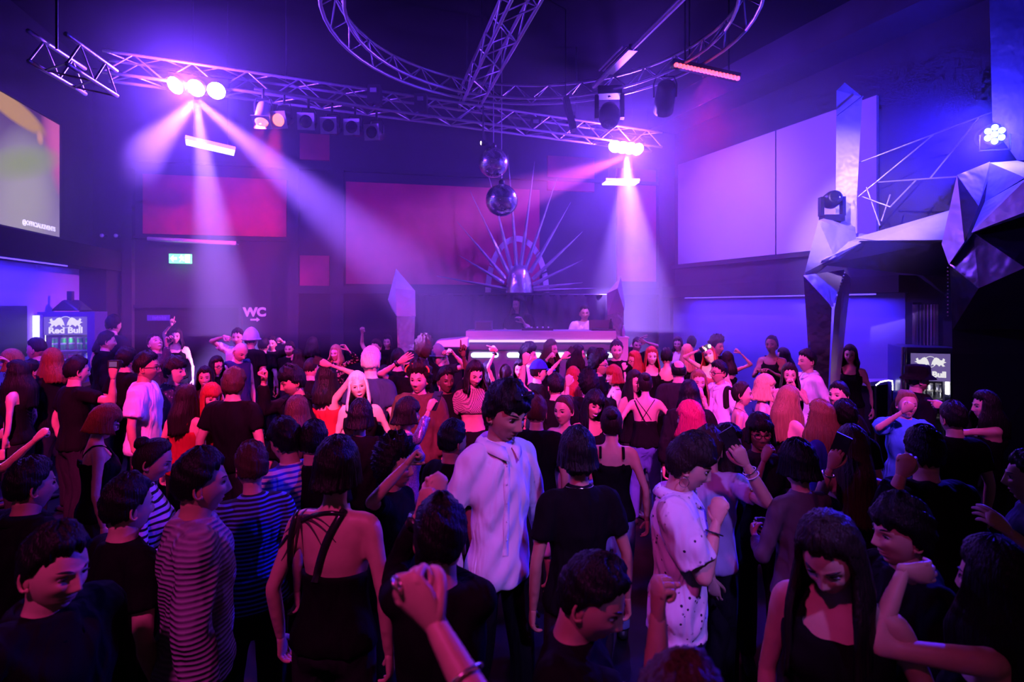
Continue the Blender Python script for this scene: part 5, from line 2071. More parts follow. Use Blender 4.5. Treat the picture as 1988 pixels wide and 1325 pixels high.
# ---- hands
HANDP = {
    'open': [(6, 8, 5)] * 4 + [(15, 10)], 'relaxed': [(22, 30, 18), (26, 34, 20), (30, 38, 22), (34, 40, 22), (22, 20)],
    'fist': [(82, 98, 60), (84, 100, 62), (86, 100, 62), (86, 98, 60), (48, 50)], 'grip': [(45, 55, 35), (48, 58, 36), (50, 60, 38), (52, 62, 38), (35, 25)],
    'point': [(5, 6, 4), (80, 95, 55), (84, 98, 60), (86, 98, 60), (45, 45)], 'peace': [(4, 5, 3), (4, 5, 3), (84, 98, 60), (86, 98, 60), (48, 50)],
    'spread': [(4, 6, 4)] * 4 + [(2, 5)], 'limp': [(40, 20, 10), (46, 22, 12), (50, 24, 12), (54, 26, 14), (25, 20)]}


def hand_geo(G, w, d, n, side, pose, s, tone, seg=7):
    """w wrist point, d finger direction, n palm direction, side +1 left hand / -1 right hand"""
    d = nrm(d)
    n = nrm(n - d * np.dot(n, d))
    th = np.cross(d, n) if side < 0 else np.cross(n, d)        # towards the thumb
    T = lambda a, b, c: w + (d * a + th * b + n * c) * s
    path = [T(-0.014, 0, 0), T(0.002, 0, 0), T(0.022, 0.002, -0.001), T(0.050, 0.003, -0.001), T(0.078, 0.001, -0.002), T(0.092, -0.001, -0.001)]
    G.tube(path, np.array([0.0205, 0.0235, 0.030, 0.038, 0.040, 0.034]) * s, 12, ry=np.array([0.0175, 0.0185, 0.0175, 0.0165, 0.0135, 0.010]) * s, up=th, col=tone)
    P = HANDP[pose]
    fan = {'spread': 11, 'open': 4}.get(pose, 2.0)
    nail = np.array(tone) * 0.5 + np.array([0.35, 0.25, 0.24])
    for k, (b, ln) in enumerate(((0.028, 0.072), (0.0095, 0.080), (-0.0095, 0.075), (-0.0275, 0.060))):
        fa = R(fan * (1.5 - k))
        fd = d * math.cos(fa) + th * math.sin(fa)
        p = T(0.086 - (0.004 if k in (0, 2) else (0.012 if k == 3 else 0)), b, -0.001)
        pts, ang = [p - fd * 0.012 * s, p], 0
        for seg_l, cu in zip((0.46, 0.30, 0.24), P[k]):
            ang += R(cu)
            p = p + (fd * math.cos(ang) + n * math.sin(ang)) * ln * seg_l * s
            pts.append(p)
        sp, rr = smoothpath(pts, np.array([0.0100, 0.0102, 0.0090, 0.0080, 0.0062]) * s, 3 if seg > 6 else 2)
        G.tube(sp, rr[:, 0], seg, col=tone)
    c1, c2 = P[4]
    p0 = T(0.016, 0.022, 0.004)
    ta = R(48 - c1 * 0.3)
    td = nrm(d * math.cos(ta) + th * math.sin(ta) + n * (0.22 + c1 / 90))
    p1 = p0 + td * 0.040 * s
    t2 = nrm(td * 0.9 + d * 0.35 + n * (c2 / 60) - th * (c2 / 70))
    p2 = p1 + t2 * 0.031 * s
    t3 = nrm(t2 + d * 0.1 - th * (c2 / 60))
    p3 = p2 + t3 * 0.024 * s
    sp, rr = smoothpath([T(0.004, 0.010, 0.0), p0, p1, p2, p3], np.array([0.015, 0.0145, 0.0118, 0.0102, 0.0078]) * s, 3)
    G.tube(sp, rr[:, 0], seg, col=tone)
    return T(0.07, 0.0, 0.018)


# ---- remesh queue
QUEUE = []


def queue_remesh(G, voxel, iters=4):
    v, q, c = G.arrays()
    me = fast_mesh('tmp', v, q, [], None, False)
    o = bpy.data.objects.new('tmp', me)
    COL.objects.link(o)
    m = o.modifiers.new('r', 'REMESH')
    m.mode = 'VOXEL'
    m.voxel_size = voxel
    m2 = o.modifiers.new('s', 'SMOOTH')
    m2.factor = 0.5
    m2.iterations = iters
    QUEUE.append(o)
    return o


def run_queue():
    bpy.context.view_layer.update()
    dg = bpy.context.evaluated_depsgraph_get()
    out = {}
    for o in QUEUE:
        ev = o.evaluated_get(dg)
        me = ev.to_mesh()
        n = len(me.vertices)
        v = np.empty(n * 3, np.float32)
        me.vertices.foreach_get('co', v)
        nl = len(me.loops)
        li = np.empty(nl, np.int32)
        me.loops.foreach_get('vertex_index', li)
        npoly = len(me.polygons)
        tot = np.empty(npoly, np.int32)
        me.polygons.foreach_get('loop_total', tot)
        st = np.empty(npoly, np.int32)
        me.polygons.foreach_get('loop_start', st)
        q = np.empty((npoly, 4), np.int32)
        for k in range(4):
            q[:, k] = li[st + np.minimum(k, tot - 1)]
        nn = np.empty(n * 3, np.float32)
        me.vertices.foreach_get('normal', nn)
        out[o.name] = (v.reshape(-1, 3).astype(float), q, nn.reshape(-1, 3).astype(float))
        ev.to_mesh_clear()
    for o in QUEUE:
        me = o.data
        bpy.data.objects.remove(o)
        bpy.data.meshes.remove(me)
    QUEUE.clear()
    return out
# ------------------------------------------------------------------ the person builder
PEOPLE = []
WARN = []


def A(px, py, d=None, pose='fist', n=None, pole=None, fd=None):
    """arm reaching to the pixel px, py; d metres nearer (-) or farther (+) than the head"""
    return dict(px=px, py=py, d=d, pose=pose, n=n, pole=pole, fd=fd)


TORSO_M = [(0.82, 0.120, 0.095, 0.01), (0.86, 0.160, 0.108, 0.01), (0.93, 0.168, 0.115, 0.01), (1.02, 0.146, 0.100, 0.0), (1.10, 0.138, 0.096, -0.004), (1.20, 0.152, 0.106, -0.004), (1.30, 0.162, 0.112, 0.0),
           (1.37, 0.157, 0.102, 0.005), (1.415, 0.128, 0.084, 0.010), (1.45, 0.085, 0.068, 0.012), (1.475, 0.058, 0.056, 0.010)]
TORSO_F = [(0.82, 0.125, 0.100, 0.012), (0.86, 0.165, 0.115, 0.012), (0.93, 0.172, 0.120, 0.012), (1.02, 0.142, 0.098, 0.0), (1.10, 0.121, 0.088, -0.004), (1.18, 0.130, 0.096, -0.010), (1.26, 0.145, 0.118, -0.018),
           (1.32, 0.148, 0.106, -0.008), (1.37, 0.146, 0.090, 0.005), (1.41, 0.120, 0.074, 0.010), (1.445, 0.072, 0.056, 0.012), (1.475, 0.048, 0.048, 0.010)]
TOPS = {  # hem, top, sleeve, offset, straps, collar
    'tee': (0.88, 1.48, 0.40, 0.014, 0, 0), 'loose': (0.84, 1.48, 0.46, 0.026, 0, 0), 'shirt': (0.83, 1.48, 0.97, 0.017, 0, 1), 'shortshirt': (0.80, 1.48, 0.46, 0.032, 0, 1),
    'long': (0.90, 1.475, 0.95, 0.011, 0, 0), 'rolled': (0.83, 1.48, 0.70, 0.020, 0, 1), 'sweater': (0.84, 1.48, 0.95, 0.030, 0, 0), 'jacket': (0.80, 1.48, 0.95, 0.036, 0, 1), 'tank': (0.90, 1.33, 0, 0.012, 0.020, 0),
    'strap': (0.90, 1.31, 0, 0.010, 0.006, 0), 'crop': (1.13, 1.31, 0, 0.011, 0.008, 0), 'dress': (0.60, 1.31, 0, 0.012, 0.008, 0), 'lowback': (0.90, 1.20, 0, 0.011, 0, 0),
    'offsh': (0.90, 1.30, -1, 0.013, 0, 0), 'vest': (0.86, 1.44, 0.06, 0.020, 0, 0), 'shrug': (1.22, 1.475, 0.5, 0.010, 0, 0)}


def person(label, px, py, hp, yaw, fem=False, tone='light', hair=('crop', 'dark'), top=('tee', 'black'), bottom=('trousers', 'char'), head=(0, 0, 0), lean=(0, 0), L='down', R='down',
           expr='neutral', beard=0, glasses=False, hat=None, floor=0.0, build=1.0, Y=None, ear=None, seed=None, neck=None, lips=None, group='people on the dance floor', res=None, hairlen=None):
    for a_, b_ in (('young ', ''), ('woman', 'person'), ('man', 'person'), ('her', 'their'), ('his', 'their'), ('him', 'them')):
        label = re.sub(r'\b' + a_ + (r'\b' if a_[-1] != ' ' else ''), b_, label)
    pr = dict(locals())
    k = len(PEOPLE)
    sd = seed if seed is not None else k * 13 + 5
    rs = np.random.RandomState(sd)
    if Y is None:
        Y = FPX * 0.232 / (hp * float(np.interp(hp, [36, 51, 110], [0.74, 0.90, 0.93])))
        if floor == 0.0 and py > 640:
            Y = float(np.clip(Y, 570 / (py - HY), 890 / (py - HY)))
    target = W(px, py, Y)
    T = TORSO_F if fem else TORSO_M
    a_p, a_r = np.radians(lean[0]), np.radians(lean[1])
    piv = V3(0, 0, 0.94)

    def bend(p):
        p = np.asarray(p, float)
        f = np.clip((p[2] - 0.94) / 0.28, 0, 1)
        f = f * f * (3 - 2 * f)
        M_ = np.array(Euler((a_p * f, a_r * f, 0)).to_matrix())
        return M_ @ (p - piv) + piv

    Rh = rotm(head[1], head[2], head[0])
    ntop = bend((0, -0.004, 1.512))
    hc = ntop + Rh @ V3(0, -0.016, 0.093)
    s = (target.z - floor) / hc[2]
    if not (1.42 < s * 1.72 < 1.98):
        WARN.append('%s stature %.2f Y %.2f' % (label[:40], s * 1.72, Y))
    yr = math.radians(yaw)
    Rz = np.array(Euler((0, 0, yr)).to_matrix())
    hw = Rz @ hc * s
    root = V3(target.x - hw[0], target.y - hw[1], floor)

    def tolocal(p):
        return Rz.T @ (np.asarray(p, float) - root) / s

    def toworld(p):
        return Rz @ (np.asarray(p, float) * s) + root

    shw = (0.152 if fem else 0.168) * (0.4 + 0.6 * build)
    ar = (0.77 if fem else 0.97) * (0.6 + 0.4 * build)
    l1, l2 = 0.285, 0.255
    arms = {}
    for nm, sg, spec in (('L', 1, L), ('R', -1, R)):
        S = bend((sg * shw, 0.006, 1.395))
        fwd = V3(0, -1, 0)
        out = V3(sg, 0, 0)
        pose, pn, fd = 'relaxed', None, None
        pole = V3(sg * 0.55, 0.5, -0.7)
        if isinstance(spec, str):
            j = rs.uniform(-0.03, 0.03, 3)
            tgt = {'down': V3(sg * 0.09, -0.02, -0.525), 'hold': V3(-sg * 0.06, -0.27, -0.26), 'bent': V3(-sg * 0.02, -0.25, -0.10), 'out': V3(sg * 0.28, -0.12, -0.36),
                   'front': V3(-sg * 0.08, -0.38, -0.10), 'cross': V3(-sg * 0.20, -0.22, -0.20), 'back': V3(sg * 0.10, 0.16, -0.48), 'hip': V3(sg * 0.06, -0.10, -0.42), 'face': V3(-sg * 0.12, -0.20, 0.08),
                   'up': V3(sg * 0.10, -0.12, 0.46)}[spec]
            Wt = S + tgt + j
            if spec in ('down', 'out', 'back'):
                pn = V3(-sg, 0, 0)
            if spec in ('hold', 'bent', 'cross', 'face'):
                pn = V3(-sg * 0.7, 0.6, 0)
                pose = 'grip'
        else:
            pose = spec['pose']
            Sw = toworld(S)
            d = spec['d']
            ray = V3((spec['px'] - CX) / FPX, 1, (HY - spec['py']) / FPX)
            cam0 = V3(0, 0, CAMZ)
            reach = (l1 + l2) * s
            if d is None:
                tt = np.dot(Sw - cam0, ray) / np.dot(ray, ray)
                foot = cam0 + ray * tt
                dist = np.linalg.norm(foot - Sw)
                want = 0.74 * reach
                if dist < want:
                    tt -= math.sqrt(want ** 2 - dist ** 2) / np.linalg.norm(ray)
                Ww = cam0 + ray * tt
            else:
                Ww = np.array(W(spec['px'], spec['py'], Y + d))
            Wt = tolocal(Ww)
            # the pixel marks the middle of the hand: the wrist lies before it
            if np.linalg.norm(Wt - S) > (l1 + l2) + 0.16:
                WARN.append('%s arm %s short by %.2f' % (label[:40], nm, np.linalg.norm(Wt - S) - l1 - l2))
            if spec['pole'] is not None:
                pole = Rz.T @ V3(*spec['pole'])
            if spec['n'] is not None:
                pn = Rz.T @ V3(*spec['n'])
            if spec['fd'] is not None:
                fd = nrm(Rz.T @ V3(*spec['fd']))
            # back off from the hand's middle to the wrist
            hd = fd if fd is not None else nrm(Wt - S) * 0.5 + nrm(V3(0, -0.3, 0.7)) * 0.5
            Wt = Wt - nrm(hd) * (0.045 if pose in ('fist', 'grip') else 0.075)
        dv = Wt - S
        D = np.linalg.norm(dv)
        if D > (l1 + l2) * 0.985:
            dv = dv / D * (l1 + l2) * 0.985
            D = np.linalg.norm(dv)
            Wt = S + dv
        D = max(D, 0.12)
        if Wt[2] > S[2] + 0.05:
            lift = np.clip((Wt[2] - S[2]) / 0.4, 0, 1)
            S = S + V3(-sg * 0.02, 0, 0.045) * lift
            dv = Wt - S
            D = np.clip(np.linalg.norm(dv), 0.12, (l1 + l2) * 0.985)
        dh = nrm(dv)
        x = (l1 * l1 - l2 * l2 + D * D) / (2 * D)
        h = math.sqrt(max(l1 * l1 - x * x, 0.0004))
        pp = pole - dh * np.dot(pole, dh)
        E = S + dh * x + nrm(pp) * h
        Wp = S + dh * D
        fdir = nrm(Wp - E)
        if fd is None:
            fd = fdir
        if pn is None:
            pn = V3(-sg * 0.5, -0.8, 0.0)
        arms[nm] = dict(S=S, E=E, W=Wp, fd=fd, pn=pn, pose=pose, sg=sg, f=fdir)

    # ---- shapes
    def arm_path(a, end=1.0, start=0.0):
        S, E, Wp = a['S'], a['E'], a['W']
        cl = bend((a['sg'] * 0.065, 0.012, 1.405))
        pts = [cl, S * 0.94 + cl * 0.06, S + (E - S) * 0.35, S + (E - S) * 0.85, E, E + (Wp - E) * 0.16, E + (Wp - E) * 0.5, Wp, Wp + a['f'] * 0.012]
        rad = np.array([0.058, 0.056, 0.049, 0.041, 0.0385, 0.041, 0.0385, 0.0255, 0.0245]) * ar
        P_, r_ = smoothpath(pts, rad, 4)
        L_ = np.r_[0, np.cumsum(np.linalg.norm(np.diff(P_, axis=0), axis=1))]
        L_ /= L_[-1]
        m = (L_ <= end + 1e-6) & (L_ >= start - 1e-6)
        return P_[m], r_[m, 0]

    def torso(G, z0, z1, off, flare=0.0, sc=1.0):
        zs = np.array([t[0] for t in T])
        zz = [z for z in np.linspace(z0, z1, max(4, int((z1 - z0) / 0.035)))]
        P_, ra, rb = [], [], []
        for z in zz:
            a = np.interp(z, zs, [t[1] for t in T]) * (0.4 + 0.6 * build)
            b = np.interp(z, zs, [t[2] for t in T]) * (0.3 + 0.7 * build)
            yo = np.interp(z, zs, [t[3] for t in T])
            if z < 0.82:
                a, b = 0.175 * build + flare * (0.82 - z), 0.12 * build + flare * (0.82 - z)
            lo = np.clip((1.15 - z) / 0.3, 0, 1)
            P_.append(bend((0, yo, z)))
            ra.append(a * sc + off + off * 0.25 * lo)
            rb.append(b * sc + off + off * 0.35 * lo)
        G.tube(P_, ra, 22, ry=rb, up=(1, 0, 0), tips=False)

    vox = float(np.clip(0.0048 * Y, 0.0135, 0.029)) if res is None else res
    # body core
    kind, tm = top
    hem, ttop, slv, off, strp, collar = TOPS[kind]
    G = Geo()
    torso(G, 0.86, 1.478, 0.0, sc=0.955)
    if fem:
        for sg in (-1, 1):
            G.ball(bend((sg * 0.065, -0.088, 1.265)), (0.055, 0.05, 0.055), 12, 8)
    nr = (0.047 if fem else 0.058) * (0.7 + 0.3 * build)
    nb = bend((0, 0.016, 1.40))
    up_n = ntop + Rh @ V3(0, 0.010, 0.045)
    G.tube(smoothpath([nb, bend((0, 0.012, 1.46)), ntop, up_n], [nr * 1.12, nr * 1.03, nr, nr], 3)[0], smoothpath([nb, nb + 1, nb + 2, nb + 3], [nr * 1.12, nr * 1.03, nr, nr], 3)[1][:, 0], 14)
    for a in arms.values():
        P_, r_ = arm_path(a)
        G.tube(P_, r_, 12)
    legs = []
    for sg in (-1, 1):
        dx, dy = rs.uniform(-0.02, 0.03), rs.uniform(-0.09, 0.06)
        pts = [V3(sg * 0.088, 0.01, 0.92), V3(sg * 0.095, 0.0, 0.72), V3(sg * (0.098 + dx / 2), -0.015 + dy / 2, 0.49), V3(sg * (0.10 + dx), 0.015 + dy * 0.8, 0.30), V3(sg * (0.10 + dx), 0.02 + dy, 0.07)]
        legs.append((pts, dy, dx))
    bk, bm = bottom
    if bk in ('skirt', 'shorts') or kind == 'dress':
        for pts, _, _ in legs:
            P_, r_ = smoothpath(pts, np.array([0.085, 0.076, 0.054, 0.050, 0.036]), 4)
            G.tube(P_, r_[:, 0], 10)
    core = queue_remesh(G, vox * s if False else vox, 3).name
    # top
    G = Geo()
    z1 = ttop
    torso(G, max(hem, 0.80) if kind != 'dress' else hem, z1, off, flare=0.25 if kind == 'dress' else 0.0)
    if fem and z1 > 1.25:
        for sg in (-1, 1):
            G.ball(bend((sg * 0.065, -0.088 - off * 0.5, 1.262)), (0.058, 0.056, 0.056), 12, 8)
    if slv > 0:
        for a in arms.values():
            P_, r_ = arm_path(a, 0.10 + 0.88 * slv)
            fl = np.linspace(0, 1, len(r_))
            G.tube(P_, r_ + off * (0.8 + (0.9 if slv < 0.6 else 0.35) * fl), 12, tips=False)
    elif slv < 0:
        for a in arms.values():
            P_, r_ = arm_path(a, 0.58, 0.26)
            G.tube(P_, r_ + 0.014, 12, tips=False)
    if strp:
        for sg in (-1, 1):
            xo = 0.085 if strp > 0.015 else 0.075
            path = [(sg * xo, -0.112, z1 - 0.05), (sg * xo, -0.098, z1 + 0.02), (sg * xo, -0.070, 1.405), (sg * xo * 0.98, -0.022, 1.447), (sg * xo * 0.98, 0.035, 1.447), (sg * xo, 0.085, 1.40), (sg * xo, 0.104, z1 + 0.02), (sg * xo, 0.108, z1 - 0.05)]
            path = [bend(p) for p in path]
            P_, r_ = smoothpath(path, [max(strp, 0.009)] * len(path), 3)
            G.tube(P_, r_[:, 0] * 1.0, 8, ry=np.full(len(P_), 0.010), up=(1, 0, 0))
    topn = queue_remesh(G, vox, 3).name
    # bottom
    G = Geo()
    if bk == 'skirt':
        P_, ra, rb = [], [], []
        for z in np.linspace(0.58, 1.06, 12):
            f = (1.06 - z) / 0.48
            P_.append(bend((0, 0.006, z)))
            ra.append((0.140 + 0.10 * f) * build)
            rb.append((0.108 + 0.09 * f) * build)
        G.tube(P_, ra, 22, ry=rb, up=(1, 0, 0), tips=False)
    else:
        torso(G, 0.84, 1.04, 0.003)
        for pts, _, _ in legs:
            e = pts if bk != 'shorts' else pts[:3]
            rr = np.array([0.092, 0.086, 0.070, 0.066, 0.060])[:len(e)] * (0.5 + 0.5 * build)
            P_, r_ = smoothpath(e, rr, 4)
            G.tube(P_, r_[:, 0], 10, tips=False)
    botn = queue_remesh(G, max(vox * 1.4, 0.026), 2).name
    pr.update(k=k, sd=sd, s=s, Yd=Y, root=root, yr=yr, Rz=Rz, Rh=Rh, hc=hc, ntop=ntop, bend=bend, arms=arms, core=core, topn=topn, botn=botn, legs=legs, tolocal=tolocal, toworld=toworld,
              collar=collar, ttop=ttop, off=off, arm_path=arm_path, kind=kind, tm=tm, bm=bm, nr=nr)
    PEOPLE.append(pr)
    return pr


def child(p, name, G_or_arr, mats, colors=False, smooth=True):
    if isinstance(G_or_arr, Geo):
        v, q, c = G_or_arr.arrays()
    else:
        v, q, c = G_or_arr
    me = fast_mesh(name, v * p['s'], q, mats, c if colors else None, smooth)
    return link(bpy.data.objects.new(name, me), p['obj'])


def torus_path(c, x, y, rx, ry, n=18):
    a = np.linspace(0, 2 * np.pi, n + 1)
    return [np.asarray(c) + np.asarray(x) * rx * math.cos(q) + np.asarray(y) * ry * math.sin(q) for q in a]


def finish(p, R_):
    o = thing('person', p['root'], p['label'], 'person', p['group'])
    o.rotation_euler = (0, 0, p['yr'])
    p['obj'] = o
    tone = np.array(TONES[p['tone']])
    rs = np.random.RandomState(p['sd'])
    tone = tone * (1 + rs.uniform(-0.06, 0.06))
    Y, Rh, hc, fem = p['Yd'], p['Rh'], p['hc'], p['fem']
    style, hcol = p['hair'][0], p['hair'][1]
    hl = p['hair'][2] if len(p['hair']) > 2 else 0.0
    hcc = HAIRC[hcol]
    near = Y < 4.2
    G = Geo()
    v, q, n = R_[p['core']]
    G.add(v, q, tone)
    nu, nv = (84, 72) if Y < 3.2 else ((56, 48) if Y < 5.6 else (38, 34))
    H = head_geo(nu, nv, tone, fem, hcc, p['expr'], p['beard'], p['sd'], p['lips'])
    hv, hq, hcl = H.arrays()
    hs = 1.03 if not fem else 0.985
    hv = hv * hs
    G.add(hv @ Rh.T + hc, hq, hcl)
    for a in p['arms'].values():
        a['palm'] = hand_geo(G, a['W'], a['fd'], a['pn'], a['sg'], a['pose'], 0.92 if fem else 1.04, tone, 8 if near else 6)
    p['body'] = child(p, 'body', G, [SKIN], True)
    p['tone_rgb'] = tone
    # clothes
    v, q, n = R_[p['topn']]
    fold = 0.0075 if p['off'] > 0.015 else 0.003
    w = np.sin(v[:, 2] * 38 + 5 * np.sin(v[:, 0] * 14 + p['sd'])) * np.sin(v[:, 0] * 21 + v[:, 1] * 17 + p['sd'])
    v = v + n * (fold * w)[:, None]
    names = {'tee': 't_shirt', 'loose': 't_shirt', 'shirt': 'shirt', 'rolled': 'shirt', 'shortshirt': 'shirt', 'long': 'long_sleeved_top', 'sweater': 'sweater', 'jacket': 'jacket', 'tank': 'tank_top', 'strap': 'strappy_top', 'crop': 'crop_top',
             'dress': 'dress', 'lowback': 'bodice', 'offsh': 'off_shoulder_top', 'vest': 'vest', 'shrug': 'shrug'}
    p['topobj'] = child(p, names[p['kind']], (v, q, np.zeros_like(v)), [CL[p['tm']]])
    v, q, n = R_[p['botn']]
    child(p, {'trousers': 'trousers', 'jeans': 'jeans', 'skirt': 'skirt', 'shorts': 'shorts'}[p['bottom'][0]], (v, q, np.zeros_like(v)), [CL[p['bm']]])
    for (pts, dy, dx), sg in zip(p['legs'], (-1, 1)):
        a = pts[-1]
        g = Geo()
        P_ = [a + V3(0, 0.055, -0.035), a + V3(0, 0.02, -0.02), a + V3(sg * 0.008, -0.07, -0.034), a + V3(sg * 0.014, -0.15, -0.042), a + V3(sg * 0.016, -0.185, -0.047)]
        g.tube(P_, [0.034, 0.042, 0.044, 0.042, 0.030], 10, ry=[0.034, 0.046, 0.034, 0.026, 0.020], up=(1, 0, 0))
        vv, qq, cc = g.arrays()
        vv[:, 2] = np.maximum(vv[:, 2], 0.0)
        child(p, 'shoe', (vv, qq, cc), [shoe_m])
    if p['collar']:
        g = Geo()
        bend, r0 = p['bend'], p['nr'] * 1.22
        for sg in (-1, 1):
            rows = []
            nn = 12
            for lay, (dr, dz) in enumerate(((0.004, -0.012), (0.010, 0.022), (0.028, 0.004), (0.040, -0.018))):
                for i in range(nn):
                    f = i / (nn - 1)
                    a_ = math.pi / 2 - sg * f * (math.pi * 0.93)        # from the nape round to the throat
                    ext = 0.020 * max(0, f - 0.75) * 4 * (lay / 3)
                    x = math.cos(a_) * (r0 + dr + ext * 0.6)
                    y = math.sin(a_) * (r0 + dr + ext) + 0.012
                    z = 1.472 + dz - 0.035 * f ** 2 - ext * 1.0
                    rows.append(bend((x, y, z)))
            g.grid(rows, nn, 4)
        ob = child(p, 'collar', g, [CL[p['tm']]])
        md = ob.modifiers.new('t', 'SOLIDIFY')
        md.thickness = 0.004
    # hair
    if style not in ('bald',):
        g = Geo()
        capst = {'long': 'long', 'wavy': 'long', 'bob': 'bob', 'long_fringe': 'long_fringe', 'bob_fringe': 'bob', 'pony': 'sleek', 'bun': 'sleek'}.get(style, style)
        g0 = Geo()
        hair_cap(g0, capst, p['sd'], 64 if near else 40, 40 if near else 26)
        cv, cq, cc = g0.arrays()
        g.add((cv * hs) @ Rh.T + hc, cq)
        if style in ('long', 'wavy', 'long_fringe', 'bob', 'bob_fringe'):
            ln = hl or (0.12 if style.startswith('bob') else 0.38)
            hair_curtain(g, Rh * hs, hc, ln, p['sd'], 0.014 if style == 'wavy' else 0.003, 1.12 if style.startswith('bob') else 1.05, flare=0.012 if style.startswith('bob') else 0.02, cols=64 if near else 40, fwd=0.5)
        if style == 'pony':
            b0 = hc + Rh @ V3(0, 0.095, 0.045)
            pts = [b0, b0 + Rh @ V3(0, 0.045, 0.012), b0 + Rh @ V3(0, 0.06, -0.03) + V3(0, 0, -0.03), b0 + Rh @ V3(0, 0.055, 0) + V3(0, 0, -0.18), b0 + Rh @ V3(0, 0.05, 0) + V3(0, 0, -(hl or 0.30))]
            P_, r_ = smoothpath(pts, [0.016, 0.022, 0.030, 0.030, 0.008], 5)
            g.tube(P_, r_[:, 0], 12)
        if style == 'bun':
            c = hc + Rh @ V3(0, 0.085, 0.085)
            g1 = Geo()
            g1.ball((0, 0, 0), (0.044, 0.042, 0.040), 16, 12)
            bv, bq, bc = g1.arrays()
            bv = bv * (1 + 0.10 * np.sin(bv[:, [0]] * 160) * np.sin(bv[:, [2]] * 140))
            g.add(bv + c, bq)
        p['hairobj'] = child(p, 'hair', g, [hair_mat(hcol, hcc)])
    # accessories
    tr = lambda P_: [Rh @ (V3(*q) * hs) + hc for q in P_]
    if p['glasses']:
        g = Geo()
        for sg in (-1, 1):
            ring_ = [(sg * 0.031 + 0.023 * math.cos(a), -0.0925 + 0.010 * abs(math.cos(a)) * (1 if math.cos(a) * sg > 0 else 0), -0.004 + 0.018 * math.sin(a)) for a in np.linspace(0, 2 * math.pi, 15)]
            g.tube(tr(ring_), 0.0024, 5)
            g.tube(tr([(sg * 0.053, -0.084, 0.0), (sg * 0.068, -0.06, 0.004), (sg * 0.078, -0.01, 0.004), (sg * 0.078, 0.02, -0.002)]), 0.0022, 5)
        g.tube(tr([(-0.009, -0.0955, 0.002), (0, -0.098, 0.004), (0.009, -0.0955, 0.002)]), 0.0022, 5)
        child(p, 'glasses', g, [lens_m])
    if p['ear']:
        for sg in ((-1, 1)):
            g = Geo()
            c = V3(sg * 0.076, 0.008, -0.046 - p['ear'])
            g.tube(tr(torus_path(c, V3(0.25 * sg, 0.97, 0), V3(0, 0, 1), p['ear'], p['ear'], 16)), 0.0020, 5)
            child(p, 'earring', g, [gold])
    if p['neck']:
        g = Geo()
        bend = p['bend']
        pts = []
        for a_ in np.linspace(0, 2 * np.pi, 30):
            x = math.cos(a_) * p['nr'] * 1.42
            y = math.sin(a_) * p['nr'] * 1.36 + 0.008
            z = 1.468 - 0.040 * max(0, -math.sin(a_)) + 0.006 * math.sin(a_)
            pts.append(bend((x, y, z)))
        g.tube(pts, 0.0028, 5)
        child(p, 'necklace', g, [gold if p['neck'] == 'gold' else leather])
    ht = p['hat']
    if ht:
        kind, hm = ht
        g = Geo()
        nu_, nv_ = 28, 14

        def dome(zcut, grow, topz, bulge=0.0):
            az = np.linspace(-np.pi, np.pi, nu_ + 1)[:-1]
            rows = []
            for j in range(nv_):
                e = zcut + (1.565 - zcut) * j / (nv_ - 1)
                P_ = skull(az, np.full(nu_, e), False)
                N_ = P_ / np.linalg.norm(P_, axis=1)[:, None]
                f = j / (nv_ - 1)
                P_ = P_ + N_ * (grow + bulge * f)
                P_[:, 2] += topz * f
                rows.append(P_)
            return np.vstack(rows)
        if kind == 'beanie':
            g.grid(np.array(tr(dome(0.05, 0.034, 0.03))), nu_, nv_, True)
            g.tube(tr([(0.112 * math.sin(a), -0.128 * math.cos(a) * (0.98), 0.008) for a in np.linspace(0, 2 * np.pi, 26)]), 0.013, 8)
        elif kind == 'cap':
            g.grid(np.array(tr(dome(0.30, 0.030, 0.012))), nu_, nv_, True)
            vis = []
            for r_ in (0, 1, 2, 3):
                for k_ in range(11):
                    a = -1.0 + 2.0 * k_ / 10
                    rr = 0.105 + 0.026 * r_ * (1 - 0.25 * abs(a) ** 2)
                    vis.append((rr * 0.92 * math.sin(a), -rr * math.cos(a) - 0.008 * r_, 0.045 - 0.006 * r_ - 0.012 * a * a))
            vt = tr(vis)
            g.grid(np.array(vt), 11, 4)
            g.grid(np.array(tr([(x, y, z - 0.004) for x, y, z in vis])), 11, 4)
        elif kind in ('bucket', 'tophat'):
            az = np.linspace(-np.pi, np.pi, nu_ + 1)[:-1]
            prof = [(0.150, 0.012), (0.146, 0.022), (0.108, 0.052), (0.104, 0.075), (0.102, 0.125), (0.090, 0.142), (0.05, 0.150), (0.002, 0.151)] if kind == 'bucket' else \
                   [(0.150, 0.040), (0.150, 0.048), (0.106, 0.052), (0.104, 0.075), (0.110, 0.165), (0.108, 0.178), (0.05, 0.182), (0.002, 0.182)]
            rows = [(r_ * math.sin(a) * 0.86, -r_ * math.cos(a) * 1.04, z) for r_, z in prof for a in az]
            g.grid(np.array(tr(rows)), nu_, len(prof), True)
            rows = [(r_ * math.sin(a) * 0.86, -r_ * math.cos(a) * 1.04, z) for r_, z in ((0.150, 0.012 if kind == 'bucket' else 0.040), (0.09, 0.03)) for a in az]
            g.grid(np.array(tr(rows)), nu_, 2, True)
        elif kind == 'band':
            g.tube(tr([(0.108 * math.sin(a), -0.045 + 0.0 * a, 0.085 + 0.065 * math.cos(a)) for a in np.linspace(-1.75, 1.75, 20)]), 0.008, 8)
        child(p, {'beanie': 'beanie', 'cap': 'baseball_cap', 'bucket': 'hat', 'tophat': 'hat', 'band': 'hair_band'}[kind], g, [CL[hm] if hm in CL else MATS[hm]])
    return o


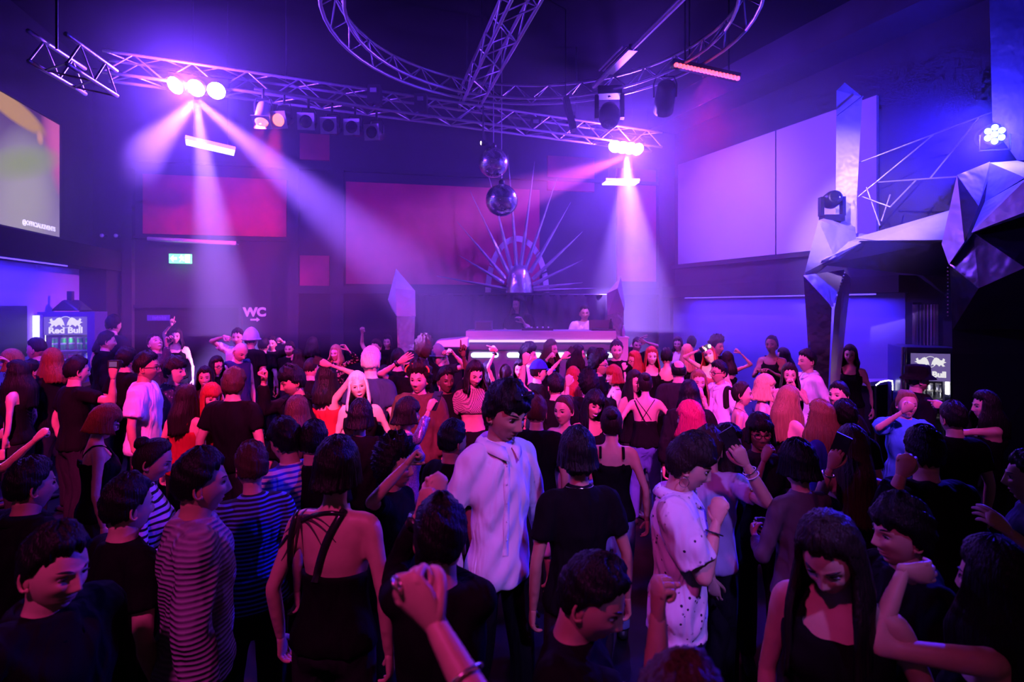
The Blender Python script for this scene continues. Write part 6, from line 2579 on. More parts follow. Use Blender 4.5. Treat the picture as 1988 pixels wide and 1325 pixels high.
def bracelet(p, nm, name='bracelet', mat=None, f=0.86, r=0.0035, wide=1.0):
    a = p['arms'][nm]
    c = a['E'] + (a['W'] - a['E']) * f
    t = nrm(a['W'] - a['E'])
    x = nrm(np.cross(t, V3(0.3, 0.5, 0.8)))
    y = np.cross(t, x)
    rr = (0.0285 if p['fem'] else 0.034) * (1 + (1 - f) * 0.5)
    g = Geo()
    if wide > 1:
        g.tube([c - t * 0.006 * wide, c + t * 0.006 * wide], rr + 0.003, 14, tips=False)
    else:
        g.tube(torus_path(c, x, y, rr, rr, 16), r, 6)
    return child(p, name, g, [mat or gold])


def phone(p, nm, label, group='phones held up in the crowd', on=None, fwd=0.03, up=0.03, flip=1, ang=0.0):
    """phone standing in the hand: a thing of its own"""
    a = p['arms'][nm]
    c = p['toworld'](a['palm'] + nrm(a['fd']) * up)
    n = p['Rz'] @ nrm(a['pn'] - a['fd'] * np.dot(a['pn'], a['fd']))
    z = p['Rz'] @ nrm(a['fd'])
    x = np.cross(z, n)
    c = c + n * fwd * 0.3
    t = thing('phone', c, label, 'phone', group)
    ca, sa = math.cos(ang), math.sin(ang)
    z, x = z * ca + x * sa, x * ca - z * sa
    ax = [x, n, z]
    MB().box(c, (0.074, 0.009, 0.150), ax=ax).build('case', plastic, t)
    MB().box(c + n * 0.005 * flip, (0.068, 0.002, 0.142), ax=ax).build('screen', on or pbr('phone_glass', (0.02, 0.02, 0.025), 0.1, noise=0.05), t)
    cb = MB()
    cb.box(c - n * 0.006 * flip + z * 0.052 - x * 0.018, (0.028, 0.004, 0.030), ax=ax)
    cb.build('camera_bump', metal_dark, t)
    return t
# ------------------------------------------------------------------ who is in the room
AFTER = []
B, F = dict(fem=False), dict(fem=True)
P = person
# --- on the stage
dj1 = P('long-haired DJ in a black t-shirt standing at the decks', 1006, 592, 42, -25, fem=False, hair=('long', 'black', 0.22), top=('tee', 'black'), L=A(1012, 622, -0.25, 'relaxed'), R='hold', floor=STAGE_Z, Y=9.85, group='DJs on the stage', head=(-15, 5, 0))
dj2 = P('short-haired DJ in a white t-shirt behind the black laptop', 1135, 609, 42, 0, hair=('fade', 'dark'), top=('loose', 'white'), L='hold', R='hold', floor=STAGE_Z, Y=9.95, group='DJs on the stage')
# --- left side, back to front
P('man with a shaved fade haircut in profile below the left fridge', 70, 680, 40, -85, hair=('fade', 'dark'), top=('tee', 'navy'), Y=7.2)
P('light-haired woman with a hand at her face at the left edge', 22, 703, 46, -60, fem=True, hair=('bob', 'light', 0.10), top=('tank', 'black'), R=A(8, 692, None, 'relaxed'), Y=6.5)
a3 = P('woman with black-rimmed glasses and long black hair, tattooed arm, far left', 32, 727, 50, -75, fem=True, tone='fair', hair=('long', 'black', 0.34), glasses=True, top=('tank', 'black'), L='down', neck='leather')
P('woman with long plum-brown hair turned away under the left fridge', 101, 704, 48, -115, fem=True, hair=('long', 'auburn', 0.20), top=('tee', 'black'))
a5 = P('black-haired man from behind holding up a camera', 150, 722, 52, 150, hair=('crop', 'black'), top=('tee', 'black'), R=A(226, 725, None, 'grip', pole=(0.5, 0.2, -1)))
P('man in black with short black hair turned to the right of the fridge', 208, 664, 44, 135, hair=('crop', 'black'), top=('jacket', 'black'))
P('tall dark figure from behind right of the left fridge', 221, 632, 40, 172, hair=('crop', 'black'), top=('tee', 'char'), Y=8.6, floor=0.2)
a8 = P('man laughing with his head thrown back, hand raised with a phone', 302, 668, 40, 50, hair=('fade', 'dark'), top=('shirt', 'plaid'), head=(10, -35, 0), expr='laugh', R=A(328, 664, None, 'grip'))
P('far dark-haired woman pointing one finger up by the door', 342, 654, 34, 20, fem=True, hair=('wavy', 'dark', 0.2), top=('tank', 'black'), R=A(334, 622, None, 'point', fd=(0.1, 0, 1)))
P('man in glasses and a white t-shirt looking to the right', 286, 714, 53, 108, tone='tan', hair=('crop', 'black'), glasses=True, beard=0.5, top=('loose', 'white'), R='down')
P('young man in profile in a dark patterned shirt beside the white t-shirt', 341, 722, 50, 85, hair=('mop', 'dark'), top=('shirt', 'plaid'))
a12 = P('woman with an auburn bob and glasses, bare shoulder, left foreground', 203, 822, 64, 132, fem=True, hair=('bob', 'auburn', 0.07), glasses=True, top=('tank', 'black'), head=(0, 16, 0), ear=0.008)
P('person cut off by the left edge stretching out a bare forearm', -62, 800, 74, 125, fem=True, hair=('long', 'dark', 0.3), top=('tank', 'black'), R=A(82, 846, None, 'fist', pole=(0, 0, -1)))
P('woman with long dark hair in a red top seen from behind at left', 362, 776, 56, 172, fem=True, hair=('long', 'dark', 0.3), top=('tank', 'red'))
P('smiling dark-haired woman left of the brown-haired man', 398, 734, 46, 22, fem=True, hair=('long', 'dark', 0.25), expr='smile', top=('tank', 'floral'))
P('woman with a red fringe looking down, left of the brown-haired man', 410, 772, 52, 48, fem=True, hair=('long_fringe', 'red', 0.2), head=(0, 14, 0), top=('tank', 'red'))
P('woman in glasses with long dark hair behind the smiling woman', 421, 712, 43, 62, fem=True, hair=('long', 'dark', 0.25), glasses=True, top=('tee', 'black'))
b1 = P('man in a white t-shirt with one arm bent over his head', 461, 656, 38, 10, hair=('crop', 'dark'), top=('tee', 'white'), R=A(444, 658, None, 'limp', pole=(-1, 0, -0.1), fd=(1, 0, -0.5)))
P('person in a dark waistcoat looking down, below the WC sign', 467, 684, 42, 62, hair=('bald', 'dark'), tone='fair', top=('vest', 'navy'), head=(0, 30, 0))
P('person in a white knitted beanie seen from behind', 488, 660, 38, 172, hair=('crop', 'dark'), hat=('beanie', 'offwhite'), top=('tee', 'black'))
P('broad man with thick brown hair seen from behind in a black t-shirt', 455, 748, 58, 176, hair=('mop', 'brown'), top=('tee', 'black'), build=1.15)
b6 = P('person in a black shirt looking down, fist raised, at left of centre', 567, 742, 57, -55, tone='tan', hair=('mop', 'black'), beard=0.35, head=(0, 16, 0), expr='closed', top=('shirt', 'black'), R=A(506, 734, None, 'fist', pole=(0.1, 0.2, -1)), ear=0.007)
P('laughing dark-haired woman in profile behind the person looking down at their raised fist', 577, 695, 38, -80, fem=True, hair=('long', 'dark', 0.2), expr='laugh', top=('tee', 'black'))
P('person in black facing the camera in the back row right of the WC sign', 562, 679, 36, 0, hair=('crop', 'dark'), beard=0.75, top=('tee', 'black'))
b9 = P('man in black in the back row with a watch on his raised arm', 527, 668, 34, 15, hair=('crop', 'black'), top=('tee', 'black'), L=A(548, 660, None, 'fist'))
P('blonde woman in a leopard-print top with a hand in her hair', 652, 687, 38, -15, fem=True, tone='fair', hair=('wavy', 'blond', 0.24), top=('long', 'leopard'), L=A(669, 672, None, 'relaxed', pole=(1, 0, -0.2), fd=(-0.5, 0, 0.6)))
P('person in black with one fist high above the crowd, left of the crystal', 730, 675, 36, -20, hair=('crop', 'dark'), top=('tee', 'black'), R=A(702, 641, None, 'fist'))
P('man with bleached short hair from behind in a navy t-shirt', 721, 705, 52, 172, hair=('crop', 'platinum'), tone='fair', top=('tee', 'navy'))
b13 = P('smiling woman with long platinum hair and a black tank top, spotlit', 696, 752, 56, 10, fem=True, tone='fair', hair=('long', 'platinum', 0.20), expr='smile', top=('tank', 'black'), head=(6, -8, -10), L='hip', R='down', lips=(0.5, 0.12, 0.16))
b14 = P('dark-haired woman from behind in red holding a phone up', 634, 736, 52, 165, fem=True, hair=('long', 'dark', 0.22), top=('tank', 'red'), R=A(640, 700, None, 'grip', pole=(1, 0, -0.6)))
P('man with cropped hair from behind next to the person looking down at their raised fist', 605, 718, 45, 158, hair=('fade', 'dark'), top=('tee', 'black'))
b16 = P('dark-haired man with his arm up and a black wristband', 797, 708, 47, -150, hair=('crop', 'black'), top=('tee', 'black'), L=A(774, 690, None, 'open', pole=(-1, 0, -0.7)))
P('woman with a black fringe peeping past the bleached man', 745, 732, 42, 18, fem=True, hair=('long_fringe', 'black', 0.25), tone='tan', top=('tee', 'black'))
P('woman with glossy long brown hair seen from behind below the raised fist', 577, 802, 64, 178, fem=True, hair=('long', 'brown', 0.34), top=('tee', 'black'))
P('woman with round black hair from behind in front of the platinum blonde', 700, 812, 70, 175, fem=True, hair=('bob', 'black', 0.06), top=('sweater', 'black'))
P('black-haired man bending left in a white and blue striped top', 553, 858, 84, -115, hair=('mop', 'black'), top=('tee', 'whitestripe'), head=(0, 12, 0), R='hold', L='hold')
P('dim figure in the back row below the left crystal', 752, 665, 32, 0, fem=True, hair=('long', 'dark', 0.2), top=('tee', 'black'))
# --- centre
P('man with a pale hair band and brown jacket looking at the camera', 813, 738, 55, -10, hair=('curly', 'dark'), hat=('band', 'orange'), beard=0.25, top=('jacket', 'brown'))
P('curly brown-haired person from behind left of the stage monitor', 824, 680, 43, 165, fem=True, hair=('curly', 'brown'), top=('tee', 'black'))
P('person in a grey knitted hat with both fists raised', 850, 692, 41, -15, hair=('crop', 'grey'), hat=('beanie', 'grey'), top=('tee', 'char'), R=A(866, 684, None, 'fist'), L=A(881, 683, None, 'fist'))
P('person in black pointing a finger straight up before the booth', 866, 740, 51, 28, tone='dark', hair=('crop', 'black'), top=('tee', 'black'), L=A(900, 676, None, 'point', fd=(0.05, 0, 1)))
c10 = P('woman with a dark ponytail from behind, one hand pointing left', 981, 727, 45, 178, fem=True, hair=('pony', 'dark', 0.22), top=('tank', 'black'), L=A(953, 678, None, 'point', fd=(-1, 0, 0.25)))
P('curly-haired woman in a fishnet shrug glancing down', 922, 728, 51, 24, fem=True, hair=('wavy', 'dark', 0.15), top=('shrug', 'fishnet'), head=(0, 18, 0), bottom=('skirt', 'black'))
P('woman with closed eyes and long black hair before the booth', 1009, 719, 42, -8, fem=True, tone='tan', hair=('long', 'black', 0.25), expr='closed', top=('tank', 'black'))
P('person in black from behind with a bare forearm and fist up', 1078, 752, 52, -165, hair=('crop', 'black'), top=('tee', 'black'), L=A(1017, 697, None, 'fist', pole=(0.2, 0, -1)))
P('person in a blue baseball cap facing right', 1046, 723, 46, 108, hair=('crop', 'dark'), hat=('cap', 'royal'), top=('tee', 'black'))
P('curly-haired person in a white shirt before the booth strips', 1028, 691, 41, 75, hair=('curly', 'black'), top=('shirt', 'white'))
c13 = P('long-haired person with a wristband raising a hand to the chin', 1070, 679, 39, 58, hair=('long', 'brown', 0.25), top=('tee', 'black'), R=A(1066, 692, None, 'fist'))
c14 = P('red-haired woman from behind holding a phone high', 1113, 735, 47, 170, fem=True, hair=('long', 'red', 0.25), top=('tank', 'black'), L=A(1093, 688, None, 'grip', pole=(-1, 0, -0.5)))
P('dark-haired woman in profile under the right half of the booth', 1123, 689, 40, 82, fem=True, hair=('long', 'dark', 0.25), top=('tee', 'black'))
P('man in a black t-shirt facing the camera beside the right crystal', 1197, 681, 41, -4, hair=('crop', 'dark'), beard=0.3, top=('tee', 'black'))
P('man in glasses with curly black hair leaning to a red-haired woman', 1165, 709, 45, 68, tone='tan', hair=('curly', 'black'), glasses=True, top=('tee', 'black'))
P('laughing woman with a red bob facing the curly-haired man', 1191, 731, 45, -78, fem=True, hair=('bob', 'red', 0.08), expr='laugh', top=('tank', 'black'))
P('curly-haired person from behind with a fist and bracelet raised', 1142, 748, 48, -168, hair=('curly', 'black'), top=('tee', 'black'), L=A(1101, 740, None, 'fist'))
c19 = P('young man in a pale button-up shirt standing in the centre, looking down', 983, 803, 104, 36, tone='tan', hair=('mop', 'black'), top=('shirt', 'white'), head=(8, 16, 0), L='down', R='down', bottom=('trousers', 'black'), Y=2.75, build=0.74)
P('woman with swept-back brown hair and a pale top looking left', 1094, 798, 60, -36, fem=True, hair=('bun', 'brown'), top=('strap', 'offwhite'), lips=(0.45, 0.12, 0.14))
P('woman with a black fringe tilting her head and smiling', 1152, 788, 53, 14, fem=True, tone='tan', hair=('long_fringe', 'black', 0.2), expr='smile', head=(5, 8, 12), top=('tank', 'black'))
P('brown-haired person from behind right of the pale shirt', 1042, 803, 55, 172, hair=('crop', 'brown'), top=('tee', 'black'))
P('black-haired man with a red-lit ear turned away, left of the pale shirt', 880, 858, 72, 138, tone='tan', hair=('crop', 'black'), top=('tee', 'black'))
c24 = P('woman in a glittering violet sleeve filming with a phone', 792, 806, 58, 118, fem=True, hair=('bob', 'black', 0.06), top=('long', 'glitter'), R=A(838, 786, None, 'grip'))
# --- right of centre
d1 = P('far person waving both spread hands right of the booth', 1237, 671, 31, 0, hair=('crop', 'dark'), top=('tee', 'black'), L=A(1254, 658, None, 'spread'), R=A(1246, 651, None, 'spread'), Y=10.3)
P('woman in glasses with dark red hair, hand at her chin', 1231, 701, 41, -68, fem=True, hair=('long', 'red', 0.22), glasses=True, top=('tank', 'black'), L='face')
P('red-haired woman facing the camera in the right back rows', 1265, 693, 41, -4, fem=True, tone='fair', hair=('long', 'red', 0.2), top=('tank', 'black'))
P('person with a bare orange-lit back and thin black straps', 1294, 695, 41, 172, fem=True, hair=('crop', 'black'), top=('strap', 'black'))
P('broad person from behind in a dark t-shirt, right of the bare orange-lit back', 1317, 721, 47, 176, hair=('balding', 'black'), top=('tee', 'char'), build=1.15)
P('far woman in white with long dark hair by the blue wall', 1316, 669, 33, -28, fem=True, hair=('long', 'dark', 0.2), top=('tee', 'white'))
P('woman with long blonde hair from behind below the blue wall', 1334, 687, 39, 178, fem=True, hair=('long', 'blond', 0.26), top=('tank', 'black'))
d8 = P('red-lit woman tilting back and holding a phone with its torch on', 1378, 691, 42, -30, fem=True, tone='fair', hair=('long', 'red', 0.22), top=('strap', 'floral'), head=(0, -15, -22), R=A(1358, 674, None, 'grip'))
P('curly dark-haired person behind the woman with the torch', 1393, 674, 38, 35, hair=('curly', 'dark'), top=('tee', 'black'))
P('person with a raised fist against the blue wall', 1412, 700, 38, -160, fem=True, hair=('long', 'dark', 0.2), top=('tank', 'black'), R=A(1436, 680, None, 'fist'))
P('man in glasses and a white collared shirt in profile to the left', 1395, 724, 47, -75, tone='tan', hair=('crop', 'black'), glasses=True, top=('shirt', 'white'))
P('woman with long light hair and lowered eyes, hand at her mouth', 1356, 743, 49, -5, fem=True, tone='fair', hair=('long', 'light', 0.3), expr='closed', top=('strap', 'floral'), L='face')
d13 = P('woman from behind with a bare back and criss-cross black lacing', 1252, 746, 47, 178, fem=True, tone='fair', hair=('bun', 'dark'), top=('lowback', 'black'), bottom=('jeans', 'denim'), L='out', R='out')
P('dark-haired woman half hidden left of the bare-backed woman', 1232, 743, 42, 28, fem=True, hair=('long', 'dark', 0.25), top=('tank', 'black'))
P('person with long wavy black hair from behind in a black sweater', 1338, 768, 54, 172, hair=('wavy', 'black', 0.28), top=('sweater', 'black2'))
P('woman with a shining magenta bob turned to the left', 1339, 814, 62, -128, fem=True, tone='fair', hair=('bob', 'magenta', 0.13), top=('tee', 'black'))
P('smiling woman with tied-back dark hair and bare shoulders facing right', 1441, 766, 49, 68, fem=True, hair=('pony', 'dark', 0.2), expr='smile', top=('offsh', 'black'), ear=0.014, neck='gold')
P('blonde woman in a navy tank top in profile to the right', 1486, 753, 51, 66, fem=True, tone='fair', hair=('bob', 'blond', 0.13), top=('tank', 'navy'))
P('dark-haired woman holding a fist to her nose', 1533, 729, 47, -20, fem=True, hair=('long', 'dark', 0.25), top=('tank', 'black'), L=A(1540, 743, None, 'fist'))
P('black-haired man in a white shirt in profile by the sculpture leg', 1566, 702, 44, -85, hair=('crop', 'black'), top=('shirt', 'white'), Y=6.7)
d20 = P('woman with long light hair and a flower clip, turned right', 1530, 779, 57, 112, fem=True, tone='fair', hair=('long', 'light', 0.38), top=('offsh', 'black'), head=(0, 12, 0), ear=0.01, R='bent')
P('woman with long light-brown hair in royal blue seen from behind', 1592, 812, 62, -142, fem=True, hair=('long', 'light', 0.32), top=('long', 'royal'))
P('dim person in a black tank top with both arms stretched out by the blue wall', 1498, 670, 34, -42, fem=True, tone='brown', hair=('bun', 'black'), top=('tank', 'black'), L='front', R='front', Y=8.2)
P('woman in thin glasses with black hair holding a hand before her mouth', 1475, 842, 66, -10, fem=True, tone='tan', hair=('bob', 'black', 0.06), glasses=True, top=('tee', 'char'), R='face')
P('laughing woman with wavy dark hair behind the printed shirt', 1411, 868, 68, 58, fem=True, hair=('wavy', 'dark', 0.2), expr='laugh', top=('tank', 'black'), head=(0, 5, 15))
d25 = P('person in a white printed short-sleeved shirt with hoop earrings, fist raised, looking down', 1340, 903, 104, 70, fem=False, hair=('mop', 'dark'), top=('shortshirt', 'print'), head=(6, 20, 0), R=A(1408, 1003, -0.12, 'fist', pole=(-0.5, -0.3, -1), n=(0.3, 0.5, 0.3)), L='down', ear=0.022, Y=2.6, build=0.85, bottom=('trousers', 'black'))
d26 = P('person in a lilac t-shirt raising a phone behind the printed shirt', 1376, 872, 80, 150, hair=('crop', 'brown'), top=('tee', 'lilac'), R=A(1450, 888, None, 'grip', pole=(0.6, 0, -1)))
d27 = P('woman in a sheer long-sleeved top seen from behind', 1548, 903, 94, -162, fem=True, hair=('bob', 'black', 0.05), top=('long', 'sheer'), L='hold', R='hold')
d29 = P('woman with long dark hair from behind lifting a phone, beaded bracelet', 1654, 872, 88, 165, fem=True, hair=('long', 'brown', 0.42), top=('tank', 'black'), L=A(1613, 893, None, 'grip', pole=(-0.4, 0, -1)))
P('long-haired woman in the right foreground looking down to the left', 1612, 1080, 165, -42, fem=True, hair=('long', 'dark', 0.36), top=('tank', 'black'), head=(-4, 30, 0))
P('dark-haired person in profile to the left in the right foreground', 1748, 1038, 112, -92, hair=('mop', 'black'), top=('jacket', 'black'))
d32 = P('woman in a light blue t-shirt with her arm across her face', 1761, 786, 57, -14, fem=True, tone='fair', hair=('bun', 'light'), top=('loose', 'blue'), R=A(1757, 792, None, 'fist', n=(0, 1, 0)), expr='closed')
P('silhouetted man in a bucket hat before the right-hand fridge', 1782, 738, 52, 85, hair=('crop', 'black'), hat=('bucket', 'black'), top=('jacket', 'black'), beard=0.8)
d34 = P('person in black at the right pointing an arm towards the fridge', 1912, 790, 58, -105, fem=True, hair=('long', 'black', 0.25), top=('tank', 'black'), L=A(1816, 786, None, 'point', fd=(-1, 0, 0.15)))
P('person in a black t-shirt with chin up, left of the light blue t-shirt', 1627, 770, 55, -60, hair=('crop', 'black'), beard=0.6, head=(0, -10, 0), top=('tee', 'black'))
P('black-haired figure from behind with a fist beside the head, right', 1793, 882, 98, 175, hair=('crop', 'black'), top=('sweater', 'black'), L=A(1748, 906, None, 'fist'))
P('woman with bare arms standing at the bar behind the sculpture leg', 1650, 690, 41, -35, fem=True, hair=('wavy', 'dark', 0.25), top=('tank', 'black'), Y=7.75)
P('person in dark blue cut off by the right edge', 1998, 930, 98, -125, hair=('crop', 'black'), top=('tee', 'navy'), L=A(1938, 1012, None, 'relaxed'))
P('black-clad person low in the right corner with an arm bent across', 1930, 1135, 170, -150, fem=True, hair=('long', 'black', 0.3), top=('tank', 'black'), L=A(1800, 1112, 0.05, 'relaxed', pole=(-1, 0, -0.55), fd=(1, 0, -0.1)))
# --- foreground
d40 = P('black-haired man in black at the bottom centre with a fist out', 1150, 1165, 150, 68, hair=('crop', 'black'), top=('tee', 'black'), head=(0, 22, 0), R=A(1297, 1172, None, 'fist', pole=(0, 0, -1)), tone='tan')
d41 = P('person below the picture edge raising a ringed fist, lilac sleeve', 1330, 1440, 200, 165, fem=True, Y=0.92, hair=('crop', 'brown'), top=('rolled', 'lilac'), L=A(812, 1168, 0.02, 'fist', pole=(0.7, -0.1, -0.85), n=(0.1, 0.9, 0.2), fd=(-0.5, 0.1, 0.6)), res=0.0095)
d42 = P('woman from behind with a palm tattoo and glossy crossed straps', 655, 914, 112, 172, fem=True, tone='light', hair=('bob', 'black', 0.05), top=('lowback', 'black'), L='down', R='down', build=1.05, Y=2.35)
P('curly dark-haired woman in profile with a fist at her chin', 770, 906, 80, 75, fem=True, tone='tan', hair=('curly', 'black'), top=('tee', 'black'), R=A(797, 886, None, 'fist'))
d44 = P('person in a black jacket from behind with both fists held up', 856, 1048, 104, 178, hair=('crop', 'black'), top=('long', 'black'), L=A(820, 974, 0.22, 'fist', pole=(-0.4, 0, -1)), R=A(850, 954, 0.26, 'fist', pole=(0, 0, -1)), build=0.85, Y=1.8)
P('young man in a ribbed knitted sweater seen from behind, left foreground', 392, 940, 122, 122, tone='tan', hair=('crop', 'black'), top=('sweater', 'knit'), Y=2.25)
d46 = P('woman in a blue and black striped t-shirt with short brown hair', 488, 908, 88, -142, fem=True, hair=('crop', 'brown'), top=('tee', 'bluestripe'), Y=2.8)
d47 = P('woman in a zebra-striped top with tied-up dark hair', 298, 896, 84, 112, fem=True, hair=('bun', 'dark'), top=('long', 'zebra'), head=(0, 18, 0), R='hold')
P('dark figure with a red-lit neck near the left edge', 62, 945, 106, 150, tone='tan', hair=('crop', 'black'), top=('jacket', 'black'))
P('man in profile in deep shadow at the bottom left', 108, 1106, 165, 75, hair=('crop', 'black'), top=('jacket', 'black'), head=(0, 8, 0))
d51 = P('person with short black hair and a glittering necklace from behind, centre', 1121, 886, 102, -168, fem=True, hair=('bob', 'black', 0.04), top=('tee', 'black'), neck='gold', tone='tan')
P('woman from behind in a black vest top and light jeans', 1187, 823, 68, 172, fem=True, hair=('bun', 'dark'), top=('tank', 'black'), bottom=('jeans', 'denim2'), L='hold')
# --- dim heads in the back rows
for lab, x, y, h, yw, hr, fm in (('dim person in black between the door and the beanie', 512, 672, 36, 175, ('crop', 'black'), False), ('dim long-haired person in the back row left of the leopard top', 607, 670, 34, 160, ('wavy', 'dark', 0.2), True),
                                 ('short-haired person in black from behind, left of the hair band', 773, 700, 44, 178, ('crop', 'black'), False), ('long-haired person in black under the middle of the booth', 948, 722, 42, 176, ('long', 'black', 0.2), True),
                                 ('short-haired person in black under the right end of the booth', 1150, 694, 40, 172, ('crop', 'black'), False), ('dim person in black left of the torch light', 1343, 668, 33, 150, ('crop', 'black'), False),
                                 ('dim long-haired person by the blue wall near the sculpture leg', 1520, 692, 38, -120, ('long', 'dark', 0.2), True), ('person in black between the camera holder and the white t-shirt', 246, 700, 46, 165, ('mop', 'black'), False),
                                 ('person in black at the far left behind the glasses', 60, 722, 46, 165, ('crop', 'black'), False), ('person in black right of the light blue t-shirt', 1850, 815, 62, 175, ('crop', 'black'), False),
                                 ('person in black before the sculpture leg', 1640, 812, 66, 170, ('crop', 'black'), False),
                                 ('person in black in the shade left of the knitted sweater', 250, 985, 100, 150, ('crop', 'black'), False), ('person in black between the two striped tops', 610, 860, 78, 172, ('crop', 'black'), False)):
    P(lab, x, y, h, yw, fem=fm, hair=hr, top=('tee', 'black'))


# ------------------------------------------------------------------ what they hold and wear
def caster(p):
    from mathutils.bvhtree import BVHTree
    vs, fs = [], []
    M_ = p['Rz']
    for o in (p['body'], p['topobj']):
        me = o.data
        v = np.empty(len(me.vertices) * 3, np.float32)
        me.vertices.foreach_get('co', v)
        v = v.reshape(-1, 3) @ M_.T + p['root']
        b = len(vs)
        vs.extend(v.tolist())
        fs.extend([[i + b for i in pl.vertices] for pl in me.polygons])
    return BVHTree.FromPolygons(vs, fs)


def ribbon(p, bvh, name, pix, width, mat, lift=0.004, n=5, tip=None):
    """strap or drawn line that lies on the body along the seen line pix"""
    pts, _ = smoothpath([(x, y, 0) for x, y in pix], [1] * len(pix), n)
    L_, R_ = [], []
    o = Vector((0, 0, CAMZ))
    hits = []
    for q in pts:
        d_ = Vector(((q[0] - CX) / FPX, 1, (HY - q[1]) / FPX)).normalized()
        h = bvh.ray_cast(o, d_)
        if h[0] is None:
            continue
        hits.append((np.array(h[0]), np.array(h[1]) * (1 if Vector(h[1]).dot(d_) < 0 else -1)))
    if len(hits) < 3:
        return None
    C = np.array([h[0] for h in hits])
    N_ = np.array([h[1] for h in hits])
    T_ = np.gradient(C, axis=0)
    v = []
    for i in range(len(C)):
        sd = nrm(np.cross(T_[i], N_[i]))
        w = width * (1 if tip is None else (1 - tip * i / (len(C) - 1)))
        for a, l in ((-1, 0.2), (-1, 1), (1, 1), (1, 0.2)):
            v.append(p['tolocal'](C[i] + sd * a * w / 2 + N_[i] * lift * l))
    g = Geo()
    g.grid(np.array(v), 4, len(C), True)
    return child(p, name, g, [mat], smooth=False)


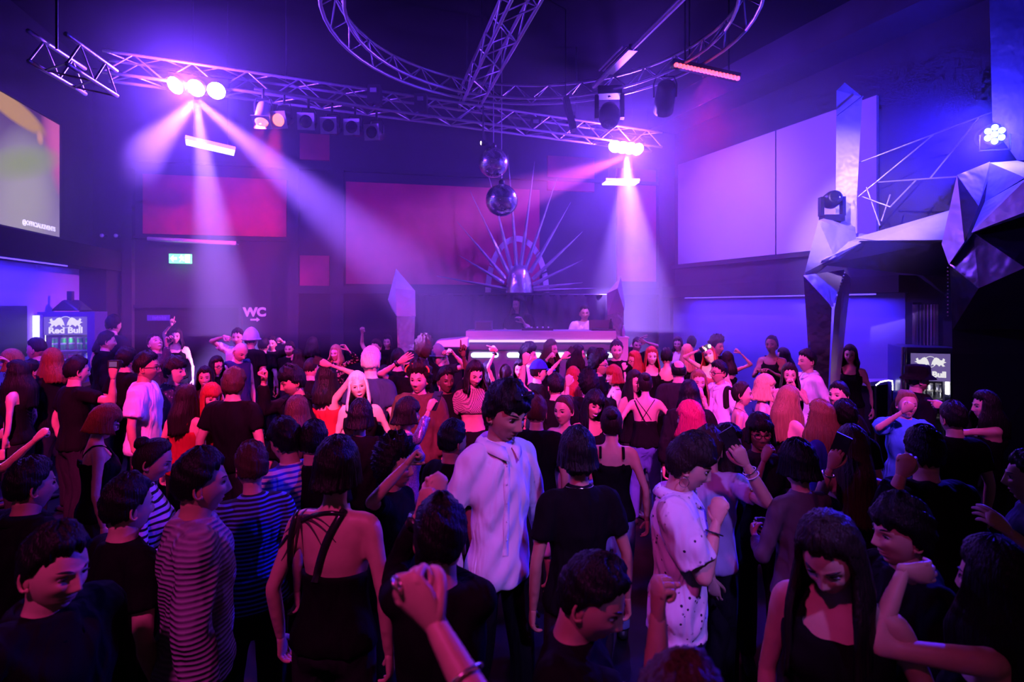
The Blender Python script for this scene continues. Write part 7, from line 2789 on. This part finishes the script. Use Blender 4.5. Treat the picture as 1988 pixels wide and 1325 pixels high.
def dress_up():
    straps = pbr('glossy_strap', (0.015, 0.013, 0.018), 0.22, noise=0.1, nscale=30)
    ink = pbr('tattoo_ink', (0.055, 0.03, 0.035), 0.6, noise=0.2, nscale=80)
    bv = caster(d42)
    cx, cy = 582, 1003
    for k, (dx, dy, w) in enumerate(((-75, 10, 9), (-60, 45, 10), (-36, 85, 10), (8, 80, 9), (-16, 95, 8), (44, 62, 9), (60, 24, 9), (-50, -14, 8), (35, -12, 8), (70, 52, 7))):
        pr_ = [(cx + dx * f, cy + dy * f + 10 * math.sin(f * 3) * (1 if dx < 0 else -1)) for f in (0, 0.25, 0.5, 0.75, 1)]
        ribbon(d42, bv, 'tattoo_frond', pr_, 0.016, ink, 0.0012, 4, 0.8)
    for pts, w in (([(590, 968), (575, 1000), (565, 1040), (562, 1085), (562, 1125)], 0.022), ([(585, 1012), (610, 1002), (640, 996), (668, 1000)], 0.016), ([(668, 990), (640, 1040), (625, 1080), (612, 1130)], 0.03), ([(560, 1040), (535, 1075), (518, 1098)], 0.012)):
        ribbon(d42, bv, 'strap', pts, w, straps, 0.006, 6)
    bv = caster(d13)
    for pts, w in (([(1229, 772), (1238, 792), (1248, 812), (1256, 826)], 0.014), ([(1232, 771), (1246, 790), (1258, 806), (1264, 816)], 0.007), ([(1273, 774), (1262, 790), (1252, 806), (1246, 816)], 0.007)):
        ribbon(d13, bv, 'lacing', pts, w, straps, 0.005, 6)
    bv = caster(a3)
    for k in range(9):
        y0 = 762 + 7 * k
        ribbon(a3, bv, 'tattoo', [(54 + 3 * math.sin(k), y0), (62, y0 + 5), (68 - 2 * math.sin(k * 2), y0 + 1)], 0.010, ink, 0.0012, 3, 0.5)
    bv = caster(c19)
    ribbon(c19, bv, 'button_placket', [(984, 900), (984, 940), (983, 990), (982, 1040), (981, 1080)], 0.028, CL['white'], 0.004, 4)
    for k in range(5):
        g = Geo()
        d_ = Vector(((984 - CX) / FPX, 1, (HY - (905 + 36 * k)) / FPX)).normalized()
        h = bv.ray_cast(Vector((0, 0, CAMZ)), d_)
        if h[0] is not None:
            g.ball(c19['tolocal'](np.array(h[0]) - np.array(d_) * 0.006), (0.005, 0.003, 0.005), 8, 6)
            child(c19, 'button', g, [white_lam])
    # sunglasses pushed up on the hair of the man in the pale shirt
    g = Geo()
    Rh, hc = c19['Rh'], c19['hc']
    for sg in (-1, 1):
        g.ball(Rh @ V3(sg * 0.034, -0.085, 0.118) + hc, (0.028, 0.007, 0.019), 12, 8, rot=Rh @ rotm(-40, 0, 0))
    g.tube([Rh @ V3(-0.06, -0.082, 0.12) + hc, Rh @ V3(0, -0.094, 0.122) + hc, Rh @ V3(0.06, -0.082, 0.12) + hc], 0.004, 6)
    child(c19, 'sunglasses', g, [pbr('dark_lens', (0.02, 0.02, 0.03), 0.08, spec=0.8, noise=0.1)])
    bracelet(c19, 'R', 'watch', metal, 0.97, wide=1.6)
    bracelet(d25, 'R', 'bracelet', leather, 0.80)
    bracelet(d26, 'R', 'bracelet', white_lam, 0.72)
    bracelet(d26, 'R', 'bracelet', gold, 0.84)
    bracelet(d29, 'L', 'bead_bracelet', gold, 0.82, 0.0045)
    bracelet(b16, 'L', 'wristband', leather, 0.90, wide=2.6)
    bracelet(d44, 'L', 'cuff', leather, 0.86, wide=3)
    bracelet(d44, 'R', 'cuff', leather, 0.86, wide=3)
    bracelet(d34, 'L', 'bracelet', leather, 0.75)
    bracelet(c13, 'R', 'wristband', leather, 0.80, wide=1.5)
    bracelet(c10, 'L', 'wristband', leather, 0.80, wide=1.5)
    bracelet(b9, 'L', 'watch', metal, 0.9, wide=1.6)
    # ring on the near fist
    a = d41['arms']['L']
    g = Geo()
    c = np.array(a['palm']) + (-nrm(a['pn'])) * 0.035 + nrm(a['fd']) * 0.035
    g.tube(torus_path(c, nrm(a['fd']), nrm(a['pn']), 0.0105, 0.0105, 14), 0.0028, 6)
    child(d41, 'ring', g, [gold])
    bracelet(d41, 'L', 'bracelet', gold, 0.62, 0.0025)
    # flower clip
    g = Geo()
    for k in range(6):
        aa = k * math.pi / 3
        g.ball(d20['Rh'] @ V3(-0.02 + 0.018 * math.cos(aa), 0.075, 0.075 + 0.018 * math.sin(aa)) + d20['hc'], (0.012, 0.008, 0.012), 8, 6)
    child(d20, 'flower_clip', g, [CL['purple']])
    glow = emit('phone_picture', (0.45, 0.22, 0.8), 0.25, (0.03, 0.03, 0.03))
    phone(a8, 'R', 'dark phone in the raised hand of the laughing man at the left')
    phone(b14, 'R', 'phone held up in front of the leopard-print woman')
    phone(c14, 'L', 'pale blue-backed phone held high under the booth', on=CL['blue'])
    phone(c24, 'R', 'phone at the end of the glittering violet sleeve')
    phone(d26, 'R', 'large black phone with bright dots above the lilac sleeve', on=None, up=0.06)
    phone(d29, 'L', 'phone edge-on in the hand with the beaded bracelet', up=0.05)
    t = phone(d8, 'R', 'phone with its torch shining at the camera')
    c = d8['toworld'](d8['arms']['R']['palm'] + nrm(d8['arms']['R']['fd']) * 0.085)
    mb = MB()
    mb.lathe([(0.006, -0.006), (0.018, 0.0), (0.010, 0.010)], c + V3(0, -0.02, 0), (0, -1, 0), 10)
    o = mb.build('torch', emit('torch', (1.0, 0.92, 0.75), 45), t, True)
    point('torch_light', Vector(c) + Vector((0, -0.06, 0)), (1.0, 0.9, 0.75), 3.5, 0.02)
    # the camera in the left crowd
    c = a5['toworld'](a5['arms']['R']['palm'] + nrm(a5['arms']['R']['fd']) * 0.05)
    t = thing('camera', c, 'compact camera held up by the black-haired man at the left', 'camera')
    MB().box(c, (0.10, 0.05, 0.07)).build('camera_body', metal_dark, t)
    mb = MB()
    mb.lathe([(0.028, 0), (0.028, 0.05), (0.024, 0.055)], Vector(c) + Vector((0, 0.02, 0)), (0.3, 1, 0), 16)
    mb.build('lens_barrel', plastic, t, True)
    MB().box(Vector(c) + Vector((0, -0.027, 0)), (0.07, 0.004, 0.048)).build('display', glow, t)


AFTER.append(dress_up)
# ------------------------------------------------------------------ build the people
_res = run_queue()
for _p in PEOPLE:
    finish(_p, _res)
for _f in AFTER:
    _f()
